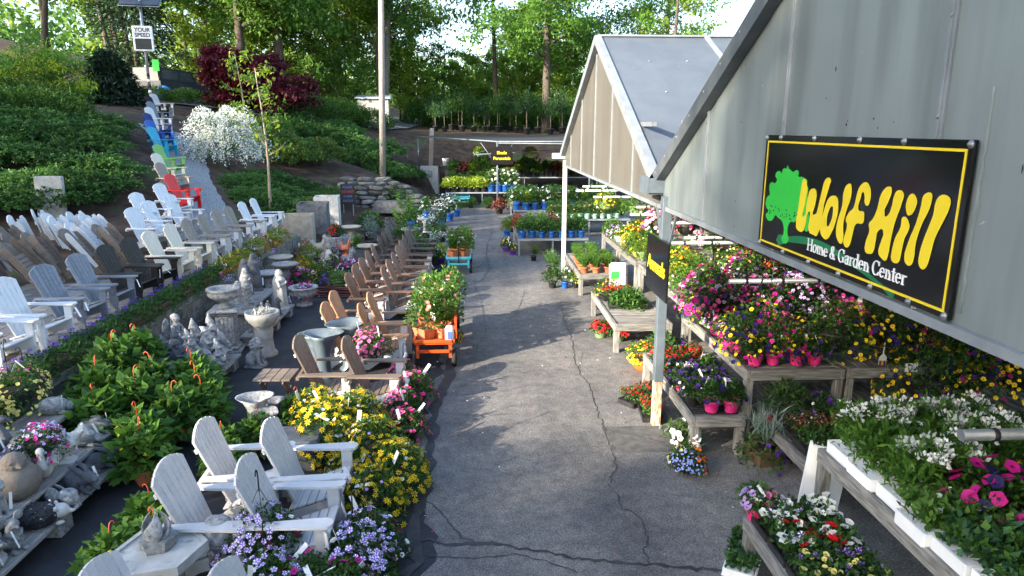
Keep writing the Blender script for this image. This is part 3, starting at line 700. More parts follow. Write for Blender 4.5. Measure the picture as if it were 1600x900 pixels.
# ------------------------------------------------------------------ lettering helpers
def text_mesh(body, size, material, extrude=.002, align='CENTER', shear=0, space=1.0, bold=0.0):
    c = bpy.data.curves.new('lettering', 'FONT'); c.body = body; c.size = size; c.extrude = extrude; c.align_x = align; c.align_y = 'CENTER'
    c.shear = shear; c.space_character = space; c.offset = bold; c.resolution_u = 4
    o = bpy.data.objects.new('lettering', c); COL.objects.link(o)
    dg = bpy.context.evaluated_depsgraph_get(); me = bpy.data.meshes.new_from_object(o.evaluated_get(dg))
    bpy.data.objects.remove(o); me.materials.clear(); me.materials.append(material); return me
def poly_shape(loops, material, ext=.0005):
    c = bpy.data.curves.new('shape', 'CURVE'); c.dimensions = '2D'; c.fill_mode = 'BOTH'; c.extrude = ext
    for lp in loops:
        sp = c.splines.new('BEZIER'); sp.bezier_points.add(len(lp) - 1)
        for b, q in zip(sp.bezier_points, lp):
            b.co = (q[0], q[1], 0); b.handle_left_type = b.handle_right_type = 'AUTO'
        sp.use_cyclic_u = True; sp.resolution_u = 3
    o = bpy.data.objects.new('shape', c); COL.objects.link(o)
    dg = bpy.context.evaluated_depsgraph_get(); me = bpy.data.meshes.new_from_object(o.evaluated_get(dg))
    bpy.data.objects.remove(o); me.materials.clear(); me.materials.append(material); return me
# local sign axes: text x runs along -Y of the world, text y along Z, facing the path (-X)
FACE = (R(90), 0, R(-90))
def flat(pts): return [(-y, z) for y, z in pts]

shop = thing('shop_sign', 'large black Wolf Hill Home & Garden Center sign with green tree on the near gable', 'sign', (2.1825, 0, 0))
MB().cbox((-.022, 2.92, 2.735), (0, 5.105, 3.55), .004).build('sign_board', M['sign_black'], shop)
def bar_y(y0, y1, z0, z1): return MB().box((-.026, y0, z0), (-.0225, y1, z1))
for a in ((2.955, 5.062, 3.497, 3.510), (2.955, 5.062, 2.765, 2.778), (2.955, 2.968, 2.7785, 3.4965), (5.049, 5.062, 2.7785, 3.4965)):
    bar_y(*a).build('border_line', M['sign_yellow'], shop)
def sign_shape(name, loops, m, lift): return put(name, poly_shape([flat(l) for l in loops], m), shop, (-.0225 - lift, 0, 0), FACE)
sign_shape('hill_emblem', [SIGN['sw']], M['sign_dgreen'], .0012)
sign_shape('tree_emblem', [SIGN['tree']], M['sign_green'], .0026)
holes = MB()
for i in range(26):      # small dark gaps in the emblem's lower crown
    y = 4.40 + .55 * random.Random(i).random(); z = 2.985 + .06 * random.Random(i + 50).random()
    holes.ell((-.0262, y, z), (.0008, .008, .005 + .004 * random.Random(i).random()), 6, 4)
holes.build('emblem_gaps', M['sign_black'], shop)
for k in 'W', 'l', 'f', 'H', 'i', 'd', 'l2', 'l3': sign_shape('letter', [SIGN[k]], M['sign_yellow'], .0042)
sign_shape('letter', [SIGN['o'], SIGN['oh']], M['sign_yellow'], .0042)
# serif line "Home & Garden Center": strokes drawn glyph by glyph in a small bookface
def serif_text(body, x0, x1, base, cap, m, parent, lift):
    """glyphs as thick/thin strokes with slab serifs; unit height 1 = cap height"""
    T, t, X = .145, .07, .66      # thick, thin, x-height
    def ring(cx, cy, rx, ry, a0=0, a1=360, n=18, thick=T):
        out = []; inn = []
        for i in range(n + 1):
            a = R(a0 + (a1 - a0) * i / n)
            out.append((cx + rx * math.cos(a), cy + ry * math.sin(a)))
            k = t + (thick - t) * abs(math.cos(a))
            inn.append((cx + (rx - k) * math.cos(a), cy + (ry - t) * math.sin(a)))
        return [[out[i], out[i + 1], inn[i + 1], inn[i]] for i in range(n)]
    def rect(a, b, c, d): return [[(a, b), (c, b), (c, d), (a, d)]]
    def stem(x, h, sl=.09, top=True): return rect(x, 0, x + T, h) + rect(x - sl, 0, x + T + sl, .055) + (rect(x - sl, h - .055, x + T, h) if top else [])
    def n_arch(x, w): return stem(x, X) + ring(x + T + (w - T) / 2 - .05, X - .27, (w - T) / 2 + .1, .27, 0, 150, 10) + stem(x + w, X - .25, .09, False)
    G = {'H': (lambda: stem(.1, 1) + stem(.72, 1) + rect(.1 + T, .47, .72, .545) + rect(.72, .945, .98, 1), 1.0), 'C': (lambda: ring(.5, .5, .46, .52, 40, 318) + rect(.80, .70, .86, 1.0) + rect(.80, .02, .85, .28), .95),
         'G': (lambda: ring(.5, .5, .46, .52, 40, 320) + rect(.80, .70, .86, 1.0) + rect(.72, .05, .88, .42) + rect(.62, .40, .96, .455), 1.02), 'o': (lambda: ring(.33, .33, .32, .35), .68),
         'e': (lambda: ring(.31, .33, .30, .35, 0, 322) + rect(.1, .34, .6, .40), .63), 'm': (lambda: n_arch(.1, .4) + [[(x + .4, y) for x, y in q] for q in n_arch(.1, .4)], 1.15), 'n': (lambda: n_arch(.1, .42), .75),
         'r': (lambda: stem(.1, X) + ring(.42, X - .2, .18, .2, 40, 150, 8), .55), 'a': (lambda: ring(.28, .2, .26, .22) + rect(.40, 0, .40 + T, .5) + ring(.30, .46, .27, .22, 0, 165, 9), .64),
         'd': (lambda: ring(.32, .33, .31, .35) + rect(.50, 0, .50 + T, 1.02) + rect(.40, .965, .5, 1.02) + rect(.5, 0, .76, .055), .74), 't': (lambda: rect(.14, .05, .14 + T, .88) + rect(.0, X - .06, .44, X) + ring(.34, .14, .2, .16, 180, 300, 6), .46),
         '&': (lambda: ring(.36, .25, .34, .27) + ring(.40, .74, .22, .26) + [[(.2, .62), (.36, .62), (.84, .0), (.66, .0)]] + [[(.66, .36), (.74, .36), (.62, .12), (.54, .14)]], .92), ' ': (lambda: [], .32)}
    tot = sum(G[c][1] for c in body); sx = (x1 - x0) / tot; x = x0
    for c in body:
        polys, w = G[c][0](), G[c][1]
        if polys:
            mb = MB()
            for i, q in enumerate(polys): mb.prism([(x + u * sx, base + v * cap) for u, v in q], lambda u, v, t: (t, -u, v), -.0225 - lift - .00008 * i, -.0225)
            mb.build('letter', m, parent)
        x += w * sx
serif_text('Home & Garden Center', -4.315, -3.255, 2.822, .078, M['sign_white'], shop, .004)
for i, (y, z) in enumerate([(5.085, 3.53), (4.85, 3.535), (4.36, 3.535), (3.83, 3.535), (3.42, 3.535), (2.94, 3.53), (5.07, 2.752), (4.66, 2.75), (4.28, 2.75), (3.9, 2.75), (3.56, 2.75), (3.22, 2.75), (2.95, 2.75)]):
    MB().lathe([(.020, 0), (.020, .004), (.011, .006), (.010, .014), (.002, .016)], 10).build('bolt', M['galv'], shop, loc=(-.022, y, z), rot=(0, R(-90), 0))
# old sealant bead on the panel beside the sign
r_ = random.Random(8)
pts = [(-.002, 2.888 + r_.uniform(-.006, .006), 2.78 + k * .03) for k in range(34)]
MB().tube(pts, [.004 + .009 * r_.random() for _ in pts], 6).build('sealant_bead', M['poly_near'], gh_near)
mb = MB()          # chips and small tears in the sheet
for y, z, w, h in [(2.62, 3.66, .010, .018), (2.60, 3.64, .016, .006), (2.63, 3.62, .008, .012), (4.05, 3.62, .008, .010), (4.04, 3.64, .005, .005), (3.77, 3.65, .007, .006), (3.72, 3.60, .005, .005), (4.24, 3.95, .006, .016), (2.66, 3.50, .006, .03), (2.67, 3.44, .004, .02), (3.58, 3.63, .004, .004), (4.32, 3.78, .005, .005)]:
    mb.ell((-.001, y, z), (.0015, w, h), 7, 4)
mb.build('sheet_chip', M['black'], gh_near)
for y in (.8, 1.6, 3.2, 4.87, 5.7, 6.5):
    mb = MB()
    for z in (2.78, 3.0, 3.65, 4.1, 4.5):
        if z < 2.97 + (5.22 - 2.97) * ((y + .55) / 4.33 if y < 3.78 else (8.1 - y) / 4.32) - .1: mb.ell((-.024 if y not in (.8, 5.7) else -.003, y, z), (.005, .010, .010), 7, 4)
    mb.build('panel_screw', M['galv'], gh_near)

def panel_sign(name, label, loc, rz, w, h, lines, m_text, size, cat='sign', gap=.34, bold=.004, board='sign_black'):
    s = thing(name, label, cat, loc, rz)
    MB().cbox((-w / 2, -.012, -h / 2), (w / 2, .012, h / 2), .004).build('sign_board', M[board], s)
    for i, (tx, mt) in enumerate(lines):
        put('lettering', text_mesh(tx, size, M[mt] if isinstance(mt, str) else mt, bold=bold), s, (0, -.0155, (len(lines) - 1) * gap / 2 - i * gap), (R(90), 0, 0))
    return s
an = panel_sign('hanging_sign', 'narrow black Annuals sign with yellow lettering on the blue steel post', (2.075, 7.66, 2.04), R(-90), .92, .66, [('Annuals', 'sign_yellow')], M['sign_yellow'], .24, bold=.003)
# ------------------------------------------------------------------ Adirondack chairs
# chair axes: front is +X, origin on the ground under the front legs
def slat_poly(i, n, w_bot, w_top, L, arch):
    """outline (across, along) of back slat i of n in a fan with an arched top"""
    a0, a1 = i / n - .5, (i + 1) / n - .5
    g = .0115
    top = lambda u: L - arch * (2 * u) ** 2
    pts = [(a0 * w_bot + g / 2, 0), (a1 * w_bot - g / 2, 0)]
    for k in range(4):
        u = a1 + (a0 - a1) * k / 3
        pts.append((u * w_top + (-g / 2 if k == 0 else g / 2 if k == 3 else 0), top(u)))
    return pts
BACK_O, BACK_D, BACK_N = Vector((-.40, 0, .235)), Vector((-.355, 0, .935)).normalized(), Vector((.935, 0, .355)).normalized()
_cm = {}
def chair_meshes(nb, back_h, arch):
    key = (nb, back_h, arch)
    if key in _cm: return _cm[key]
    d = {}
    d['back'] = [MB().prism(slat_poly(i, nb, .44, .56, back_h, arch), lambda u, v, t: BACK_O + BACK_D * v + Vector((0, 1, 0)) * u + BACK_N * t, 0, .02) for i in range(nb)]
    d['seat'] = []
    for k in range(6):
        x0 = .045 - k * .083; z0 = .365 - k * .0255; a = math.atan2(.0255, .083)
        X = Matrix.Translation((x0, 0, z0)) @ Matrix.Rotation(-a, 4, 'Y')
        d['seat'].append(MB().cbox((-.078, -.265, -.01), (0, .265, .012), .005, 0, X))
    d['leg'] = [MB().cbox((-.055, s * .285 - .0125, 0), (.05, s * .285 + .0125, .535), .004) for s in (-1, 1)]
    d['arm'] = []
    for s in (-1, 1):
        poly = [(-.585, .03), (-.585, -.035), (-.35, -.05), (.03, -.075), (.085, -.06), (.105, -.02), (.1, .03), (.07, .065), (.0, .07), (-.35, .045)]
        d['arm'].append(MB().prism([(u, s * .315 + s * v) for u, v in (poly if s > 0 else poly[::-1])], lambda u, v, t: (u, v, t), .537, .56))
    d['stringer'] = [MB().prism([(.055, .23), (.055, .35), (-.40, .21), (-.60, .06), (-.60, .0), (-.52, .0), (-.36, .11)], lambda u, v, t: (u, t, v), s * .262 - .011, s * .262 + .011) for s in (-1, 1)]
    d['rail'] = [MB().cbox((-.62, -.33, .485), (-.575, .33, .53), .004), MB().box((-.405, -.25, .20), (-.38, .25, .245)), MB().prism([(-.27, -.02), (.27, -.02), (.27, .02), (-.27, .02)], lambda u, v, t: BACK_O + BACK_D * (.60 + v) + Vector((0, 1, 0)) * u + BACK_N * t, -.022, -.001)]
    d['bracket'] = [MB().prism([(.0, .53), (.0, .42), (.02, .40), (.075, .53)], lambda u, v, t: (u, t, v), s * .31 - .009, s * .31 + .009) for s in (-1, 1)]
    _cm[key] = d
    return d
_cmesh = {}
def cm(key, mb, m):
    k = (key, m.name)
    if k not in _cmesh: _cmesh[k] = mb.mesh(key[0], m)
    return _cmesh[k]
_protos = {}
def chair_proto(style):
    """style -> (slat material, frame material)"""
    slat, frame, nb, bh, arch, detail = style
    slat, frame = M[slat], M[frame]
    d = chair_meshes(nb, bh, arch); t = thing('adirondack_chair', 'x', 'chair')
    kk = (nb, bh, arch)
    if detail:
        for i, mb in enumerate(d['back']): put('back_slat', cm(('back_slat', kk, i), mb, slat), t)
        for i, mb in enumerate(d['seat']): put('seat_slat', cm(('seat_slat', kk, i), mb, slat), t)
    else:
        for nm, L in (('backrest', d['back']), ('seat', d['seat'])):
            mb = MB()
            for q in L:
                n = len(mb.v); mb.v += q.v; mb.f += [[a + n for a in f] for f in q.f]; mb.m += q.m; mb.s += q.s
            put(nm, cm((nm, kk, 0), mb, slat), t)
    for i, mb in enumerate(d['arm']): put('arm', cm(('arm', kk, i), mb, slat), t)
    for i, mb in enumerate(d['leg']): put('leg', cm(('leg', kk, i), mb, frame), t)
    for i, mb in enumerate(d['stringer']): put('stringer', cm(('stringer', kk, i), mb, frame), t)
    for i, mb in enumerate(d['bracket']): put('arm_bracket', cm(('arm_bracket', kk, i), mb, frame), t)
    for i, mb in enumerate(d['rail']): put(('arm_rail', 'seat_rail', 'back_rail')[i], cm((('arm_rail', 'seat_rail', 'back_rail')[i], kk, i), mb, frame if i else slat), t)
    return t
tag_mesh = MB().cbox((-.0015, -.012, -.15), (.0015, .012, 0), .001).mesh('price_tag', M['tag_white'])
tag_big = MB().cbox((-.002, -.03, -.22), (.002, .03, 0), .001).mesh('price_tag', M['tag_white'])
_cr = random.Random(11)
def chair(style, x, y, z, label, group, rz=0.0, tagged=None, sc=1.0):
    """x, y locate the top of the backrest as seen from above"""
    xo = .66 * sc
    if rz == 0: rz = _cr.uniform(-.05, .05)
    loc = (x + xo * math.cos(rz), y + xo * math.sin(rz), z)
    if style not in _protos:
        _protos[style] = chair_proto(style); c = _protos[style]; c['label'] = label; c['group'] = group
        c.location = loc; c.rotation_euler = (0, 0, rz); c.scale = (sc,) * 3
        _kids[c.name] = list(c.children)
    else:
        c = copy_tree(_protos[style], None, label, loc, rz, sc); c['group'] = group
    if tagged is None: tagged = _cr.random() < .55
    if tagged: put('price_tag', tag_mesh, c, (.09, -.30 * _cr.choice((-1, 1)), .50), (_cr.uniform(-.5, .2), _cr.uniform(-.7, .1), _cr.uniform(-.6, .6)))
    return c
WP = ('pale_poly', 'pale_poly', 7, .79, .10, 1)
TW = ('taupe', 'white_poly', 6, .79, .09, 1); CW = ('cedar', 'white_poly', 6, .79, .09, 1); MW = ('mahogany', 'white_poly', 6, .79, .09, 1); WN = ('walnut', 'walnut', 6, .79, .09, 1)
g1 = 'pale adirondack chairs in the near foreground'
for x, y, lb in [(-2.57, 5.22, 'pale white adirondack chair beside the concrete globe, rear one of the near pair'), (-2.57, 5.98, 'pale white adirondack chair at the back left, behind the globe chair, near the yellow daisies'),
                 (-1.94, 5.20, 'pale white adirondack chair with a basket hook on its arm, right beside the purple petunias'), (-1.96, 5.94, 'pale white adirondack chair with its arm against the yellow daisies'),
                 (-2.42, 3.84, 'pale chair at the bottom edge left of the hexagonal table, only its rounded top showing'), (-1.63, 3.75, 'grey chair top at the bottom edge, below the hexagonal table and petunias')]:
    chair(WP, x, y, 0, lb, g1)
g2 = 'taupe and cedar adirondack chairs beside the path'
chair(TW, -2.36, 8.60, 0, 'taupe adirondack chair with white legs next to the small folding side table', g2)
chair(TW, -1.73, 8.52, 0, 'taupe adirondack chair with white legs behind the yellow daisies, nearer the path', g2)
for x, y, lb in [(-2.39, 10.36, 'cedar coloured chair behind the grey tulip vase, left of its neighbour'), (-2.42, 11.12, 'second cedar coloured chair from the grey vases in the left-hand row'),
                 (-1.83, 10.24, 'cedar coloured chair just behind the pink petunia pots'), (-1.80, 10.98, 'cedar coloured chair beside the orange cart, second from the pink petunias')]:
    chair(CW, x, y, 0, lb, g2)
g3 = 'brown adirondack chairs in two rows along the path'
ORD = ['first', 'second', 'third', 'fourth', 'fifth', 'sixth', 'seventh', 'eighth', 'ninth', 'tenth', 'eleventh', 'twelfth', 'thirteenth', 'fourteenth', 'fifteenth', 'sixteenth', 'seventeenth', 'eighteenth', 'nineteenth', 'twentieth']
for i, y in enumerate([12.6, 13.35, 14.1, 14.9, 15.72]): chair(MW, -2.44, y, 0, f'{ORD[i]} white-legged brown chair from the cart, in the row away from the path', g3)
for i, y in enumerate([13.1, 13.9, 14.75, 15.6, 16.35]): chair(MW, -1.86, y, 0, f'{ORD[i]} brown chair with white legs counted from the cart, in the row along the path', g3)
for i, y in enumerate([17.05, 17.85, 18.65]): chair(WN, -2.48, y, 0, f'{ORD[i]} dark brown chair at the far end of the row away from the path', g3)
for i, y in enumerate([17.2, 18.0, 18.75]): chair(WN, -1.88, y, 0, f'{ORD[i]} dark brown chair at the far end of the row along the path', g3)

# chairs lined up on the terrace above the wall
TZ = .735
g4 = 'adirondack chairs lined up on the terrace above the wall'
SL = ('slate', 'slate', 6, .79, .09, 1); ES = ('espresso', 'black_poly', 6, .79, .09, 1); CR = ('cream', 'cream', 6, .79, .09, 1); WH = ('white_poly', 'white_poly', 6, .79, .09, 1); WTH = ('weathered', 'white_poly', 6, .79, .09, 1)
for st, y, lb in [(WH, 8.15, 'white chair cut off by the left edge, above the yellow and magenta basket'), (WH, 8.98, 'white chair beside the slate blue chairs, left end of the terrace row'),
                  (SL, 9.85, 'slate blue chair, nearer of the two on the terrace'), (SL, 10.7, 'slate blue chair next to the dark espresso chairs on the terrace'),
                  (ES, 11.52, 'dark espresso chair next to the slate blue pair'), (ES, 12.3, 'dark espresso chair next to the cream chairs'),
                  (CR, 13.1, 'cream chair beside the dark espresso chairs'), (CR, 14.0, 'cream chair beside the driftwood grey-brown chairs'),
                  (WTH, 14.8, 'driftwood brown chair next to the cream chairs on the terrace'), (WTH, 15.65, 'second driftwood brown chair from the cream chairs'), (WTH, 16.5, 'third driftwood brown chair from the cream chairs'), (WTH, 17.3, 'fourth driftwood brown chair, beside the white pair at the end of the terrace'),
                  (WH, 18.35, 'white chair near the young tree, first of the pair at the end of the terrace'), (WH, 19.3, 'white chair nearest the young tree trunk at the end of the terrace')]:
    chair(st, -6.22, y, TZ, lb, g4, rz=_cr.uniform(-.06, .04), tagged=True)
g5 = 'white adirondack chairs on the slope behind the terrace row'
for x, y, lb in [(-7.75, 15.7, 'white chair on the slope directly behind the cream chairs'), (-7.8, 16.6, 'white chair on the slope behind the first driftwood chair'), (-8.3, 17.1, 'tall white chair on the slope beside the pile of folded white chairs'),
                 (-7.9, 18.0, 'white chair below the red chair at the foot of the gravel path'), (-8.4, 18.6, 'white chair just left of the red chair')]:
    chair(WH, x, y, GZ(x + .3, y) + .02, lb, g5, rz=-.15)
g6 = 'coloured adirondack chairs climbing the gravel path'
def far_style(m): return (m, m, 6, .79, .09, 0)
for m, x, y, lb in [('red_poly', -8.58, 19.7, 'bright red adirondack chair at the foot of the gravel path'), ('weathered', -9.17, 20.5, 'grey-brown chair between the red and the cream chair on the gravel path'), ('cream', -9.59, 21.3, 'cream chair between the lime green and grey-brown chairs on the gravel path'),
                    ('lime_poly', -9.97, 22.3, 'lime green chair on the gravel path'), ('teal_poly', -11.0, 24.3, 'bright aqua chair on the gravel path above the lime one'), ('blue_poly', -11.45, 25.2, 'bright blue chair on the gravel path, next to the aqua one'), ('navy_poly', -12.0, 26.3, 'navy blue chair on the gravel path'),
                    ('white_poly', -12.5, 27.6, 'white chair high on the gravel path beside the navy one'), ('slate', -13.1, 29.1, 'slate grey chair near the top of the gravel path'), ('espresso', -14.0, 31.0, 'dark chair second from the top of the gravel path'), ('pale_poly', -14.3, 32.2, 'pale grey chair at the very top of the gravel path')]:
    chair(far_style(m), x, y, GZ(x + .35, y) + .05, lb, g6, rz=-.12, tagged=False)

# folded chairs stood on their noses, leaning together in a heap
def folded_proto(slat, frame):
    t = thing('folded_chair', 'x', 'chair'); d = chair_meshes(6, .79, .09); kk = ('folded',)
    flat_ = lambda u, v, tt: Vector((tt, u, v))
    for i in range(6): put('back_slat', cm(('back_slat', kk, i), MB().prism(slat_poly(i, 6, .44, .56, .79, .09), flat_, 0, .02), M[slat]), t, (0, 0, .32))
    for k in range(5): put('seat_slat', cm(('seat_slat', kk, k), MB().cbox((.07, -.265, .35 + k * .085), (.092, .265, .428 + k * .085), .004), M[slat]), t)
    for i, s in enumerate((-1, 1)):
        put('arm', cm(('arm', kk, i), MB().prism([(.28, -.03), (1.0, -.06), (1.1, -.02), (1.1, .03), (1.0, .055), (.28, .03)], lambda u, v, tt: Vector((.10 + v + .06, s * .30 + tt, u)), -.012, .012), M[frame]), t, (0, 0, -.12))
        put('stringer', cm(('stringer', kk, i), MB().prism([(0, .0), (.09, .0), (.11, .6), (.09, .92), (.03, .95)], lambda u, v, tt: Vector((.04 + u, s * .255 + tt, v)), -.011, .011), M[slat]), t)
    put('back_rail', cm(('back_rail', kk, 0), MB().box((-.022, -.27, .80), (-.001, .27, .84)), M[frame]), t)
    return t
fp = {}
gf = 'folded adirondack chairs heaped on the terrace'
def folded(slat, frame, x, y, rz, lean, label, roll=0.0, z=TZ):
    k = (slat, frame)
    if k not in fp: fp[k] = folded_proto(*k); o = fp[k]; _kids[o.name] = list(o.children); o['label'] = label
    else: o = copy_tree(fp[k], None, label)
    o['group'] = gf
    o.location = (x, y, z); o.rotation_euler = (roll, lean, rz)
    return o
fl = [('first', 0), ('second', 1)]
for i, (x, y, rz, ln, rl) in enumerate([(-8.05, 11.5, .25, -.55, .15), (-7.75, 12.35, .1, -.62, .05), (-7.9, 13.1, .3, -.5, -.06), (-7.6, 13.9, .15, -.58, .08), (-8.5, 12.2, .2, -.5, -.1), (-8.4, 13.4, .35, -.52, .1), (-8.9, 12.9, .2, -.45, -.05), (-9.0, 14.1, .3, -.5, .1), (-7.35, 14.6, .2, -.6, 0), (-8.7, 11.2, .3, -.5, 0)]):
    folded('taupe', 'taupe' if i % 3 else 'white_poly', x, y, rz, ln, f'folded taupe chair, {ORD[i]} from the left in the heap behind the slate chairs' if i < 6 else f'folded taupe chair half hidden in the heap, {ORD[i - 6]} of the rear layer', rl)
for i, (x, y, rz, ln, rl) in enumerate([(-9.7, 15.2, .4, -.3, .1), (-9.2, 15.7, .2, -.4, -.1), (-8.75, 15.3, .3, -.45, .05), (-8.4, 15.9, .3, -.5, 0), (-9.0, 16.5, .3, -.5, .08), (-8.45, 16.3, .2, -.62, -.05), (-8.1, 15.0, .2, -.6, .0), (-9.9, 16.2, .5, -.25, .1)]):
    folded('white_poly', 'white_poly', x, y, rz, ln, f'folded white chair, {ORD[i]} from the left in the white heap before the junipers', rl)

# small folding side table
st = thing('side_table', 'small square taupe folding side table with crossed legs beside the taupe chair', 'side table', (-2.66, 8.62, 0), R(88))
for k in range(4): MB().cbox((-.22, -.24 + k * .122, .43), (.22, -.24 + k * .122 + .114, .452), .004).build('top_slat', M['taupe'], st)
for s in (-1, 1):
    MB().bar((-.2, s * .17, 0), (.2, s * .17, .42), .02, .06, 0, (0, 0, 1)).build('leg', M['taupe'], st)
    MB().bar((.2, s * .145, 0), (-.2, s * .145, .42), .02, .06, 0, (0, 0, 1)).build('leg', M['taupe'], st)
# ------------------------------------------------------------------ plants
def unit(a): return a / (np.linalg.norm(a, axis=1)[:, None] + 1e-9)
def dirs(r, n, zmin=-.2):
    d = r.normal(size=(n * 3, 3)); d = unit(d); d = d[d[:, 2] > zmin][:n]
    while len(d) < n:
        e = unit(r.normal(size=(n, 3))); d = np.concatenate([d, e[e[:, 2] > zmin]])[:n]
    return d
def leaf_geo(r, P, D, L, W, fold=.25):
    n = len(P); D = unit(D)
    S = unit(np.cross(D, r.normal(size=(n, 3)) * .45 + np.array([0, 0, 1.0]))); N = np.cross(S, D)
    L = np.asarray(L).reshape(-1, 1) * np.ones((n, 1)); W = np.asarray(W).reshape(-1, 1) * np.ones((n, 1))
    mid = P + D * L * .45
    V = np.stack([P, mid + S * W * .5 + N * W * fold, P + D * L - N * L * .12, mid - S * W * .5 + N * W * fold], 1).reshape(-1, 3)
    F = np.arange(4 * n).reshape(n, 4)
    return V, F
def leaves_mesh(name, parts, mats):
    V, F, Mi, o = [], [], [], 0
    for k, (v, f) in enumerate(parts): V.append(v); F.append(f + o); Mi.append(np.full(len(f), min(k, len(mats) - 1))); o += len(v)
    return np_mesh(name, np.concatenate(V), np.concatenate(F), mats, np.concatenate(Mi))
def mound_pts(r, n, R_, H_, zmin=-.25, r0=.45, droop=0.0, z0=0.0, lump=.12):
    d = dirs(r, n, zmin)
    k = r0 + (1 - r0) * r.random(n) ** .6
    ph = np.arctan2(d[:, 1], d[:, 0]); lum = 1 + lump * np.sin(3 * ph + R_ * 50) + lump * .7 * np.sin(5 * ph + d[:, 2] * 4 + H_ * 30)
    P = np.stack([d[:, 0] * R_ * k * lum, d[:, 1] * R_ * k * lum, z0 + d[:, 2] * H_ * k * (1 + lump * np.sin(ph * 4 + 1) * .6)], -1)
    if droop: P[:, 2] -= droop * (np.hypot(P[:, 0], P[:, 1]) / R_) ** 2
    return P, d, k

def fl_petunia(): 
    v = [(0, 0, -.22)]; f = []; mi = []
    for i in range(10):
        a = math.pi * 2 * i / 10; q = 1.0 if i % 2 == 0 else .86
        v.append((q * math.cos(a), q * math.sin(a), .0 if i % 2 == 0 else .1))
    for i in range(10): f.append((0, 1 + i, 1 + (i + 1) % 10)); mi.append(0)
    b = len(v)
    for i in range(5): a = math.pi * 2 * i / 5; v.append((.26 * math.cos(a), .26 * math.sin(a), -.06))
    for i in range(3): f.append((b, b + 1 + i, b + 2 + i)); mi.append(1)
    return v, f, mi
def fl_star():
    v, f, mi = fl_petunia(); mi = [(1 if i % 2 == 0 else 0) for i in range(10)] + [1] * 3
    return v, f, mi
def fl_daisy():
    v = []; f = []; mi = []
    for i in range(7):
        a = math.pi * 2 * i / 7
        for (rr, da, z) in ((.12, 0, 0), (.6, .28, .06), (1.0, 0, -.03)): v.append((rr * math.cos(a + da), rr * math.sin(a + da), z))
        v.append((.6 * math.cos(a - .28), .6 * math.sin(a - .28), .06)); b = 4 * i
        f += [(b, b + 3, b + 2), (b, b + 2, b + 1)]; mi += [0, 0]
    b = len(v); v.append((0, 0, .14))
    for i in range(6): a = math.pi * 2 * i / 6; v.append((.22 * math.cos(a), .22 * math.sin(a), .05))
    for i in range(6): f.append((b, b + 1 + i, b + 1 + (i + 1) % 6)); mi.append(1)
    return v, f, mi
def fl_bit():
    v = [(-.9, -.5, 0), (.1, -.9, .12), (.9, .4, 0), (-.2, .9, .12)]
    return v, [(0, 1, 2), (0, 2, 3)], [0, 0]
def fl_cluster():
    """round head of many narrow petals"""
    rr = np.random.default_rng(4); v = []; f = []; mi = []
    for i in range(16):
        d = rr.normal(size=3); d[2] = abs(d[2]) + .2; d /= np.linalg.norm(d); s = np.cross(d, rr.normal(size=3)); s /= np.linalg.norm(s)
        c = d * rr.uniform(.3, .7); b = len(v); v += [tuple(c), tuple(c + d * .25 + s * .2), tuple(c + d * .5), tuple(c + d * .25 - s * .2)]
        f += [(b, b + 1, b + 2), (b, b + 2, b + 3)]; mi += [0, 0]
    return v, f, mi
FLW = dict(petunia=fl_petunia(), star=fl_star(), daisy=fl_daisy(), bit=fl_bit(), cluster=fl_cluster())
def blossoms_mesh(r, kind, P, N, size, m0, m1):
    tv, tf, tm = FLW[kind]; tv = np.array(tv); tf = np.array(tf); n = len(P); N = unit(N)
    A = unit(np.cross(N, r.normal(size=(n, 3)))); B = np.cross(N, A); s = size * (.78 + .4 * r.random(n))[:, None, None]
    V = P[:, None, :] + s * (tv[None, :, 0:1] * A[:, None] + tv[None, :, 1:2] * B[:, None] + tv[None, :, 2:3] * N[:, None])
    F = tf[None] + (np.arange(n) * len(tv))[:, None, None]
    return np_mesh('blossoms', V.reshape(-1, 3), F.reshape(-1, 3), [M[m0], M[m1]], np.tile(np.array(tm), n))

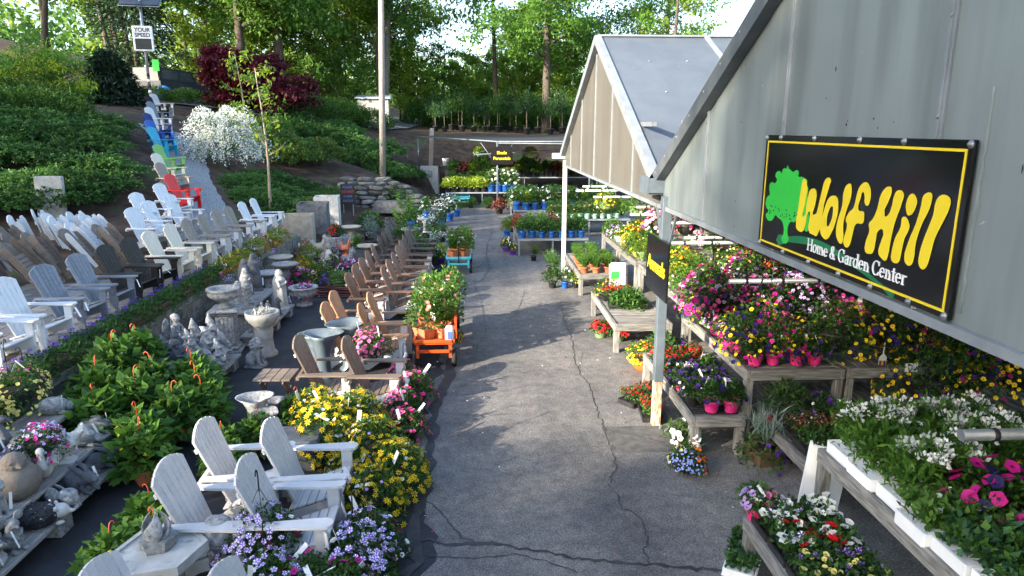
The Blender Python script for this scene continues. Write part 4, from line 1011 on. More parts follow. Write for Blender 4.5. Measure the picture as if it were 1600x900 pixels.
_potm = {}
def pot_mesh(style, m, r, h):
    k = (style, m, round(r, 3), round(h, 3))
    if k in _potm: return _potm[k]
    mb = MB()
    if style == 'round': mb.lathe([(r * .70, 0), (r * .74, .01), (r * .93, h * .8), (r, h * .82), (r, h), (r * .9, h), (r * .88, h * .88)], 14)
    elif style == 'square':
        a, b = r * .72, r
        for z, q in ((0, a), (h * .85, b * .96), (h * .86, b), (h, b), (h, b * .9), (h * .85, b * .88)):
            for sx, sy in ((-1, -1), (1, -1), (1, 1), (-1, 1)): mb.v.append((sx * q, sy * q, z))
        for i in range(5):
            for k2 in range(4): j = (k2 + 1) % 4; mb.face([4 * i + k2, 4 * i + j, 4 * i + 4 + j, 4 * i + 4 + k2])
        mb.face([0, 3, 2, 1]); mb.face([20, 21, 22, 23])
    elif style == 'bowl': mb.lathe([(r * .55, 0), (r * .8, h * .25), (r * .97, h * .8), (r, h), (r * .92, h), (r * .88, h * .85)], 16)
    elif style == 'trough':
        for sx in (0,): mb.box((-r, -r * .5, 0), (r, r * .5, h * .1))
        mb.box((-r, -r * .5, h * .1), (-r + .015, r * .5, h)); mb.box((r - .015, -r * .5, h * .1), (r, r * .5, h)); mb.box((-r + .015, -r * .5, h * .1), (r - .015, -r * .5 + .015, h)); mb.box((-r + .015, r * .5 - .015, h * .1), (r - .015, r * .5, h))
    elif style == 'flat':      # shallow carrying tray with open lattice bottom and six small cells
        for y in (-1, 1): mb.box((-r, y * r * .5 - .008, 0), (r, y * r * .5 + .008, h))
        for x in (-1, 1): mb.box((x * r - .008, -r * .5 + .008, 0), (x * r + .008, r * .5 - .008, h))
        for i in range(6): mb.box((-r + .008, -r * .5 + .02 + i * r * .19, 0), (r - .008, -r * .5 + .035 + i * r * .19, .012))
        for i in range(3):
            for j in range(2): mb.box((-r * .9 + i * r * .62, -r * .44 + j * r * .46, .014), (-r * .9 + i * r * .62 + r * .54, -r * .44 + j * r * .46 + r * .40, h * .9))
    me = mb.mesh('pot', M[m]); _potm[k] = me; return me
_soilm = {}
def soil_mesh(r, h, sq):
    k = (round(r, 3), round(h, 3), sq)
    if k not in _soilm:
        mb = MB()
        mb.lathe([(r * .86, h * .86), (r * .5, h * .93)], 4 if sq else 12)
        _soilm[k] = mb.mesh('soil', M['soil'])
    return _soilm[k]
hook_m = MB().tube([(0, 0, 0), (0, 0, .14), (.012, 0, .19), (.035, 0, .205), (.055, 0, .19), (.058, 0, .165)], .006, 6).mesh('hook', M['hook'])
hook_b = MB().tube([(0, 0, 0), (0, 0, .14), (.012, 0, .19), (.035, 0, .205), (.055, 0, .19), (.058, 0, .165)], .006, 6).mesh('hook', M['black'])
def wires(r, h, m):
    mb = MB()
    for i in range(3): a = 2.1 * i + .4; mb.tube([(r * math.cos(a), r * math.sin(a), 0), (.01 * math.cos(a), .01 * math.sin(a), h)], .0025, 4)
    return mb.mesh('hanger_wire', M[m])
stake = MB().box((-.01, -.001, 0), (.01, .001, .09)).mesh('plant_tag', M['tag_white'])
loop_tag = MB().cbox((-.022, -.0015, -.20), (.022, .0015, -.12), .003).box((-.006, -.001, -.12), (.006, .001, 0)).mesh('plant_tag', M['tag_white'])

SP = {}
def spec(key, name, cat, leaf, n, L, Wd, Rr, Hh, flowers=(), pot=None, shape='mound', hook=None, tags=0, z0=None, droop=0.0, zmin=-.25):
    SP[key] = dict(name=name, cat=cat, leaf=leaf if isinstance(leaf, tuple) else (leaf,), n=n, L=L, W=Wd, R=Rr, H=Hh, fl=flowers, pot=pot, shape=shape, hook=hook, tags=tags, z0=z0, droop=droop, zmin=zmin)
def plant_proto(key):
    s = SP[key]; r = np.random.default_rng(abs(hash_(key)) % 99991)
    t = thing(s['name'], 'x', s['cat'])
    ph = 0
    if s['pot']:
        style, m, pr, ph = s['pot']
        put('pot', pot_mesh(style, m, pr, ph), t)
        if style != 'flat': put('soil', soil_mesh(pr, ph, style in ('square', 'trough')), t, rot=(0, 0, R(45) if style == 'square' else 0), sc=(1, .5, 1) if style == 'trough' else None)
    z0 = s['z0'] if s['z0'] is not None else ph
    n, Rr, Hh = s['n'], s['R'], s['H']; geo = []
    nm = len(s['leaf'])
    if s['shape'] == 'mound':
        for k in range(nm):
            P, d, kk = mound_pts(r, n // nm, Rr, Hh, s['zmin'], .35, s['droop'], z0)
            geo.append(leaf_geo(r, P, d * .7 + r.normal(size=d.shape) * .55 + np.array([0, 0, .15]), s['L'] * (.7 + .6 * r.random(len(P))), s['W'] * (.7 + .6 * r.random(len(P)))))
    elif s['shape'] == 'box':        # a full flat or tray: plants fill a rectangle Rr x Rr/2
        for k in range(nm):
            q = n // nm; P = np.stack([r.uniform(-1, 1, q) * Rr, r.uniform(-.5, .5, q) * Rr, z0 + Hh * r.random(q) ** .6], -1)
            P[:, 2] *= 1 + .15 * np.sin(P[:, 0] * 40) * np.cos(P[:, 1] * 37)
            geo.append(leaf_geo(r, P, r.normal(size=P.shape) * .6 + np.array([0, 0, .7]), s['L'] * (.7 + .6 * r.random(q)), s['W'] * (.7 + .6 * r.random(q))))
    elif s['shape'] == 'tuft':       # upright grassy blades from the pot
        for k in range(nm):
            q = n // nm; a = r.uniform(0, 2 * math.pi, q); rad = Rr * .35 * np.sqrt(r.random(q)); P = np.stack([rad * np.cos(a), rad * np.sin(a), np.full(q, z0)], -1)
            D = np.stack([np.cos(a) * r.random(q) * .6, np.sin(a) * r.random(q) * .6, np.ones(q)], -1)
            geo.append(leaf_geo(r, P, D, Hh * (.6 + .5 * r.random(q)), s['W'], .1))
            up = P + D / np.linalg.norm(D, axis=1)[:, None] * (Hh * r.uniform(.45, .9, q))[:, None]
            out = np.stack([np.cos(a), np.sin(a), -.15 + 0 * a], -1) + r.normal(size=P.shape) * .4
            geo.append(leaf_geo(r, up, out, s['L'] * (.6 + .6 * r.random(q)), s['W'], .1))
    elif s['shape'] == 'stems':      # upright leafy stems
        st = 14; a = r.uniform(0, 2 * math.pi, st); lean = r.uniform(.05, .5, st)
        for k in range(nm):
            q = n // nm; i = r.integers(0, st, q); u = .12 + .88 * r.random(q)
            P = np.stack([np.cos(a[i]) * (Rr * .2 + lean[i] * Rr * 1.6 * u), np.sin(a[i]) * (Rr * .2 + lean[i] * Rr * 1.6 * u), z0 + Hh * u * (1 - .35 * lean[i])], -1)
            b = r.uniform(0, 2 * math.pi, q); D = np.stack([np.cos(b), np.sin(b), .25 + .5 * r.random(q)], -1)
            geo.append(leaf_geo(r, P, D, s['L'] * (.6 + .7 * r.random(q)) * (1.1 - .4 * u), s['W'] * (.7 + .5 * r.random(q)) * (1.1 - .4 * u)))
    me = leaves_mesh('foliage', geo, [M[x] for x in s['leaf']])
    if s['shape'] == 'tuft': pass
    put('foliage', me, t, kind='stuff')
    for (kind, pc, eye, nf, size, zone) in s['fl']:
        if s['shape'] == 'box':
            P = np.stack([r.uniform(-1, 1, nf) * Rr * zone[1] + zone[0] * Rr, r.uniform(-.5, .5, nf) * Rr, z0 + Hh * (.85 + .3 * r.random(nf))], -1); N = r.normal(size=P.shape) * .5 + np.array([0, -.2, 1])
        elif s['shape'] in ('tuft', 'stems'):
            a = r.uniform(0, 2 * math.pi, nf); q = np.sqrt(r.random(nf)) * Rr; P = np.stack([q * np.cos(a), q * np.sin(a), z0 + Hh * r.uniform(.6, 1.08, nf)], -1); N = r.normal(size=P.shape) * .5 + np.array([0, -.3, .8])
        else:
            d = dirs(r, nf * 6, zone[2] if len(zone) > 2 else -.1)
            if zone[0] is None and zone[1]: pass
            elif zone[0] is None:      # blooms gather in patches
                cs = unit(r.normal(size=(4, 3)) + np.array([0, 0, .3])); d = d[np.argsort(-((d @ cs.T).max(1)) + r.normal(size=len(d)) * .22)]
            else:
                a = zone[0]; c = np.array([math.cos(a), math.sin(a), .35]); d = d[np.argsort(-(d @ c) + r.normal(size=len(d)) * zone[1])]
            d = d[:nf]; ph2 = np.arctan2(d[:, 1], d[:, 0]); lum = 1 + .12 * np.sin(3 * ph2 + Rr * 50) + .084 * np.sin(5 * ph2 + d[:, 2] * 4 + Hh * 30)
            P = np.stack([d[:, 0] * Rr * lum * 1.03, d[:, 1] * Rr * lum * 1.03, z0 + d[:, 2] * Hh * 1.06], -1)
            if s['droop']: P[:, 2] -= s['droop'] * (np.hypot(P[:, 0], P[:, 1]) / Rr) ** 2
            P += r.normal(size=P.shape) * size * .4; N = d + r.normal(size=d.shape) * .35 + np.array([0, 0, .25])
        put('blossoms', blossoms_mesh(r, kind, P, N, size, 'p_' + pc, 'p_' + eye), t, kind='stuff')
    if s['hook']:
        hm, hz = s['hook']
        put('hanger', wires(s['pot'][2] * .95, hz, 'black' if hm == 'b' else 'hook'), t, (0, 0, ph)); put('hook', hook_b if hm == 'b' else hook_m, t, (0, 0, ph + hz - .02))
    for k in range(s['tags']):
        a = r.uniform(0, 6.28); put('plant_tag', stake, t, (Rr * .6 * math.cos(a), Rr * .6 * math.sin(a), z0 + Hh * .6), (r.uniform(-1.3, 1.3) if Rr > .25 else r.uniform(-.5, .5), r.uniform(-.6, .6), r.uniform(0, 3)), (2.0, 1.6, 1.8) if Rr > .25 else 1.15)
    return t
def hash_(s):
    h = 7
    for c in s: h = (h * 31 + ord(c)) % 1000003
    return h
_pp = {}; _pr = random.Random(21)
def plant(key, x, y, z, label, group, sc=1.0, rz=None):
    rz = _pr.uniform(0, 6.28) if rz is None else rz
    if key not in _pp:
        o = plant_proto(key); _pp[key] = o; _kids[o.name] = list(o.children); o.location = (x, y, z); o.rotation_euler = (0, 0, rz); o.scale = (sc,) * 3; o['label'] = label
    else: o = copy_tree(_pp[key], None, label, (x, y, z), rz, sc)
    if group: o['group'] = group
    return o

A = (None, 0)
PET = lambda c, n, s, e='eye', z=A: ('petunia', c, e, n, s, z)
spec('sunny', 'flower_basket', 'flowers', ('leaf_dark', 'leaf'), 1500, .055, .022, .36, .30, (('daisy', 'yellow', 'gold', 190, .036, (None, 1)), ('petunia', 'white', 'butter', 14, .022, A)), ('bowl', 'green_pot', .19, .2), z0=.2, droop=.14, tags=2)
spec('sunny2', 'flower_basket', 'flowers', ('leaf', 'leaf_dark'), 1300, .055, .022, .32, .27, (('daisy', 'yellow', 'gold', 150, .036, (None, 1)), ('petunia', 'lilac', 'white', 30, .016, A)), ('bowl', 'black_pot', .18, .2), z0=.2, droop=.14, hook=('b', .38), tags=2)
spec('starpet', 'petunia_basket', 'flowers', ('leaf_dark', 'leaf'), 1200, .04, .024, .34, .24, (('star', 'white', 'violet', 120, .026, A), PET('burgundy', 26, .032), PET('white', 10, .028, 'butter')), ('bowl', 'black_pot', .19, .2), z0=.18, droop=.14, hook=('b', .38), tags=2)
spec('starpet2', 'petunia_basket', 'flowers', ('leaf', 'leaf_dark'), 1100, .04, .024, .32, .25, (('star', 'lilac', 'white', 90, .025, A), PET('magenta', 30, .03)), ('bowl', 'black_pot', .19, .2), z0=.18, droop=.12, tags=2)
spec('pinkpet', 'petunia_basket', 'flowers', ('leaf_dark', 'leaf'), 1000, .042, .024, .30, .25, (PET('pink', 70, .028, 'hot'), PET('hot', 30, .028), ('petunia', 'violet', 'white', 12, .018, A)), ('bowl', 'black_pot', .18, .2), z0=.2, droop=.12, hook=('b', .35), tags=2)
spec('magpet', 'petunia_basket', 'flowers', ('leaf', 'leaf_dark'), 1300, .042, .022, .40, .30, (PET('magenta', 110, .024), PET('pink', 60, .023, 'hot', (None, 1)), ('star', 'white', 'violet', 50, .024, (None, 1)), ('petunia', 'purple', 'navy', 20, .024, A)), ('bowl', 'black_pot', .2, .2), z0=.2, droop=.12, hook=('b', .38))
spec('goldbasket', 'flower_basket', 'flowers', ('leaf', 'leaf_dark'), 1400, .042, .02, .40, .32, (PET('yellow', 150, .021, 'gold'), PET('magenta', 22, .026), PET('navy', 14, .03, 'purple')), ('bowl', 'black_pot', .2, .2), z0=.18, droop=.12, hook=('b', .38), tags=1)
spec('mixbasket', 'flower_basket', 'flowers', ('leaf_dark', 'leaf'), 1400, .042, .02, .40, .32, (PET('navy', 50, .032, 'purple'), PET('yellow', 60, .021, 'gold'), PET('magenta', 30, .025)), ('bowl', 'black_pot', .2, .2), z0=.18, droop=.12, hook=('b', .38), tags=1)
spec('lilacbasket', 'petunia_basket', 'flowers', ('leaf_dark',), 1000, .04, .022, .36, .26, (('star', 'white', 'violet', 110, .025, A), PET('magenta', 40, .025)), ('bowl', 'black_pot', .19, .2), z0=.18, droop=.12)
spec('yelmag', 'flower_basket', 'flowers', ('leaf', 'leaf_dark'), 900, .04, .02, .30, .22, (PET('butter', 90, .02, 'yellow'), PET('magenta', 36, .024)), ('bowl', 'black_pot', .18, .18), z0=.16, droop=.12, hook=('b', .3), tags=1)
spec('pinkpot', 'petunia_pot', 'flowers', ('leaf_dark', 'leaf'), 420, .045, .022, .14, .16, (PET('navy', 12, .03, 'purple'), PET('lilac', 8, .026, 'purple')), ('round', 'pink_pot', .085, .13), z0=.17, tags=1)
spec('pinkpot_y', 'petunia_pot', 'flowers', ('leaf', 'leaf_dark'), 420, .042, .02, .15, .17, (PET('yellow', 22, .02, 'gold'), PET('magenta', 9, .026)), ('round', 'pink_pot', .085, .13), z0=.17, tags=1)
spec('pinkpot_l', 'petunia_pot', 'flowers', ('leaf', 'leaf_dark'), 420, .042, .02, .15, .16, (PET('pink', 9, .034, 'purple'), PET('lilac', 12, .032, 'purple')), ('round', 'pink_pot', .085, .13), z0=.17, tags=1)
spec('redpot', 'verbena_pot', 'flowers', ('leaf_dark',), 420, .045, .02, .15, .15, (('bit', 'red', 'red', 90, .016, A),), ('round', 'black_pot', .085, .12), z0=.15)
spec('violpot', 'petunia_pot', 'flowers', ('leaf_dark', 'leaf'), 420, .045, .022, .15, .16, (PET('purple', 14, .03, 'navy'), PET('violet', 10, .026), PET('white', 4, .026, 'butter')), ('round', 'black_pot', .085, .12), z0=.15)
spec('redbowl', 'begonia_pot', 'flowers', ('leaf_dark', 'leaf'), 360, .05, .035, .20, .15, (('petunia', 'red', 'red', 60, .03, A),), ('round', 'green_pot', .12, .14), z0=.15, hook=None)
spec('redflat', 'flower_tray', 'flowers', ('leaf', 'leaf_dark'), 700, .045, .022, .30, .14, (('bit', 'red', 'red', 160, .018, (0, 1)),), ('flat', 'black_pot', .30, .07), shape='box', z0=.07)
spec('whitepet', 'petunia_pot', 'flowers', ('leaf', 'leaf_fresh'), 600, .045, .022, .22, .2, (PET('white', 26, .038, 'butter'),), ('round', 'black_pot', .12, .14), z0=.14)
spec('lobeliabowl', 'flower_bowl', 'flowers', ('leaf', 'leaf_dark'), 560, .04, .018, .19, .15, (('bit', 'sky', 'sky', 90, .014, (-1.4, .25)), PET('orange', 40, .019, 'gold', (.3, .25)), PET('butter', 26, .018, 'gold', (2.6, .25))), ('bowl', 'black_pot', .16, .12), z0=.12, droop=.05)
spec('sparkbowl', 'mixed_planter', 'flowers', ('leaf', 'leaf_dark'), 560, .045, .02, .25, .2, (('cluster', 'red', 'red', 4, .05, (-1.0, .5)), PET('purple', 70, .024, 'navy', (-1.8, .5))), ('square', 'brown_pot' if 'brown_pot' in M else 'terracotta', .13, .16), z0=.16, droop=.12)
spec('spike', 'spike_grass', 'plant', ('leaf_grey',), 70, .18, .01, .2, .38, (), ('round', 'black_pot', .07, .1), shape='tuft')
spec('cleome', 'cleome_tray', 'flowers', ('leaf', 'leaf_fresh'), 1500, .085, .022, .30, .34, (('cluster', 'white', 'white', 34, .07, (.1, .9)),), ('flat', 'foam', .31, .10), shape='box', z0=.08)
spec('cleome0', 'cleome_tray', 'plant', ('leaf', 'leaf_fresh'), 1500, .085, .022, .30, .32, (('cluster', 'white', 'white', 4, .05, (.5, .5)),), ('flat', 'foam', .31, .10), shape='box', z0=.08)
spec('daisytray', 'daisy_tray', 'flowers', ('leaf', 'leaf_dark'), 900, .06, .02, .30, .20, (('daisy', 'yellow', 'gold', 22, .032, (0, 1)),), ('flat', 'foam', .31, .10), shape='box', z0=.08)
spec('bigpet', 'petunia_basket', 'flowers', ('leaf', 'leaf_dark'), 900, .05, .03, .30, .24, (PET('magenta', 44, .05, 'eye', (None, 1)), PET('navy', 32, .045, 'purple', (None, 1))), ('bowl', 'black_pot', .22, .2), z0=.18, droop=.08)
spec('nicotiana', 'flower_tray', 'flowers', ('leaf_fresh', 'leaf'), 700, .075, .035, .30, .16, (PET('white', 20, .026, 'butter', (0, 1)),), ('flat', 'foam', .31, .10), shape='box', z0=.08)
spec('broadtray', 'leafy_tray', 'plant', ('leaf_dark', 'leaf_blue', 'leaf'), 700, .07, .045, .30, .15, (), ('flat', 'foam', .31, .10), shape='box', z0=.08)
spec('pansytray', 'pansy_tray', 'flowers', ('leaf', 'leaf_dark'), 1000, .042, .024, .30, .13, (('star', 'lilac', 'purple', 22, .026, (0, 1)), PET('butter', 22, .022, 'gold', (0, 1))), ('flat', 'black_pot', .30, .07), shape='box', z0=.06)
spec('whitetray', 'petunia_tray', 'flowers', ('leaf', 'leaf_dark'), 900, .05, .028, .30, .16, (PET('white', 52, .042, 'butter', (0, 1)), ('star', 'white', 'purple', 7, .035, (.3, .6))), ('flat', 'black_pot', .30, .07), shape='box', z0=.06)
spec('redwhite', 'geranium_tray', 'flowers', ('leaf', 'leaf_dark'), 900, .05, .028, .30, .15, (('petunia', 'red', 'red', 18, .042, (.1, .6)), PET('white', 22, .04, 'butter', (0, 1)), ('star', 'white', 'purple', 8, .03, (0, 1))), ('flat', 'black_pot', .30, .07), shape='box', z0=.06)
spec('alyssum', 'alyssum_tray', 'flowers', ('leaf_dark', 'leaf'), 1100, .03, .012, .30, .11, (('bit', 'white', 'white', 80, .010, (0, 1)),), ('flat', 'black_pot', .30, .07), shape='box', z0=.06)
spec('greentray', 'seedling_tray', 'plant', ('leaf_dark', 'leaf'), 900, .04, .016, .30, .13, (), ('flat', 'black_pot', .30, .07), shape='box', z0=.06)
spec('limetray', 'seedling_tray', 'plant', ('leaf_fresh', 'leaf'), 900, .045, .02, .30, .16, (), ('flat', 'black_pot', .30, .07), shape='box', z0=.06)
spec('begtray', 'begonia_tray', 'flowers', ('leaf_rust', 'leaf_dark'), 700, .045, .03, .30, .13, (('bit', 'white', 'white', 40, .014, (0, 1)), ('bit', 'pink', 'pink', 20, .014, (0, 1))), ('flat', 'black_pot', .30, .07), shape='box', z0=.06)
spec('blueviol', 'verbena_bed', 'flowers', ('leaf_dark', 'leaf'), 900, .035, .018, .30, .16, (('cluster', 'violet', 'violet', 20, .042, A),), ('trough', 'brown_pot' if 'brown_pot' in M else 'terracotta', .26, .14), z0=.12, droop=.12)
spec('lilacbed', 'flower_trough', 'flowers', ('leaf_dark', 'leaf'), 800, .035, .018, .30, .18, (('bit', 'lilac', 'lilac', 120, .016, A), ('bit', 'white', 'white', 50, .014, A)), ('trough', 'terracotta', .26, .14), z0=.12, droop=.12)
spec('redyel', 'flower_trough', 'flowers', ('leaf', 'leaf_lime'), 700, .04, .02, .30, .2, (PET('yellow', 45, .02, 'gold', (2.6, .3)), PET('red', 40, .024, 'burgundy', (.3, .35)), PET('orange', 16, .02, 'gold')), ('trough', 'terracotta', .26, .14), z0=.14, droop=.1, tags=1)
spec('pinklime', 'flower_trough', 'flowers', ('leaf_lime', 'leaf_fresh'), 700, .045, .022, .32, .26, (PET('salmon', 40, .028, 'pink', (0, .4)), PET('pink', 20, .028)), ('bowl', 'tan_stone', .2, .2), z0=.18, droop=.08, tags=1)
spec('hydr', 'vine_pot', 'plant', ('leaf', 'leaf_fresh'), 360, .12, .075, .27, .30, (('bit', 'yellow', 'yellow', 4, .02, A),), ('square', 'terracotta', .12, .15), z0=.24, hook=('o', .36), zmin=-.45)
spec('hydr2', 'vine_pot', 'plant', ('leaf', 'leaf_fresh', 'leaf_dark'), 360, .12, .08, .26, .30, (), ('square', 'terracotta', .12, .15), z0=.24, hook=('o', .34), zmin=-.45)
spec('terrgrass', 'herb_pot', 'plant', ('leaf_fresh', 'leaf'), 260, .07, .012, .12, .24, (), ('round', 'terracotta', .09, .12), shape='tuft')
spec('bluepot', 'perennial_pot', 'plant', ('leaf', 'leaf_dark'), 300, .07, .03, .17, .26, (), ('round', 'blue_pot', .105, .19), z0=.26)
spec('bluepot_l', 'perennial_pot', 'plant', ('leaf_lime', 'leaf_fresh'), 300, .065, .03, .17, .26, (), ('round', 'blue_pot', .105, .19), z0=.26, tags=1)
spec('bluepot_w', 'perennial_pot', 'flowers', ('leaf', 'leaf_dark'), 300, .07, .03, .19, .34, (('petunia', 'white', 'butter', 14, .035, A),), ('round', 'blue_pot', .11, .2), z0=.3, tags=1)
spec('blackpot_l', 'perennial_pot', 'plant', ('leaf_lime', 'leaf_lime'), 300, .07, .035, .19, .2, (), ('round', 'black_pot', .10, .16), z0=.2, tags=1)
spec('blackpot_g', 'perennial_pot', 'plant', ('leaf', 'leaf_dark'), 300, .08, .03, .2, .24, (), ('round', 'black_pot', .10, .16), z0=.22)
spec('blackpot_f', 'perennial_pot', 'plant', ('leaf_fresh', 'leaf'), 320, .09, .022, .2, .34, (), ('round', 'black_pot', .10, .16), shape='stems')
spec('blackpot_r', 'perennial_pot', 'plant', ('leaf_red', 'leaf_rust'), 300, .07, .04, .2, .22, (('bit', 'pink', 'pink', 30, .014, A),), ('round', 'black_pot', .11, .18), z0=.2)
spec('mint', 'perennial_pot', 'plant', ('leaf_dark', 'leaf'), 280, .07, .02, .13, .22, (('bit', 'salmon', 'salmon', 8, .02, A),), ('round', 'mint_pot', .09, .16), z0=.2)
spec('purplepot', 'perennial_pot', 'flowers', ('leaf_dark', 'leaf'), 220, .05, .025, .14, .16, (('bit', 'yellow', 'yellow', 14, .02, A),), ('round', 'purple_pot', .10, .12), z0=.14, tags=2)
spec('silver', 'artemisia_pot', 'plant', ('leaf_grey',), 520, .07, .012, .22, .4, (), ('round', 'black_pot', .12, .18), shape='stems')
spec('tallgreen', 'perennial_pot', 'plant', ('leaf', 'leaf_fresh'), 520, .11, .022, .3, .55, (), ('round', 'black_pot', .13, .2), shape='stems')
spec('tallwhite', 'perennial_pot', 'flowers', ('leaf', 'leaf_grey'), 420, .09, .022, .28, .5, (('bit', 'white', 'white', 90, .02, A),), ('round', 'black_pot', .13, .2), shape='stems')
spec('bush', 'green_shrub', 'plant', ('leaf', 'leaf_dark'), 900, .07, .03, .36, .36, (), ('round', 'black_pot', .15, .18), z0=.2)
spec('bigveg', 'leafy_plant', 'plant', ('leaf', 'leaf_dark'), 900, .085, .03, .32, .24, (PET('purple', 2, .035),), ('flat', 'black_pot', .34, .07), z0=.08)
spec('tomato', 'tomato_pot', 'plant', ('leaf', 'leaf_fresh'), 640, .08, .03, .26, .48, (('bit', 'white', 'white', 6, .03, A),), ('square', 'terracotta', .13, .17), shape='stems')
spec('tomato_p', 'flower_pot', 'flowers', ('leaf_fresh', 'leaf'), 640, .07, .028, .28, .42, (('petunia', 'salmon', 'white', 8, .035, A), ('cluster', 'white', 'white', 4, .05, A)), ('square', 'terracotta', .13, .17), z0=.3)
spec('hangyel', 'hanging_basket', 'flowers', ('leaf_lime', 'leaf_fresh'), 700, .06, .03, .32, .26, (PET('yellow', 26, .028, 'gold'), PET('white', 12, .028, 'butter')), ('bowl', 'green_pot', .2, .2), z0=.2, droop=.08)
spec('hangwht', 'hanging_basket', 'flowers', ('leaf_fresh', 'leaf'), 700, .06, .03, .32, .26, (PET('white', 26, .03, 'butter'), PET('lilac', 26, .026)), ('bowl', 'mint_pot', .2, .2), z0=.2, droop=.08)
spec('hangpink', 'hanging_basket', 'flowers', ('leaf', 'leaf_dark'), 600, .05, .024, .34, .22, (('star', 'white', 'magenta', 90, .034, A), PET('magenta', 40, .034)), ('bowl', 'black_pot', .2, .2), z0=.2, droop=.08)
spec('hangsal', 'hanging_basket', 'flowers', ('leaf', 'leaf_fresh'), 600, .05, .024, .34, .22, (PET('salmon', 90, .034, 'hot'), PET('orange', 20, .03, 'gold')), ('bowl', 'green_pot', .2, .2), z0=.2, droop=.08)
spec('hangorg', 'hanging_basket', 'flowers', ('leaf_fresh', 'leaf'), 600, .05, .024, .32, .24, (PET('orange', 50, .024, 'gold'), PET('yellow', 50, .024, 'gold')), ('bowl', 'orange_pot', .2, .22), z0=.24, zmin=.0)
spec('greenbasket', 'hanging_basket', 'plant', ('leaf', 'leaf_fresh'), 800, .06, .028, .34, .3, (), ('bowl', 'green_pot', .2, .2), z0=.2, droop=.1)
spec('violmix', 'hanging_basket', 'flowers', ('leaf', 'leaf_dark'), 700, .045, .024, .32, .24, (PET('lilac', 30, .026, 'purple'), PET('butter', 24, .02, 'gold'), PET('navy', 16, .028, 'purple')), ('bowl', 'green_pot', .2, .2), z0=.2, droop=.1)

# ------------------------------------------------------------------ display benches
_slm = {}
def bench(label, x0, x1, y0, y1, z, along='x', legs=True, slat=.085, gap=.016, group='slatted wooden display benches', z_leg=0.0, m=None, name='display_bench', cat='bench', frame=.05):
    """slatted bench: slats run along x or y; frame boards all round; square legs"""
    t = thing(name, label, cat, ((x0 + x1) / 2, (y0 + y1) / 2, 0), 0, group)
    lx, ly = (x1 - x0) / 2, (y1 - y0) / 2
    f = frame
    MB().cbox((-lx - f, -ly - f, z - .10), (-lx - .002, ly + f, z + .022), .006).build('frame_board', M['old_wood_y'], t)
    MB().cbox((lx + .002, -ly - f, z - .10), (lx + f, ly + f, z + .022), .006).build('frame_board', M['old_wood_y'], t)
    MB().cbox((-lx, -ly - f, z - .10), (lx, -ly - .002, z + .020), .006).build('frame_board', M['old_wood'], t)
    MB().cbox((-lx, ly + .002, z - .10), (lx, ly + f, z + .020), .006).build('frame_board', M['old_wood'], t)
    L = lx if along == 'x' else ly; Wd = ly if along == 'x' else lx
    n = int((2 * Wd) / (slat + gap)); st = 2 * Wd / n
    k = (along, round(L, 3), round(st, 3))
    if k not in _slm:
        a = (-L, -st / 2 + gap / 2, -.022); b = (L, st / 2 - gap / 2, 0)
        mb = MB().cbox(a, b, .004) if along == 'x' else MB().cbox((a[1], a[0], a[2]), (b[1], b[0], b[2]), .004)
        _slm[k] = mb.mesh('slat', M['old_wood'] if along == 'x' else M['old_wood_y'])
    for i in range(n):
        c = -Wd + st * (i + .5)
        put('slat', _slm[k], t, (0, c, z + _pr.uniform(-.002, .004)) if along == 'x' else (c, 0, z + _pr.uniform(-.002, .004)))
    if legs:
        ny = 2 if 2 * ly < 2.6 else 3
        for sx in (-1, 1):
            for j in range(ny):
                y = -ly + .0 + (2 * ly) * j / (ny - 1); x = sx * (lx - .0)
                MB().cbox((x - .045, y - .045, z_leg), (x + .045, y + .045, z - .102), .006).build('leg', M['old_wood_z'], t)
    return t
def tray_grid(w, l, parent=None):
    mb = MB()
    for i in range(int(w / .05) + 1): mb.box((-w / 2 + i * .05 - .004, -l / 2, 0), (-w / 2 + i * .05 + .004, l / 2, .012))
    for j in range(int(l / .05) + 1): mb.box((-w / 2, -l / 2 + j * .05 - .004, .012), (w / 2, -l / 2 + j * .05 + .004, .022))
    return mb.mesh('carrying_tray', M['black'])
# ------------------------------------------------------------------ benches and plants on the right of the path
def row(keys, xs, ys, z, desc, where, group, sc=1.0, jit=.02, rz=None, start=0):
    """one plant per grid place; label counts from the front and from the path"""
    i = 0; out = []
    for b, y in enumerate(ys):
        for a, x in enumerate(xs):
            k = keys[i % len(keys)] if not callable(keys) else keys(a, b)
            i += 1
            if not k: continue
            d = desc if isinstance(desc, str) else desc[k]
            pos = f'{ORD[a]} across' if len(xs) > 1 else ''
            rowt = f'{ORD[b + start]} row' if len(ys) > 1 else ''
            lb = f'{d}, {where}' + (f', {rowt}' if rowt else '') + (f', {pos}' if pos else '')
            out.append(plant(k, x + _pr.uniform(-jit, jit), y + _pr.uniform(-jit, jit), z, lb, group, sc * _pr.uniform(.92, 1.08), rz))
    return out
GB = 'bedding plants and pots on the display benches'
b0 = bench('low slatted bench at the bottom right filled with white and red petunias', 2.22, 2.80, 1.6, 4.92, .45, 'y')
b1 = bench('higher bench at the bottom right holding white foam trays of cleome', 2.90, 4.25, 1.2, 5.12, .95, 'y')
zb = .455
for k, y, lb in [('whitetray', 4.74, 'tray of white petunias at the far end of the bottom right bench'), ('redwhite', 4.42, 'tray of red geraniums and white petunias on the bottom right bench'), ('pansytray', 4.10, 'tray of lilac and yellow pansies behind the bottom edge of the low bench'),
                 ('pansytray', 3.78, 'tray of small lilac pansies at the bottom edge of the low bench'), ('limetray', 3.46, 'leafy tray cut by the bottom edge on the low bench')]:
    plant(k, 2.51, y, zb, lb, GB, 1.0, _pr.choice((0, math.pi)))
plant('pinkpot_l', 2.26, 4.93, zb, 'small pink petunia at the corner of the bottom right bench', GB)
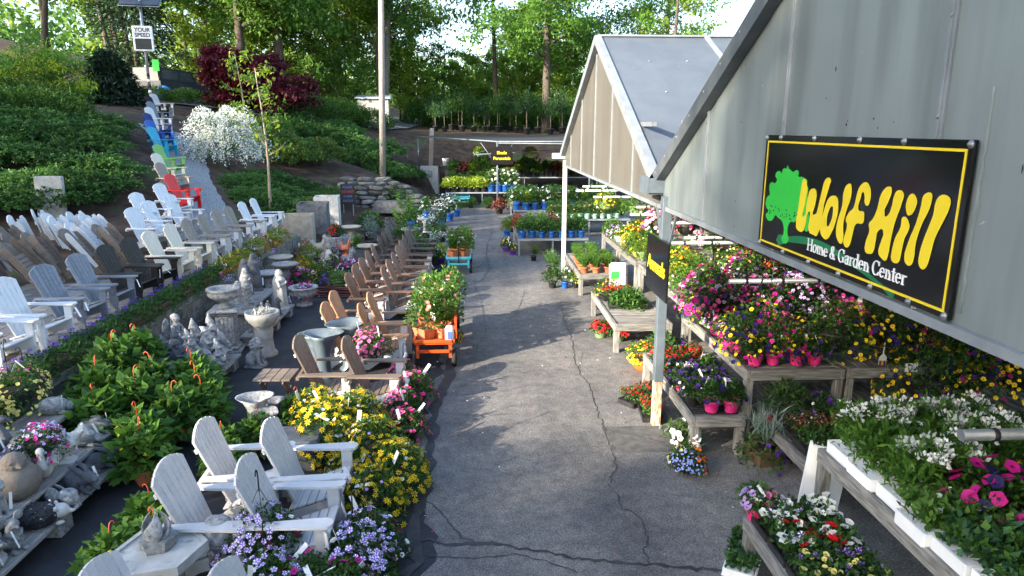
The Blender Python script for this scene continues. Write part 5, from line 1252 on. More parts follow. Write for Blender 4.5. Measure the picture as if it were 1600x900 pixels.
plant('broadtray', 2.22, 5.0, 0.0, 'white foam tray of leafy plants on the ground under the bottom right bench', GB, .8, R(60))
for k, x, y, lb in [('cleome', 3.22, 4.97, 'white cleome tray at the front corner of the high bench'), ('cleome', 3.86, 4.97, 'white cleome tray at the back corner of the high bench'), ('cleome0', 3.20, 4.62, 'mostly green cleome tray on the white foam edge of the high bench'),
                    ('cleome', 3.84, 4.62, 'white cleome tray beside the yellow daisies on the high bench'), ('cleome', 3.24, 4.28, 'large white cleome tray in the middle of the high bench edge'), ('daisytray', 3.88, 4.26, 'yellow daisy tray behind the magenta and navy petunias'),
                    ('nicotiana', 3.16, 3.92, 'white nicotiana tray on the high bench, left of the big petunias'), ('broadtray', 3.20, 3.60, 'broad leaved green tray at the bottom right corner of the high bench'), ('broadtray', 3.22, 3.26, 'second broad leaved tray, cut by the bottom edge'),
                    ('daisytray', 4.3, 4.75, 'yellow daisy tray at the right edge of the photo')]:
    plant(k, x, y, .96, lb, GB, 1.0, _pr.choice((0, math.pi)))
plant('bigpet', 3.46, 3.98, .97, 'big magenta and navy petunias in a black bowl on the high bench', GB, 1.05)
tagl = MB().cbox((-.035, -.002, 0), (.035, .002, .11), .003)
fl = thing('foam_tray', 'empty white foam tray leaning on the end of the high bench', 'foam tray', (2.93, 5.28, .0), 0, None)
MB().box((-.02, -.14, .35), (.0, .14, .93)).box((-.02, -.16, .33), (.03, -.14, .95)).box((-.02, .14, .33), (.03, .16, .95)).build('tray_shell', M['foam'], fl, rot=(R(5), 0, R(70)))

c1 = bench('low bench by the blue steel post with purple and red petunias in pink pots', 2.40, 2.92, 6.98, 9.15, .45, 'x')
c2 = bench('upper bench behind the blue steel post with pink and yellow petunias', 3.02, 4.05, 7.08, 9.45, .95, 'x')
c3 = bench('upper bench under the shop sign with an empty slatted front', 4.18, 7.4, 7.10, 9.45, .95, 'y', gap=.035)
c4 = bench('wide low bench of grey slats with green seedling trays below the hanging baskets', 3.22, 7.4, 5.75, 8.1, .40, 'y', gap=.04)
mb = tray_grid(.5, 1.2); put('carrying_tray', mb, None, (2.66, 7.65, .455)); tag(bpy.data.objects['carrying_tray'], 'black lattice carrying tray under the pink pots on the low bench', 'tray')
o = put('carrying_tray', tray_grid(.4, 1.9), None, (3.25, 8.2, .957)); tag(o, 'long black lattice tray along the edge of the upper bench', 'tray')
for x, y, k, d in [(2.62, 7.08, 'pinkpot', 'bright pink pot of blue petunias at the left front corner'), (2.84, 7.07, 'pinkpot', 'bright pink pot of blue petunias at the right front corner')]: plant(k, x, y, .478, d + ' of the low bench', GB, 1.1)
row(lambda a, b: ['violpot', 'violpot', 'pinkpot'][(a + b) % 3], [2.46, 2.66, 2.86], [7.3, 7.52, 7.74, 7.96], .475, 'violet and white petunia pot', 'low bench by the blue post', GB)
row(['redpot'], [2.48, 2.68, 2.88], [8.18, 8.40, 8.62], .455, 'dark red verbena pot', 'low bench by the blue post', GB)
row(['blackpot_g', 'violpot'], [2.55, 2.8], [8.85, 9.05], .455, 'leafy dark green pot', 'far end of the low bench', GB, .8)
row(['pinkpot_l'], [3.10], [8.2, 8.42, 7.95, 7.72], .975, 'pale eyed petunia in a pink pot', 'edge of the upper bench', GB)
row(['pinkpot_y'], [3.14, 3.36, 3.6, 3.82], [7.22], .975, 'yellow petunia in a pink pot', 'front of the upper bench', GB)
row(['pinkpot', 'violmix'], [3.42], [8.15], .96, 'violet petunia pot', 'middle of the upper bench', GB)
row(['violmix', 'hangwht', 'mixbasket'], [3.18, 3.6], [8.75, 9.15], .96, 'lilac and yellow petunia basket', 'far end of the upper bench', GB, .85)
row(lambda a, b: ['alyssum', 'greentray', 'begtray', 'limetray', 'alyssum', 'begtray'][(a * 2 + b) % 6], [3.55, 4.17, 4.8, 5.42, 6.05, 6.68], [5.95, 6.27, 6.58], .405, dict(alyssum='white alyssum tray', greentray='dark green seedling tray', begtray='bronze begonia tray', limetray='light green seedling tray'), 'wide low slatted bench', GB, 1.0, .015, 0)
row(lambda a, b: ['lilacbasket', 'greenbasket', 'magpet', 'violmix', 'mixbasket'][(a + 2 * b) % 5], [4.6, 5.3, 6.0, 6.7], [9.2], .96, dict(lilacbasket='lilac striped petunia basket', greenbasket='green trailing basket', magpet='magenta petunia basket', violmix='violet and yellow basket', mixbasket='navy and yellow petunia basket'), 'upper bench under the shop sign', GB, .9)

# irrigation pipes and the baskets hung from them
def pipe(y, x0, x1, z, label, m='galv', r=.028, drops=()):
    t = thing('basket_pipe', label, 'pipe', (x0, y, z), 0, 'overhead basket pipes')
    MB().tube([(0, 0, 0), (x1 - x0, 0, 0)], r, 10).build('pipe', M[m], t)
    mb = MB()
    k = .18
    while k < x1 - x0: mb.tube([(k, 0, 0), (k + .03, 0, 0)], r + .004, 10); k += .42
    mb.build('tie', M['black'], t)
    for d in (.5, x1 - x0 - .4):
        MB().tube([(d, 0, r), (d, 0, 2.72 - z)], .006, 5).build('hanger_rod', M['galv'], t)
    return t
pipe(7.45, 2.86, 7.2, 1.90, 'grey pipe above the front row of petunia baskets, below the shop sign')
pipe(10.10, 2.94, 7.4, 1.90, 'grey pipe behind the Annuals sign, lower of a close pair')
pipe(10.28, 3.18, 7.4, 1.95, 'grey pipe behind the Annuals sign, upper of a close pair')
pipe(3.45, 2.73, 6.0, 1.90, 'grey pipe end at the right edge of the photo above the white cleome', r=.034)
for i, (y, x0, z) in enumerate([(11.6, 3.2, 2.0), (12.8, 2.9, 2.0), (13.6, 3.2, 2.05), (15.2, 2.6, 2.1), (16.2, 2.35, 2.15), (16.8, 2.6, 2.2)]): pipe(y, x0, 7.6, z, f'pale pipe under the far greenhouse roof, {ORD[i]} from the front', 'white_metal', .022)
GHB = 'baskets hanging from the pipes'
for k, x, y, z, lb in [('mixbasket', 3.22, 7.42, 1.06, 'navy and yellow petunia basket nearest the post on the front pipe'), ('goldbasket', 4.15, 7.42, 1.08, 'round yellow petunia basket above the empty slats'), ('mixbasket', 4.75, 7.5, 1.12, 'dark navy petunia basket right of the round yellow one'),
                       ('goldbasket', 5.25, 7.35, .92, 'low trailing yellow petunia basket below the sign corner'), ('mixbasket', 5.8, 7.45, 1.05, 'magenta and navy basket right of the low yellow one'), ('goldbasket', 6.35, 7.4, 1.0, 'yellow basket at the right edge under the gable rail'),
                       ('magpet', 3.12, 8.75, 1.22, 'bright magenta petunia basket behind the front pipe'), ('magpet', 3.75, 8.55, 1.1, 'hot pink petunia basket behind the navy one'), ('lilacbasket', 4.35, 8.7, 1.2, 'lilac striped petunia basket behind the round yellow one'), ('magpet', 4.95, 8.75, 1.2, 'pink petunia basket in the second line under the sign'), ('lilacbasket', 5.6, 8.7, 1.2, 'lilac basket far right in the second line'), ('goldbasket', 5.0, 7.0, .66, 'yellow and magenta basket hung lowest in front of the slatted bench, left'), ('mixbasket', 5.5, 7.02, .72, 'navy and yellow basket hung low in front of the slatted bench, middle'), ('goldbasket', 6.05, 7.0, .74, 'yellow basket hung low in front of the slatted bench, far right'), ('magpet', 4.0, 9.35, 1.38, 'pink petunia basket at the back of the hung rows, left'), ('lilacbasket', 4.7, 9.35, 1.36, 'lilac striped basket at the back of the hung rows'), ('magpet', 5.4, 9.4, 1.36, 'pink petunia basket at the back of the hung rows, right')]:
    plant(k, x, y, z, lb, GHB, 1.2)
ct = thing('care_tag', 'white hang tag with red, yellow and purple blocks below the low yellow basket', 'tag', (5.12, 7.12, .80), R(10), 'coloured hang tags')
def care(t):
    MB().cbox((-.045, -.002, -.12), (.045, .002, .02), .004).prism([(-.045, .02), (.045, .02), (.015, .06), (-.015, .06)], lambda u, v, w: (u, w, v), -.002, .002).box((-.008, -.0015, .06), (.008, .0015, .2)).build('tag_card', M['tag_white'], t)
    for i, c in enumerate(('sign_red', 'sign_yellow', 'purple_pot')): MB().box((-.036 + i * .024, -.0035, -.10), (-.013 + i * .024, -.0022, -.015)).build('colour_block', M[c], t)
care(ct); _kids[ct.name] = list(ct.children)
copy_tree(ct, None, 'white hang tag with colour blocks below the dark navy basket', (4.62, 7.2, 1.02), R(-5)); copy_tree(ct, None, 'white hang tag with colour blocks under the round yellow basket', (3.85, 7.2, 1.0), R(40))
for loc, lb, tx in [((4.0, 6.75, .52), 'small white price card on a stake in the green seedling trays', '$5.98'), ((4.85, 7.02, .93), 'small white price card on the front board of the upper bench', '')]:
    pc = thing('price_card', lb, 'price card', loc, R(0))
    MB().cbox((-.075, -.002, 0), (.075, .002, .10), .003).build('card', M['tag_white'], pc)
    if tx:
        put('lettering', text_mesh(tx, .045, M['sign_black'], .0005), pc, (0, -.0032, .05), (R(90), 0, 0)); MB().box((-.004, .003, -.14), (.004, .006, .02)).build('stake', M['galv'], pc)

# far benches under the second roof
d1 = bench('low bench of bare grey slats with one big leafy plant', 2.26, 3.12, 10.62, 12.85, .47, 'x')
d2 = bench('high bench behind the bare slatted bench, full of lime green baskets', 3.24, 4.4, 10.0, 13.1, .95, 'x')
e1 = bench('low bench with terracotta herb pots beside the white post', 2.26, 3.12, 14.55, 17.0, .47, 'x')
e2 = bench('high bench behind the terracotta herb pots', 3.24, 4.4, 13.5, 17.2, .95, 'x')
f1 = bench('long inner bench of the far greenhouse', 5.0, 6.2, 10.0, 17.2, .9, 'x')
f2 = bench('innermost bench of the far greenhouse, mostly hidden by flowers', 6.8, 8.2, 10.0, 17.2, .9, 'x')
plant('bigveg', 2.68, 11.75, .475, 'big leafy green plant in a black tray on the bare slatted bench', GB, 1.0); plant('redflat', 2.6, 12.35, .475, 'red and orange flower tray behind the big leafy plant', GB, 1.0, .2); plant('goldbasket', 2.5, 12.7, .475, 'yellow flowers at the far corner of the bare slatted bench', GB, .7)
for i, (x, y) in enumerate([(2.36, 14.72), (2.62, 14.70), (2.9, 14.74), (2.34, 15.05), (2.62, 15.1), (2.92, 15.1), (2.36, 15.5), (2.68, 15.55), (2.98, 15.6), (2.4, 16.0), (2.75, 16.05), (2.45, 16.5), (2.8, 16.6)]): plant('terrgrass', x, y, .475, f'grassy herb in a terracotta pot, {ORD[i]} on the bench by the white post', GB, 1.1)
kk = lambda a, b: ['hangyel', 'hangwht', 'greenbasket', 'violmix', 'hangyel', 'greenbasket', 'hangorg'][(a * 3 + b * 2) % 7]
dd = dict(hangyel='yellow flowered lime basket', hangwht='white and lilac mint-pot basket', greenbasket='green leafy basket', violmix='lilac and yellow mixed basket', hangorg='orange-flowered orange basket', hangpink='white and magenta petunia basket', hangsal='salmon petunia basket', bush='dense green shrub', lilacbasket='lilac petunia basket', magpet='magenta petunia basket')
row(kk, [3.45, 3.95], [10.2, 10.75, 11.3, 11.85, 12.4, 12.95], .96, dd, 'high bench behind the bare slats', GB, .9, .05)
row(kk, [3.45, 3.95], [13.7, 14.25, 14.8, 15.35, 15.9, 16.45, 17.0], .96, dd, 'high bench behind the herb pots', GB, .9, .05)
k2 = lambda a, b: ['greenbasket', 'hangorg', 'violmix', 'hangpink', 'hangyel', 'hangsal', 'hangwht'][(a * 2 + b * 3) % 7]
row(k2, [5.25, 5.85], [10.2 + .62 * i for i in range(12)], .91, dd, 'long inner greenhouse bench', GB, .95, .06)
row(k2, [7.1, 7.8], [10.2 + .75 * i for i in range(10)], .91, dd, 'innermost greenhouse bench', GB, 1.0, .06)
for i, (k, x, y, z) in enumerate([('hangpink', 3.5, 12.8, 1.62), ('hangpink', 4.0, 12.8, 1.62), ('hangsal', 4.5, 12.85, 1.62), ('hangsal', 5.0, 12.8, 1.62), ('hangpink', 3.6, 13.6, 1.68), ('hangpink', 4.15, 13.6, 1.68), ('hangsal', 4.7, 13.6, 1.68), ('hangpink', 5.2, 13.6, 1.68), ('hangpink', 5.7, 12.8, 1.62), ('hangsal', 6.3, 12.8, 1.62), ('greenbasket', 3.6, 15.2, 1.7), ('hangyel', 4.2, 15.2, 1.7), ('hangyel', 3.1, 16.2, 1.7), ('hangorg', 4.6, 10.2, 1.42), ('hangorg', 5.3, 10.2, 1.45), ('violmix', 3.9, 10.15, 1.4), ('violmix', 5.9, 10.2, 1.4), ('violmix', 6.5, 10.2, 1.4)]):
    plant(k, x, y, z, f'{dd[k]} hung in the far greenhouse, {ORD[i]} basket', GHB)
bag = MB()
bag.cbox((-.2, -.06, 0), (.2, .06, .62), .05); bg_ = bag.build('seed_bag', M['bag'], None, loc=(3.05, 14.36, .14), rot=(R(-14), 0, R(-8)))
tag(bg_, 'lilac and white printed sack leaning on the end of the herb pot bench', 'sack')
put('print_panel', MB().cbox((-.16, -.066, .24), (.02, -.062, .42), .002).mesh('print_panel', M['sign_green']), bg_); put('print_panel', MB().cbox((-.19, -.066, .03), (.19, -.062, .08), .002).mesh('print_panel', M['purple_pot']), bg_)

# pots standing on the ground at the right edge of the path
GG = 'pots standing on the ground beside the benches'
for k, x, y, lb, sc in [('redbowl', 2.15, 11.45, 'red begonia in a green pot on the ground under the bare bench', 1), ('redbowl', 2.42, 11.2, 'second red begonia partly under the bare bench', .9), ('redflat', 2.16, 8.55, 'red geranium tray on the ground left of the blue post', .9),
                        ('redflat', 2.2, 8.1, 'red geranium tray close behind the foot of the blue post', .85), ('whitepet', 2.36, 7.18, 'white petunia pot on the ground right of the blue post', 1), ('lobeliabowl', 2.22, 6.62, 'round bowl of orange, yellow and blue flowers standing alone on the asphalt', 1.1),
                        ('sparkbowl', 3.12, 6.75, 'mixed planter of purple petunias with silver spikes beside the low bench', 1.2), ('hangorg', 2.5, 9.75, 'yellow and red flower pot under the bench behind the blue post', .9), ('goldbasket', 2.85, 9.9, 'yellow flowers low behind the blue post', .6),
                        ('blackpot_g', 1.72, 15.3, 'black tray of white flowered greens on the path edge, left pot', 1), ('bluepot_w', 2.0, 15.25, 'white flowered pot on the path edge beside the herb bench', .8), ('blackpot_l', 2.25, 15.3, 'lime leaved pot on the path edge, right of the white flowers', .9),
                        ('blackpot_f', 1.9, 16.6, 'feathery green pot standing left of the white post', 1.1), ('tallgreen', 1.85, 17.1, 'taller green plant standing behind the feathery pot at the white post', .8), ('alyssum', 2.6, 13.6, 'tray of red and green plants on the ground before the herb bench', 1)]:
    plant(k, x, y, .005, lb, GG, sc)
plant('spike', 3.12, 6.75, .16, 'silver spiky grass rising from the purple mixed planter', None, 1.2)
row(['blackpot_g', 'violpot', 'redpot'], [3.4, 3.8], [6.95], .41, 'small potted greens', 'the left end of the wide low bench', GB)

# outdoor tables of perennials further back
GP = 'perennial pots on the outdoor tables'
def metal_table(label, x0, x1, y0, y1, z):
    t = thing('metal_table', label, 'table', ((x0 + x1) / 2, (y0 + y1) / 2, 0), 0, 'grey outdoor plant tables'); lx, ly = (x1 - x0) / 2, (y1 - y0) / 2
    MB().box((-lx, -ly, z - .03), (lx, ly, z - .012)).build('table_top', M['galv'], t)
    for a in ((-lx, -ly - .03, lx, -ly), (-lx, ly, lx, ly + .03)): MB().box((a[0], a[1], z - .06), (a[2], a[3], z)).build('rim', M['trim'], t)
    for sx in (-1, 0, 1):
        for sy in (-1, 1): MB().box((sx * (lx - .05) - .025, sy * (ly - .04) - .025, 0), (sx * (lx - .05) + .025, sy * (ly - .04) + .025, z - .03)).build('leg', M['trim'], t)
    return t
metal_table('grey table of blue pots nearest the white post', 1.15, 3.2, 19.4, 22.2, .5)
metal_table('grey table of mint pots behind the front blue pots', 2.4, 5.2, 22.9, 24.6, .6)
metal_table('grey table of blue pots at the far end of the path', 1.35, 5.4, 25.6, 28.2, .6)
metal_table('grey table of lime green plants below the shade frame', -1.5, 2.0, 32.8, 35.4, .62)
metal_table('raised grey table of dark plants under the shade frame', -1.4, 6.5, 36.8, 38.4, 1.05)
row(['bluepot'], [1.3 + .29 * i for i in range(7)], [19.6, 19.95], .5, 'green perennial in a blue pot', 'front outdoor table', GP)
row(['blackpot_r', 'blackpot_g', 'blackpot_f'], [1.3 + .36 * i for i in range(6)], [20.5, 21.1, 21.8], .5, 'mixed perennial pot', 'front outdoor table behind the blue pots', GP)
row(['mint'], [2.5 + .25 * i for i in range(10)], [23.05, 23.4], .6, 'bushy perennial in a mint pot', 'second outdoor table', GP, 1.05)
row(['blackpot_f', 'bush'], [2.6 + .5 * i for i in range(6)], [23.95, 24.4], .6, 'tall green perennial', 'second outdoor table', GP)
row(lambda a, b: 'bluepot_w' if (a + b) % 3 == 0 else 'bluepot_l' if (a + b) % 3 == 1 else 'bluepot', [1.5 + .36 * i for i in range(10)], [25.8, 26.3], .6, 'white labelled perennial in a blue pot', 'third outdoor table', GP, 1.3)
row(['bush', 'blackpot_l', 'blackpot_f'], [1.6 + .5 * i for i in range(8)], [27.0, 27.7], .6, 'green perennial', 'third outdoor table', GP, 1.4)
row(lambda a, b: 'blackpot_l' if a < 6 else 'bluepot_w', [-1.35 + .34 * i for i in range(10)], [33.0, 33.6], .62, dict(blackpot_l='lime green hosta pot', bluepot_w='white labelled blue pot'), 'table below the shade frame', GP, 1.6)
row(['blackpot_f', 'blackpot_g', 'blackpot_l'], [-1.2 + .45 * i for i in range(7)], [34.4, 35.1], .62, 'green shade perennial', 'table below the shade frame', GP, 1.7)
row(['blackpot_g', 'blackpot_r', 'blackpot_l', 'bush', 'blackpot_l'], [-1.2 + .5 * i for i in range(15)], [37.0, 37.8], 1.05, 'shade perennial', 'raised table at the back', GP, 1.8)
GF = 'potted plants on the ground at the far end of the path'
for i, (k, x, y, sc) in enumerate([('blackpot_r', .95, 29.2, 1.6), ('blackpot_l', 1.6, 29.8, 1.4), ('bush', 1.3, 24.8, .9), ('blackpot_r', 1.2, 24.0, 1.0), ('bluepot_l', 1.0, 22.9, 1.2), ('blackpot_r', 1.7, 23.4, 1.1), ('purplepot', .85, 20.1, 1.2), ('purplepot', 1.02, 19.6, 1.1), ('purplepot', .9, 20.7, 1.1), ('bush', -.3, 31.6, .9), ('bush', .5, 31.4, .9), ('blackpot_f', 1.55, 18.6, .9)]):
    plant(k, x, y, .005, {'blackpot_r': 'burgundy leaved pot', 'blackpot_l': 'lime leaved pot', 'bush': 'dense green pot', 'bluepot_l': 'lime plant in a blue pot', 'purplepot': 'yellow tagged purple pot', 'blackpot_f': 'feathery pot'}[k] + f' on the ground by the outdoor tables, {ORD[i]} of them', GF, sc)

# ------------------------------------------------------------------ carts
def cart(name, label, x0, x1, y0, y1, z, m, handle=None):
    t = thing(name, label, 'cart', ((x0 + x1) / 2, (y0 + y1) / 2, 0), 0); lx, ly = (x1 - x0) / 2, (y1 - y0) / 2
    MB().cbox((-lx, -ly, z - .03), (lx, ly, z), .008).build('bed', M[m], t)
    for s in (-1, 1):
        MB().cbox((s * lx - .02, -ly, z), (s * lx + .02, ly, z + .05), .006).build('side_rail', M[m], t)
        MB().cbox((-lx + .021, s * ly - .02, z), (lx - .021, s * ly + .02, z + .05), .006).build('end_rail', M[m], t)
        for e in (-1, 1):
            MB().cbox((s * (lx - .05) - .025, e * (ly - .04) - .02, z - .25), (s * (lx - .05) + .025, e * (ly - .04) + .02, z - .031), .005).build('strut', M[m], t)
            r = .15
            w = MB().lathe([(r * .62, -.03), (r * .92, -.035), (r, -.015), (r, .015), (r * .92, .035), (r * .62, .03)], 20).build('wheel', M['rubber'], t, loc=(s * (lx + .0), e * (ly - .16), r), rot=(0, R(90), 0))
            MB().lathe([(r * .6, -.02), (r * .2, -.03), (r * .2, .03), (r * .6, .02)], 14).build('rim', M['galv'], w)
    MB().cbox((-lx + .06, -ly - .01, z - .16), (lx - .06, -ly + .025, z - .11), .005).build('cross_bar', M[m], t)
    if handle:
        MB().tube([(0, -ly - .03, z - .1), (0, -ly - .1, z + .35), (0, -ly - .12, z + .62)], .012, 6).tube([(-.05, -ly - .12, z + .62), (-.055, -ly - .125, z + .70), (.055, -ly - .125, z + .70), (.05, -ly - .12, z + .62), (-.05, -ly - .12, z + .62)], .010, 6).build('handle', M['black'], t)
    return t
cart('garden_cart', 'orange flat cart loaded with potted vegetables beside the path', -.98, -.38, 9.95, 12.3, .42, 'orange_metal')
# raised sides of the orange cart
sd_ = thing('cart_rack', 'orange slatted side panel standing along the path side of the orange cart', 'cart side', (-.36, 11.1, .47), 0)
for k in range(3): MB().bar((0, -1.1, .06 + k * .11), (0, 1.1, .06 + k * .11), .014, .05, 0).build('slat', M['orange_metal'], sd_)
for y in (-1.08, 0, 1.08): MB().box((.008, y - .02, 0), (.03, y + .02, .34)).build('upright', M['orange_metal'], sd_)
GC = 'pots loaded on the orange cart'
for i, (x, y) in enumerate([(-.83, 10.2), (-.55, 10.25), (-.82, 10.65), (-.52, 10.7), (-.83, 11.1), (-.54, 11.15), (-.82, 11.55), (-.53, 11.6), (-.80, 12.0), (-.52, 12.05)]):
    plant('tomato' if i % 3 else 'tomato_p', x, y, .425, f'leafy potted plant on the orange cart, {ORD[i // 2]} pair from the front, {"left" if i % 2 == 0 else "path side"}', GC, 1.05)
jg = MB().lathe([(.065, 0), (.07, .02), (.07, .2), (.05, .24), (.03, .25)], 14).build('fertilizer_jug', M['white_pot'], None, loc=(-.44, 10.02, .425)); tag(jg, 'white container with dark print on the front corner of the orange cart', 'container')
MB().box((-.03, -.072, .05), (.03, -.069, .17)).build('print_panel', M['sign_blue'], jg)
cart('garden_cart', 'turquoise flat cart with a black pull handle and orange trays of plants', -.78, -.18, 16.9, 18.5, .40, 'cyan_metal', True)
for i, (x, y) in enumerate([(-.62, 17.15), (-.34, 17.2), (-.62, 17.6), (-.34, 17.65), (-.6, 18.1), (-.34, 18.15)]): plant('tomato_p' if i % 2 else 'tomato', x, y, .405, f'flowering potted plant on the turquoise cart, {ORD[i // 2]} pair from the handle, {"left" if i % 2 == 0 else "right"}', 'pots loaded on the turquoise cart', .95)
cart('garden_cart', 'empty turquoise cart parked at the far end of the path', -1.35, -.35, 31.6, 33.2, .42, 'cyan_metal')

# ------------------------------------------------------------------ flowers left of the path
GL = 'flowering baskets among the chairs'
for k, x, y, z, lb, sc in [('sunny', -1.70, 7.15, .12, 'yellow daisy basket left of the daisy group, behind the white chair arm', 1.1), ('sunny', -1.42, 7.52, .15, 'yellow daisy basket at the back of the group under the taupe chair', .95), ('sunny2', -1.12, 6.75, .1, 'yellow and lilac basket in the middle of the daisy group', 1.1), ('sunny', -.86, 6.40, .02, 'yellow daisy basket nearest the path', 1.0),
                       ('sunny2', -1.02, 5.95, .0, 'yellow daisy basket at the front of the group, low on the ground', 1.0), ('sunny', -1.9, 7.6, .2, 'yellow daisy basket furthest left, beside the leafy pots', .9), ('sunny2', -1.30, 6.42, .05, 'lilac speckled daisy basket close to the white chair seat', .85),
                       ('starpet', -1.76, 5.02, .22, 'white and violet petunia basket standing before the white chair arm', 1.0), ('starpet', -1.02, 4.95, .02, 'striped violet petunia basket on the ground next to the path, front', 1.05), ('starpet', -.98, 5.28, .02, 'striped violet petunia basket next to the path, behind the front one', .95), ('starpet2', -1.3, 4.62, .02, 'striped violet petunia basket at the bottom edge', 1.0), ('starpet', -1.62, 4.62, .1, 'striped petunia basket at the bottom edge beside the hexagonal table', .9), ('starpet2', -1.05, 4.55, .02, 'lilac petunia basket at the bottom edge near the path', .95),
                       ('pinkpet', -1.60, 9.62, .3, 'tall pink petunia basket between the taupe and cedar chairs', 1.05), ('pinkpet', -1.05, 9.1, .05, 'pink petunia basket in front of the orange cart', .9), ('pinkpet', -.86, 8.6, .02, 'pink petunia basket by the taupe chair legs, path side', 1.0), ('pinkpet', -.95, 8.05, .02, 'pink petunia basket beside the daisy group', .95), ('pinkpet', -.84, 7.55, .02, 'small pink petunia basket next to the yellow daisies at the path', .8),
                       ('goldbasket', -.42, 11.4, .0, 'yellow flowers on the ground on the path side of the orange cart', .45)]:
    plant(k, x, y, z, lb, GL, sc)
GW = 'flowers planted along the top of the retaining wall'
for i in range(20):
    y = 7.75 + i * .30; plant('blueviol', -5.22 - .05 * math.sin(i * 2.1), y, .715, f'violet verbena clump on the wall top, {ORD[i]} from the near end', GW, 1.0, R(90) + _pr.uniform(-.2, .2))
for i, (k, y) in enumerate([('lilacbed', 13.6), ('redyel', 14.0), ('redyel', 14.5), ('redyel', 15.0), ('lilacbed', 15.4), ('pinklime', 16.0), ('lilacbed', 16.6), ('redyel', 17.2), ('pinklime', 17.8)]):
    plant(k, -5.16, y, .715, {'lilacbed': 'lilac and white flower trough', 'redyel': 'red and yellow flower trough', 'pinklime': 'lime and salmon flower bowl'}[k] + f' on the wall top, {ORD[i]} past the verbena', GW, 1.0, R(90))
plant('yelmag', -4.95, 7.05, .72, 'yellow and magenta basket on the wall cap at the left edge', GW, 1.1); plant('yelmag', -4.98, 6.55, .72, 'yellow and magenta basket half outside the left edge', GW, 1.0); plant('yelmag', -5.05, 7.45, .72, 'third yellow and magenta basket along the wall cap', GW, .8)
GV = 'leafy vine pots with orange hanger hooks'
for i, (x, y, z) in enumerate([(-4.05, 8.2, .22), (-4.45, 7.75, .3), (-4.55, 8.35, .45), (-3.66, 7.0, .05), (-3.5, 7.5, .1), (-3.5, 8.15, .1), (-3.95, 7.6, .25), (-3.72, 8.6, .12), (-4.2, 7.2, .2), (-3.32, 7.85, .02), (-4.5, 8.85, .4), (-3.5, 6.7, .0)]):
    plant('hydr' if i % 2 else 'hydr2', x, y, z, f'broad leaved vine in a terracotta pot with orange hook, {["back left", "far left by the wall", "rear under the wall", "nearest the stone rabbits", "front middle", "nearest the gnomes", "centre of the group", "right rear", "left by the plank shelf", "front right on the asphalt", "highest against the wall", "front left on the ground"][i]}', GV, 1.05)
for i, (x, y) in enumerate([(-2.92, 5.6), (-2.72, 5.25), (-2.95, 5.0), (-2.78, 6.95), (-2.62, 6.6), (-2.5, 7.25), (-2.2, 7.9)]):
    plant('hydr', x, y, .0, f'broad leaved vine pot behind the white chairs, {["beside the hexagonal table", "touching the hexagonal table", "at the lower left of the hexagonal table", "behind the rear white chair", "under the rear white chair", "between chair and grey vase", "left of the yellow daisies"][i]}', GV, .8)
plant('lilacbasket', -4.12, 6.12, .60, 'violet pansy basket standing among the stone animals', GL, .72)
GM = 'flower pots in the middle bed behind the statues'
for i, (k, x, y, sc) in enumerate([('pinklime', -4.7, 18.9, 1.1), ('redyel', -4.6, 18.0, 1.0), ('lilacbed', -3.95, 17.9, 1.0), ('mixbasket', -3.65, 17.1, .9), ('goldbasket', -3.85, 16.4, .9), ('lilacbasket', -3.2, 16.4, .9), ('hangpink', -4.05, 15.5, 1.1), ('magpet', -3.85, 18.7, .8), ('blueviol', -3.3, 17.5, 1.1), ('lilacbasket', -3.1, 17.0, .9), ('redyel', -4.3, 17.2, 1.0), ('greenbasket', -3.2, 15.6, .8), ('pinklime', -5.0, 20.0, 1.0), ('blueviol', -3.5, 16.0, 1.1)]):
    plant(k, x, y, .02, {'pinklime': 'lime and salmon flower bowl', 'redyel': 'red and yellow flower trough', 'lilacbed': 'lilac and white flower trough', 'mixbasket': 'navy and yellow basket', 'goldbasket': 'yellow basket', 'lilacbasket': 'violet striped basket', 'hangpink': 'white and magenta petunia basket', 'magpet': 'magenta petunia basket', 'blueviol': 'violet verbena clump', 'greenbasket': 'round green basket'}[k] + f' in the bed behind the statues, {["at the concrete boxes", "next to the boxes", "front of the stone heads", "middle of the bed", "left of the coiled hose", "right by the coiled hose", "nearest the urns", "beside the terracotta bird", "right side of the bed", "by the grey planter", "left side of the bed", "lowest, by the hose", "furthest back", "front edge"][i]}', GM, sc)
GN = 'nursery pots left of the far path'
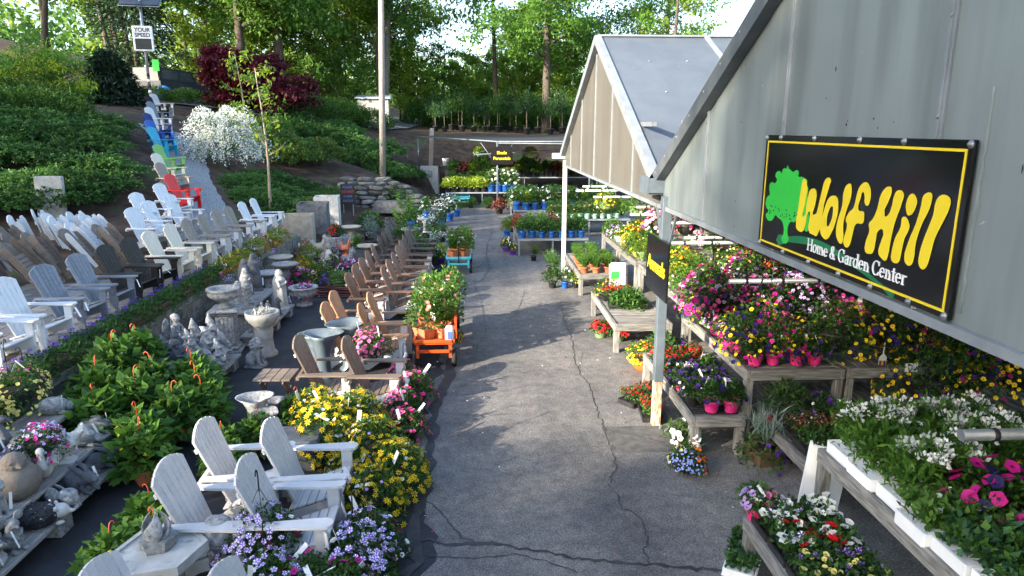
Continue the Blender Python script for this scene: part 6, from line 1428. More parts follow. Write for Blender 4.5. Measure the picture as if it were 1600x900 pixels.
for i, (k, x, y, sc) in enumerate([('silver', -3.2, 20.6, 1.5), ('silver', -2.75, 21.2, 1.5), ('silver', -3.4, 21.5, 1.4), ('tallgreen', -1.9, 20.2, 1.2), ('bush', -1.6, 19.4, 1.1), ('tallgreen', -2.6, 23.5, 1.4), ('tallgreen', -2.1, 25.2, 1.5), ('tallgreen', -2.8, 26.5, 1.5), ('tallwhite', -1.7, 22.3, 1.2), ('tallwhite', -1.5, 24.4, 1.3), ('tallwhite', -1.35, 26.6, 1.3), ('bluepot_w', -1.1, 27.2, 1.5), ('bluepot_w', -.85, 28.6, 1.4), ('bluepot', -1.35, 25.6, 1.3), ('tallgreen', -1.9, 28.0, 1.3), ('tallwhite', -1.3, 29.3, 1.2), ('bush', -2.3, 21.9, 1.1), ('blackpot_f', -1.3, 20.9, 1.4), ('blackpot_f', -1.15, 22.0, 1.3), ('blackpot_l', -1.1, 19.0, 1.1), ('tallwhite', -1.2, 20.0, .9), ('bush', -3.6, 23.0, 1.3), ('blackpot_r', -1.9, 30.5, 1.3), ('bush', -2.6, 29.3, 1.2), ('bush', -3.3, 28.0, 1.3), ('purplepot', -1.0, 18.4, 1.2), ('blackpot_g', -1.35, 18.1, 1.2)]):
    d = {'silver': 'silvery artemisia', 'tallgreen': 'tall leafy green plant', 'bush': 'dense green pot', 'tallwhite': 'tall white flowering plant', 'bluepot_w': 'white flower in a blue pot', 'bluepot': 'green plant in a blue pot', 'blackpot_f': 'feathery green pot', 'blackpot_l': 'lime leaved pot', 'blackpot_r': 'reddish leaved pot', 'purplepot': 'purple pot', 'blackpot_g': 'dark leafy pot'}[k]
    plant(k, x, y, max(.0, GZ(x, y)) if x < -2.6 else .002, f'{d} left of the far path, {ORD[i] if i < 20 else "twenty-" + ORD[i - 20]} of the nursery group', GN, sc)
# ------------------------------------------------------------------ cast stone figures
def fused(mb, voxel=.008, smooth=3, name='figure', m=None):
    """weld overlapping solids into one continuous skin"""
    me = bpy.data.meshes.new('tmp'); me.from_pydata(mb.v, [], mb.f); me.update()
    o = bpy.data.objects.new('tmp', me); COL.objects.link(o)
    a = o.modifiers.new('r', 'REMESH'); a.mode = 'VOXEL'; a.voxel_size = voxel
    if smooth: b = o.modifiers.new('s', 'SMOOTH'); b.iterations = smooth; b.factor = .5
    dg = bpy.context.evaluated_depsgraph_get(); dg.update()
    r = bpy.data.meshes.new_from_object(o.evaluated_get(dg)); r.name = name
    bpy.data.objects.remove(o); bpy.data.meshes.remove(me)
    r.polygons.foreach_set('use_smooth', np.ones(len(r.polygons), dtype=bool)); r.materials.clear(); r.materials.append(m); r.update()
    return r
E_ = lambda mb, c, r, rot=None: mb.ell(c, r, 12, 8, 0, Euler(rot).to_matrix() if rot else None)
def face(mb, c, s, look=(1, 0, 0)):
    """eyes, nose, mouth and ears on a head of radius s at c looking along +x"""
    x, y, z = c
    E_(mb, (x + s * .98, y, z - s * .08), (s * .2, s * .15, s * .2)); E_(mb, (x + s * .86, y, z - s * .45), (s * .14, s * .3, s * .09))
    for k in (-1, 1): E_(mb, (x + s * .86, y + k * s * .36, z + s * .16), (s * .14, s * .17, s * .12)); E_(mb, (x, y + k * s * .95, z), (s * .22, s * .15, s * .28))
def rabbit(up=False):
    mb = MB()
    E_(mb, (-.05, 0, .085), (.12, .085, .085)); E_(mb, (-.11, .06, .06), (.06, .04, .055)); E_(mb, (-.11, -.06, .06), (.06, .04, .055)); E_(mb, (.09, 0, .13 if up else .10), (.065, .05, .052)); E_(mb, (.15, 0, .12 if up else .085), (.03, .03, .026))
    mb.tube([(.04, 0, .1), (.09, 0, .12)], [.06, .045], 10)
    for k in (-1, 1):
        mb.tube([(.075, k * .022, .155 if up else .13), (.03, k * .035, .20 if up else .165), (-.04, k * .042, .235 if up else .175)], [.018, .024, .010], 8)
        mb.tube([(.05, k * .045, .06), (.10, k * .045, .018), (.14, k * .045, .014)], [.024, .018, .014], 8); E_(mb, (-.05, k * .07, .016), (.06, .022, .016)); E_(mb, (.125, k * .036, .145 if up else .108), (.009, .009, .009))
    E_(mb, (-.17, 0, .06), (.03, .03, .03)); return mb
def sleeping_rabbit():
    mb = MB(); E_(mb, (0, 0, .085), (.14, .095, .085)); E_(mb, (.13, .02, .06), (.06, .05, .05)); E_(mb, (-.06, .05, .07), (.08, .06, .07)); E_(mb, (.18, .02, .05), (.025, .028, .022)); E_(mb, (.1, -.05, .02), (.06, .02, .02))
    for k in (-1, 1): mb.tube([(.11, .02 + k * .03, .10), (.04, .03 + k * .04, .13), (-.03, .03 + k * .05, .13)], [.018, .022, .012], 8)
    return mb
def cat_():
    mb = MB(); E_(mb, (-.02, 0, .10), (.075, .065, .10)); mb.tube([(0, 0, .1), (.02, 0, .2), (.03, 0, .25)], [.062, .05, .042], 10); E_(mb, (.04, 0, .285), (.055, .05, .046)); E_(mb, (.09, 0, .272), (.022, .026, .018))
    for k in (-1, 1):
        mb.tube([(.04, k * .028, .16), (.055, k * .03, .02)], [.024, .018], 8); E_(mb, (.075, k * .03, .014), (.03, .02, .014)); mb.tube([(.03, k * .03, .315), (.03, k * .036, .355)], [.02, .004], 6); E_(mb, (-.03, k * .06, .05), (.06, .03, .05)); E_(mb, (.082, k * .022, .296), (.01, .01, .009))
    mb.tube([(-.08, 0, .03), (-.1, .07, .02), (-.02, .1, .018)], [.018, .016, .012], 8); mb.lathe([(.11, 0), (.11, .018)], 14); return mb
def round_bird():
    mb = MB(); mb.lathe([(.10, 0), (.135, .025), (.155, .05), (.167, .085), (.17, .12), (.163, .16), (.15, .20), (.132, .23), (.11, .25), (.02, .27)], 48); E_(mb, (.02, 0, .29), (.10, .095, .085))
    mb.tube([(.10, 0, .29), (.15, 0, .275)], [.035, .004], 8); E_(mb, (-.16, 0, .13), (.09, .06, .03), (0, .5, 0))
    for k in (-1, 1): E_(mb, (.09, k * .045, .32), (.016, .022, .008)); E_(mb, (-.01, k * .155, .13), (.1, .03, .07))
    return mb
def swan():
    mb = MB(); E_(mb, (-.04, 0, .07), (.15, .09, .07)); mb.tube([(.08, 0, .08), (.14, 0, .14), (.11, 0, .22), (.10, 0, .26)], [.045, .034, .026, .026], 10); E_(mb, (.12, 0, .275), (.045, .032, .03)); mb.tube([(.15, 0, .27), (.19, 0, .255)], [.018, .006], 8)
    for k in (-1, 1):
        mb.tube([(.04, k * .08, .1), (-.06, k * .095, .17), (-.16, k * .06, .21)], [.04, .05, .015], 8); E_(mb, (.15, k * .022, .285), (.008, .008, .008))
    return mb
def rooster():
    mb = MB(); mb.lathe([(.09, 0), (.09, .015), (.03, .03), (.03, .09)], 14); E_(mb, (0, 0, .17), (.12, .09, .09)); mb.tube([(.06, 0, .2), (.1, 0, .28), (.1, 0, .33)], [.06, .045, .032], 10); E_(mb, (.11, 0, .345), (.036, .028, .03)); mb.tube([(.14, 0, .345), (.17, 0, .335)], [.014, .004], 8)
    for i in range(3): E_(mb, (.09 + .02 * i, 0, .385 + .01 * (i == 1)), (.016, .012, .022))
    for k in (-1, 1): E_(mb, (-.01, k * .085, .18), (.08, .025, .05)); E_(mb, (.135, k * .02, .355), (.007, .007, .007))
    for a in (-.02, 0, .02): mb.tube([(-.08, a, .2), (-.16, a * 2, .28), (-.19, a * 3, .22)], [.035, .03, .01], 8)
    return mb
def mouse():
    mb = MB(); E_(mb, (0, 0, .08), (.07, .065, .08)); mb.tube([(0, 0, .1), (.02, 0, .19)], [.055, .04], 10); E_(mb, (.03, 0, .21), (.05, .042, .04)); mb.tube([(.06, 0, .21), (.1, 0, .195)], [.024, .008], 8)
    for k in (-1, 1): E_(mb, (.01, k * .055, .255), (.012, .036, .038)); mb.tube([(.02, k * .05, .15), (.07, k * .02, .12)], [.018, .014], 8); E_(mb, (.07, k * .04, .014), (.04, .02, .014)); E_(mb, (.068, k * .02, .222), (.007, .007, .007))
    mb.tube([(-.06, 0, .03), (-.12, .05, .02), (-.1, .11, .015)], [.012, .01, .006], 6); return mb
def hedgehog():
    mb = MB(); E_(mb, (0, 0, .10), (.17, .13, .11)); rr_ = np.random.default_rng(3)
    for d in dirs(rr_, 150, .0):
        if d[0] > .8: continue
        p = np.array([d[0] * .16, d[1] * .12, .10 + d[2] * .10]); mb.tube([tuple(p), tuple(p + d * np.array([.035, .035, .03]) + np.array([-.012, 0, 0]))], [.012, .002], 5)
    return mb
def hog_head():
    mb = MB(); E_(mb, (.17, 0, .10), (.075, .07, .065)); mb.tube([(.2, 0, .09), (.265, 0, .07)], [.045, .014], 8); E_(mb, (.27, 0, .075), (.014, .014, .014))
    for k in (-1, 1): E_(mb, (.14, k * .06, .15), (.02, .024, .026)); E_(mb, (.215, k * .035, .118), (.01, .01, .01)); E_(mb, (.16, k * .07, .02), (.04, .022, .02))
    return mb
def sleeping_fairy():
    mb = MB(); E_(mb, (.12, 0, .10), (.075, .07, .068)); mb.tube([(.06, 0, .09), (-.06, .01, .07), (-.14, .02, .05)], [.06, .055, .04], 10); mb.tube([(.1, .06, .05), (.18, .03, .04), (.2, -.04, .04)], [.024, .02, .016], 8); mb.tube([(-.12, .02, .05), (-.2, .03, .03), (-.25, .05, .025)], [.035, .026, .018], 8)
    E_(mb, (.10, 0, .14), (.085, .08, .05)); face(mb, (.13, 0, .095), .06)
    for k in (-1, 1): E_(mb, (-.02, k * .05, .15), (.08, .014, .06), (k * .5, .3, 0))
    return mb
def gnome(kind=0):
    mb = MB(); mb.lathe([(.075, 0), (.095, .05), (.09, .14), (.07, .2), (.045, .235)], 28)
    for k in (-1, 1):
        E_(mb, (.05, k * .04, .018), (.055, .03, .022)); mb.tube([(0, k * .08, .19), (.05, k * .105, .14), (.1, k * .05, .135)], [.03, .026, .02], 8); E_(mb, (.115, k * .04, .135), (.022, .018, .018))
    E_(mb, (.015, 0, .265), (.058, .055, .055)); face(mb, (.02, 0, .268), .052)
    mb.tube([(.05, 0, .25), (.085, 0, .19), (.085, 0, .13)], [.045, .05, .008], 10)
    hat = [(0, 0, .29), (-.01, 0, .36), (-.03, .01, .43)] if kind != 1 else [(0, 0, .29), (-.02, .01, .34), (-.08, .03, .37)]
    mb.tube(hat, [.068, .04, .006], 12)
    if kind == 2: mb.lathe([(.085, .29), (.085, .30), (.05, .33), (.01, .34)], 14)
    if kind == 1: E_(mb, (.13, 0, .15), (.05, .04, .035))
    return mb
def fairy():
    mb = MB(); E_(mb, (-.02, 0, .075), (.12, .1, .075)); E_(mb, (.09, .0, .10), (.07, .055, .05)); E_(mb, (.15, 0, .12), (.03, .03, .03))
    for k in (-1, 1): mb.tube([(.07, k * .025, .14), (.05, k * .04, .19)], [.014, .004], 6); E_(mb, (.06, k * .08, .02), (.06, .03, .02))
    mb.tube([(-.02, 0, .14), (-.02, 0, .24), (-.015, 0, .33), (-.01, 0, .365)], [.07, .05, .058, .024], 12); E_(mb, (.0, 0, .41), (.05, .046, .055)); face(mb, (.0, 0, .41), .048); E_(mb, (-.015, 0, .43), (.052, .052, .046))
    for k in (-1, 1):
        mb.tube([(-.015, k * .06, .33), (.02, k * .085, .27), (.07, k * .03, .24)], [.022, .019, .014], 8); mb.tube([(-.01, k * .035, .2), (.07, k * .045, .2), (.09, k * .045, .09), (.12, k * .045, .075)], [.034, .028, .02, .015], 8)
        E_(mb, (-.09, k * .085, .33), (.012, .07, .10), (k * .35, 0, 0)); E_(mb, (-.09, k * .06, .22), (.012, .045, .06), (k * -.3, 0, 0))
    return mb
def foo_dog():
    mb = MB(); mb.box((-.12, -.11, 0), (.15, .11, .03)); E_(mb, (-.05, 0, .12), (.09, .085, .10)); mb.tube([(-.02, 0, .13), (.03, 0, .24), (.04, 0, .29)], [.085, .08, .07], 12); E_(mb, (.06, 0, .34), (.08, .08, .07)); E_(mb, (.125, 0, .32), (.035, .045, .035))
    for i in range(11):
        a = i * .57; E_(mb, (.02 + .02 * math.sin(i), .085 * math.cos(a), .34 + .08 * math.sin(a)), (.035, .028, .028))
    for k in (-1, 1): mb.tube([(.07, k * .05, .2), (.10, k * .055, .05)], [.034, .026], 8); E_(mb, (.125, k * .055, .045), (.038, .028, .02)); E_(mb, (-.03, k * .085, .08), (.075, .035, .06)); E_(mb, (.12, k * .03, .37), (.014, .016, .014))
    return mb
def robed(h=.62, arms=1, hood=True):
    s = h / .62; mb = MB()
    mb.lathe([(.115, 0), (.115, .03), (.095, .035), (.10, .1), (.085, .28), (.075, .4), (.08, .47), (.045, .515)], 40, wob=lambda a, z: 1 + (.06 * math.sin(a * 7 + z * 5) if .03 < z < .42 else 0))
    E_(mb, (.01, 0, .56), (.042, .04, .05)); face(mb, (.012, 0, .558), .04)
    if hood: E_(mb, (-.012, 0, .57), (.05, .052, .056)); mb.tube([(-.02, 0, .55), (-.05, 0, .42), (-.06, 0, .2)], [.05, .07, .06], 10)
    for k in (-1, 1):
        if arms == 1: mb.tube([(0, k * .075, .46), (.03, k * .095, .38), (.09, k * .015, .41)], [.03, .028, .016], 8); E_(mb, (.098, k * .012, .43), (.012, .010, .026))
        else: mb.tube([(0, k * .075, .46), (.03, k * .12, .38), (.08, k * .15, .33)], [.03, .026, .016], 8); E_(mb, (.095, k * .155, .325), (.022, .012, .014))
    if s != 1: mb.v = [(x * s, y * s, z * s) for x, y, z in mb.v]
    return mb
def hat_girl():
    mb = robed(.5, 1, False); mb.lathe([(.075, .475), (.075, .485), (.042, .49), (.038, .53), (.01, .54)], 14); return mb
def angel_kneel():
    mb = MB(); E_(mb, (0, 0, .06), (.10, .08, .06)); mb.tube([(0, 0, .08), (.0, 0, .2)], [.07, .045], 10); E_(mb, (.02, 0, .25), (.045, .042, .046)); face(mb, (.02, 0, .25), .042); E_(mb, (.0, 0, .27), (.048, .048, .038))
    for k in (-1, 1): mb.tube([(.0, k * .05, .18), (.06, k * .06, .14), (.085, k * .012, .19)], [.022, .02, .014], 8); E_(mb, (-.06, k * .08, .18), (.02, .05, .11), (k * .4, .2, 0)); E_(mb, (-.07, k * .04, .02), (.08, .03, .02))
    return mb
def baskets_boy():
    mb = robed(.46, 1, False); E_(mb, (.10, 0, .22), (.07, .075, .05)); return mb

_stm = {}
def statue(name, fn, label, cat, x, y, z, rz, m='concrete', sc=1.0, group='cast stone figures on the plank shelves', vox=.0065, tagged=True, extra=None):
    k = (name, m, fn.__name__ if hasattr(fn, '__name__') and fn.__name__ != '<lambda>' else label)
    if k not in _stm: _stm[k] = fused(fn(), vox, 1, name, M[m])
    t = thing(name, label, cat, (x, y, z), rz, group); t.scale = (sc,) * 3
    put('body', _stm[k], t)
    if extra: extra(t)
    if tagged: put('price_tag', tag_mesh, t, (.10, .05 * _cr.choice((-1, 1)), .20), (_cr.uniform(-.3, .3), _cr.uniform(-.6, .1), _cr.uniform(-1, 1)), 1.0 / sc)
    return t
def shelf(label, x0, x1, y0, y1, z, n, blk=True):
    """planks on concrete blocks"""
    t = thing('plank_shelf', label, 'shelf', ((x0 + x1) / 2, (y0 + y1) / 2, 0), 0, 'weathered plank shelves along the wall'); w = (x1 - x0) / n; ly = (y1 - y0) / 2
    for i in range(n):
        a = -(x1 - x0) / 2 + w * i; cut = _pr.uniform(-.25, .25)
        MB().cbox((a + .004, -ly, z - .035), (a + w - .004, cut, z), .004).build('plank', M['grey_plank'], t)
        MB().cbox((a + .004, cut + .006, z - .035), (a + w - .004, ly, z + .002), .004).build('plank', M['grey_plank'], t)
    if blk:
        k = max(2, int((y1 - y0) / .85) + 1)
        for i in range(k): MB().cbox((-(x1 - x0) / 2 + .03, -ly + .08 + (2 * ly - .36) * i / (k - 1), 0), ((x1 - x0) / 2 - .03, -ly + .28 + (2 * ly - .36) * i / (k - 1), z - .037), .01).build('support_block', M['concrete'], t)
    return t
shelf('lowest plank shelf of stone animals, nearest the path', -4.0, -3.74, 3.6, 6.95, .20, 2); shelf('middle plank shelf of stone animals', -4.34, -3.93, 3.6, 7.2, .42, 2); shelf('rear plank shelf of stone animals against the wall', -4.85, -4.38, 3.6, 7.4, .62, 2)
shelf('low plank shelf in front of the gnome figures', -3.98, -3.66, 8.75, 10.25, .20, 2); shelf('raised plank shelf behind the gnome figures', -4.6, -4.02, 8.6, 10.6, .42, 3)
shelf('low plank shelf of religious statues', -4.0, -3.62, 11.15, 13.3, .20, 2); shelf('raised plank shelf behind the religious statues', -4.75, -4.04, 11.7, 13.6, .46, 3)
def hhead(t): put('head', fused(hog_head(), .008, 2, 'head', M['pale_concrete']), t)
for a in [('rabbit_statue', lambda: rabbit(True), 'dark blue-grey stone rabbit with long ears on the lowest shelf', 'rabbit statue', -3.84, 6.15, .2, -.2, 'dark_concrete', 1.2),
          ('rabbit_statue', lambda: rabbit(True), 'pair rabbit, darker and further back on the lowest shelf', 'rabbit statue', -3.86, 6.58, .2, .5, 'dark_concrete', 1.15),
          ('mouse_statue', mouse, 'stone mouse with big round ears on the lowest shelf', 'mouse statue', -3.86, 5.22, .2, -.5, 'concrete', 1.15),
          ('fairy_statue', sleeping_fairy, 'sleeping stone fairy resting against the speckled hedgehog', 'fairy statue', -3.86, 5.86, .2, -.3, 'concrete', 1.05),
          ('angel_statue', angel_kneel, 'small kneeling stone angel at the left edge of the lowest shelf', 'angel statue', -3.86, 4.98, .2, -.3, 'concrete', 1.1), ('angel_statue', angel_kneel, 'small kneeling stone angel behind the mouse, cut by the left edge', 'angel statue', -3.9, 4.72, .2, .2, 'concrete', 1.15),
          ('cat_statue', cat_, 'sitting stone cat on the middle shelf', 'cat statue', -4.05, 5.36, .42, -.2, 'concrete', 1.05), ('cat_statue', cat_, 'second sitting cat cut by the left edge on the middle shelf', 'cat statue', -4.12, 5.12, .42, .2, 'concrete', 1.0),
          ('bird_statue', round_bird, 'fat round brown-grey bird on the middle shelf', 'bird statue', -4.10, 5.70, .42, -.6, 'brown_concrete', 1.12), ('swan_planter', swan, 'pale stone swan planter on the middle shelf', 'swan planter', -4.08, 6.02, .42, -.9, 'pale_concrete', 1.15),
          ('rooster_statue', rooster, 'pale stone hen on a round foot beside the violet pansies', 'hen statue', -4.05, 6.35, .42, -2.6, 'pale_concrete', 1.12), ('rabbit_statue', sleeping_rabbit, 'sleeping stone rabbit on the middle shelf', 'rabbit statue', -4.08, 6.68, .42, .2, 'concrete', 1.05),
          ('rabbit_statue', rabbit, 'crouching stone rabbit at the far end of the middle shelf', 'rabbit statue', -4.10, 6.98, .42, .3, 'concrete', 1.0), ('duck_statue', swan, 'dark stone duck on the rear shelf at the left', 'duck statue', -4.55, 6.0, .62, .4, 'dark_concrete', 1.35), ('duck_statue', round_bird, 'dark round stone hen on the rear shelf at the left edge', 'hen statue', -4.6, 5.6, .62, .1, 'dark_concrete', 1.1),
          ('rabbit_statue', sleeping_rabbit, 'grey sleeping stone hare on the rear shelf above the pansies', 'hare statue', -4.55, 7.05, .62, .3, 'concrete', 1.1)]:
    statue(*a)
statue('hedgehog_statue', hedgehog, 'black speckled stone hedgehog with a pale face on the lowest shelf', 'hedgehog statue', -3.87, 5.56, .2, .5, 'black_speckle', 1.0, extra=hhead)
gg = 'cast stone gnomes and fairies by the wall'
for i, (x, y, z, k, sc, m, lb) in enumerate([(-3.8, 9.05, .2, 0, .8, 'dark_concrete', 'stone gnome nearest the camera on the low plank'), (-3.82, 9.35, .2, 1, .85, 'concrete', 'stone gnome with a basket on the low plank'), (-3.80, 9.68, .2, 2, .85, 'concrete', 'stone gnome with a broad hat on the low plank'), (-3.85, 9.98, .2, 0, .95, 'concrete', 'tall capped stone gnome at the far end of the low plank'),
                                       (-4.15, 9.2, .42, 1, .8, 'dark_concrete', 'dark stone gnome on the raised plank, left'), (-4.15, 9.55, .42, 2, .8, 'concrete', 'stone gnome with hat brim in the middle of the raised plank'), (-4.2, 9.9, .42, 0, .9, 'concrete', 'pointed hat gnome beside the square pedestal'), (-4.1, 10.25, .42, 0, .85, 'concrete', 'pointed hat gnome at the far end of the raised plank'), (-4.45, 9.0, .42, 1, .8, 'dark_concrete', 'dark stone gnome by the leafy vines'), (-4.4, 9.35, .42, 2, .75, 'dark_concrete', 'dark broad hat gnome against the wall'), (-3.95, 9.2, .42, 0, .8, 'concrete', 'grey gnome squeezed between the two planks, near end'), (-3.98, 9.75, .42, 1, .85, 'concrete', 'grey gnome squeezed between the two planks, middle'), (-4.35, 9.6, .42, 0, .8, 'dark_concrete', 'dark gnome behind the seated fairy'), (-3.72, 9.5, .2, 2, .7, 'concrete', 'small gnome at the front edge of the low plank')]):
    statue('gnome_statue', (lambda kk_: (lambda: gnome(kk_)))(k), lb, 'gnome statue', x, y, z, _cr.uniform(-.5, .3), m, sc * 1.18, gg, tagged=i % 2 == 0)
statue('fairy_statue', fairy, 'stone fairy with wings seated on a dragon above the gnomes', 'fairy statue', -4.42, 9.85, .42, -.2, 'concrete', 1.15, gg)
statue('lion_statue', foo_dog, 'curly maned stone guardian lion sitting on the asphalt', 'lion statue', -3.46, 10.22, 0, -.2, 'concrete', 1.05, gg)
statue('rabbit_statue', rabbit, 'small stone rabbit half hidden by leaves at the gnome plank', 'rabbit statue', -4.3, 8.75, .42, .2, 'concrete', .9, gg)
gs = 'cast stone saints and figures on the far plank shelf'
for x, y, z, fn, m, sc, lb in [(-3.78, 12.95, .2, lambda: robed(.62, 1), 'pale_concrete', 1.25, 'tall white robed saint statue with folded hands'), (-4.3, 12.6, .46, lambda: robed(.62, 1, True), 'concrete', 1.0, 'grey robed figure with bowed head on the raised shelf'), (-4.45, 13.05, .46, lambda: robed(.62, 2), 'dark_concrete', 1.15, 'black robed statue with open arms against the wall'), (-4.4, 13.45, .46, lambda: robed(.62, 2), 'dark_concrete', 1.2, 'black cloaked statue behind the white saint'),
                               (-3.85, 11.45, .2, hat_girl, 'concrete', 1.1, 'stone girl with a round hat at the near end of the shelf'), (-3.8, 11.8, .2, baskets_boy, 'concrete', .95, 'stone boy holding a basket'), (-4.25, 12.0, .46, hat_girl, 'concrete', .95, 'stone figure with hat on the raised shelf, left'), (-3.82, 12.2, .2, baskets_boy, 'concrete', .8, 'small stone child with a basin'), (-4.2, 12.3, .46, lambda: robed(.62, 1), 'concrete', .8, 'slender grey robed figure in the middle of the raised shelf'), (-3.75, 12.5, .2, cat_, 'dark_concrete', 1.0, 'dark small stone animal next to the white saint')]:
    statue('stone_figure', fn, lb, 'statue', x, y, z, _cr.uniform(-.3, .2), m, sc, gs, tagged=_cr.random() < .6)

# pots, urns, bird baths
def lathe_thing(name, label, cat, x, y, z, prof, m, n=24, group=None, wob=None, rz=0, sc=1):
    o = MB().lathe(prof, n, wob=wob).build(name, M[m], None, loc=(x, y, z), rot=(0, 0, rz), sc=sc); tag(o, label, cat, group); return o
pd = thing('urn_pedestal', 'square fluted stone pedestal carrying a wide urn among the gnomes', 'pedestal', (-4.12, 11.0, 0), .1)
MB().cbox((-.22, -.22, 0), (.22, .22, .06), .015).cbox((-.18, -.18, .062), (.18, .18, .12), .02).build('plinth', M['concrete'], pd)
mb = MB().cbox((-.14, -.14, .122), (.14, .14, .64), .012)
for s in range(4):
    Mx = Matrix.Rotation(s * math.pi / 2, 4, 'Z')
    for k in range(4): mb.box((.141, -.115 + k * .062, .17), (.15, -.085 + k * .062, .60), 0, Mx)
mb.build('shaft', M['concrete'], pd); MB().cbox((-.18, -.18, .642), (.18, .18, .69), .02).cbox((-.24, -.24, .692), (.24, .24, .75), .025).build('capital', M['concrete'], pd)
ur = MB().lathe([(.13, 0), (.13, .03), (.06, .06), (.06, .10), (.14, .13), (.24, .19), (.26, .24), (.235, .27), (.27, .30), (.27, .325), (.22, .325), (.19, .29), (.05, .27)], 28).build('stone_urn', M['concrete'], None, loc=(-4.12, 11.0, .752)); tag(ur, 'wide shallow stone urn on top of the square fluted pedestal', 'urn')
lathe_thing('planter_bowl', 'speckled stone bowl on a tall tapering foot full of coiled cord, beside the lion', 'planter', -3.46, 10.75, 0, [(.20, 0), (.20, .05), (.15, .10), (.135, .3), (.15, .44), (.12, .47), (.19, .53), (.26, .65), (.27, .74), (.24, .74), (.2, .68), (.02, .66)], 'granite')
mb = MB(); r_ = random.Random(4)
for i in range(40): a = r_.uniform(0, 6.28); rr2 = r_.uniform(.02, .2); mb.tube([(rr2 * math.cos(a), rr2 * math.sin(a), 0), (rr2 * .6 * math.cos(a + 1), rr2 * .6 * math.sin(a + 1), .06 + .08 * r_.random()), (rr2 * math.cos(a + 2), rr2 * math.sin(a + 2), .02)], .006, 4)
o = mb.build('cord_coil', M['pale_concrete'], None, loc=(-3.46, 10.75, .69)); tag(o, 'pale tangle of cord lying in the speckled planter bowl', 'cord')
urn_prof = [(.17, 0), (.17, .03), (.08, .07), (.09, .11), (.2, .18), (.27, .27), (.25, .33), (.30, .37), (.30, .40), (.25, .40), (.2, .33), (.03, .31)]
GU = 'stone urns and bird baths near the middle bed'
lathe_thing('stone_urn', 'footed stone urn with small white and violet flowers at the end of the statue shelf', 'urn', -3.62, 14.0, 0, urn_prof, 'concrete', group=GU); plant('lilacbasket', -3.62, 14.0, .14, 'violet and white flowers spilling from the footed stone urn', GM, .75)
bath = [(.22, 0), (.22, .05), (.12, .10), (.10, .3), (.10, .52), (.14, .58), (.30, .64), (.33, .68), (.32, .70), (.28, .68), (.05, .645)]
for x, y, sc, m, lb in [(-4.5, 14.6, 1.0, 'concrete', 'grey bird bath behind the black statues'), (-4.35, 15.4, 1.05, 'concrete', 'scalloped grey bird bath left of the magenta petunias'), (-4.7, 16.3, 1.05, 'tan_stone', 'pale round topped bird bath beside the wall flowers'), (-2.9, 18.0, 1.0, 'tan_stone', 'cream bird bath behind the brown chairs'), (-2.0, 20.6, 1.1, 'granite', 'grey bird bath holding a blue pot'), (-1.45, 19.6, .8, 'granite', 'low grey stone basin beside the dark chairs'), (-3.9, 21.2, 1.1, 'tan_stone', 'pale bowl on a stand behind the terracotta bird'), (-1.75, 23.2, 1.1, 'granite', 'grey bird bath holding two pots')]:
    lathe_thing('bird_bath', lb, 'bird bath', x, y, 0, bath, m, 28, GU, (lambda a, z: 1 + (.05 * math.sin(a * 9) if z > .6 else 0)) if 'scalloped' in lb else None, 0, sc * .85)
plant('bluepot', -2.0, 20.6, .64, 'blue pot standing on the grey bird bath', GN, 1.2); plant('bluepot_w', -1.72, 23.2, .64, 'blue pot of white flowers on the far bird bath', GN, 1.1)
# tulip shaped grey vases
vase = [(.14, 0), (.145, .03), (.10, .07), (.085, .2), (.09, .36), (.115, .47), (.16, .56), (.23, .62), (.215, .615), (.14, .55), (.08, .42), (.02, .40)]
lips = lambda a, z: 1 + ((.30 * math.sin(a) + .12 * math.sin(3 * a)) * max(0, (z - .42) / .2))
for x, y, sc, rz, lb in [(-2.25, 9.55, 1.15, 0, 'tall blue-grey tulip shaped vase between the taupe and cedar chairs'), (-1.95, 10.0, 1.2, 1, 'blue-grey tulip vase with flaring lip behind the pink petunias'), (-2.45, 9.95, .95, .4, 'round rimmed blue-grey pot left of the tulip vases')]:
    lathe_thing('tulip_vase' if 'tulip' in lb else 'glazed_pot', lb, 'vase', x, y, 0, vase if 'tulip' in lb else [(.16, 0), (.2, .1), (.22, .3), (.2, .38), (.25, .42), (.25, .46), (.2, .46), (.18, .38), (.02, .36)], 'blue_glaze', 30, 'blue-grey glazed pots', lips if 'tulip' in lb else None, rz, sc)
for i, (x, y, sc, rz) in enumerate([(-2.62, 7.62, .85, .3), (-2.42, 7.42, .7, 1.2), (-2.5, 7.9, .6, .4)]): lathe_thing('tulip_vase', ['small pale tulip vase behind the rear white chair', 'smallest pale tulip vase next to the white chair', 'pale tulip vase behind the other two'][i], 'vase', x, y, 0, vase, 'concrete', 30, 'small tulip vases behind the white chairs', lips, rz, sc)
sq = thing('stone_pedestal', 'dark grey square pedestal under the yellow daisies behind the white chairs', 'pedestal', (-1.95, 6.95, 0), .1); MB().cbox((-.17, -.17, 0), (.17, .17, .32), .015).build('shaft', M['dark_concrete'], sq); MB().cbox((-.23, -.23, .322), (.23, .23, .38), .02).build('capital', M['dark_concrete'], sq)
pl = MB().cbox((-.26, -.26, .0), (.26, .26, .10), .03).build('stone_slab', M['granite'], None, loc=(-2.55, 7.45, .0)); tag(pl, 'flat grey stone plinth under the small tulip vases', 'plinth')
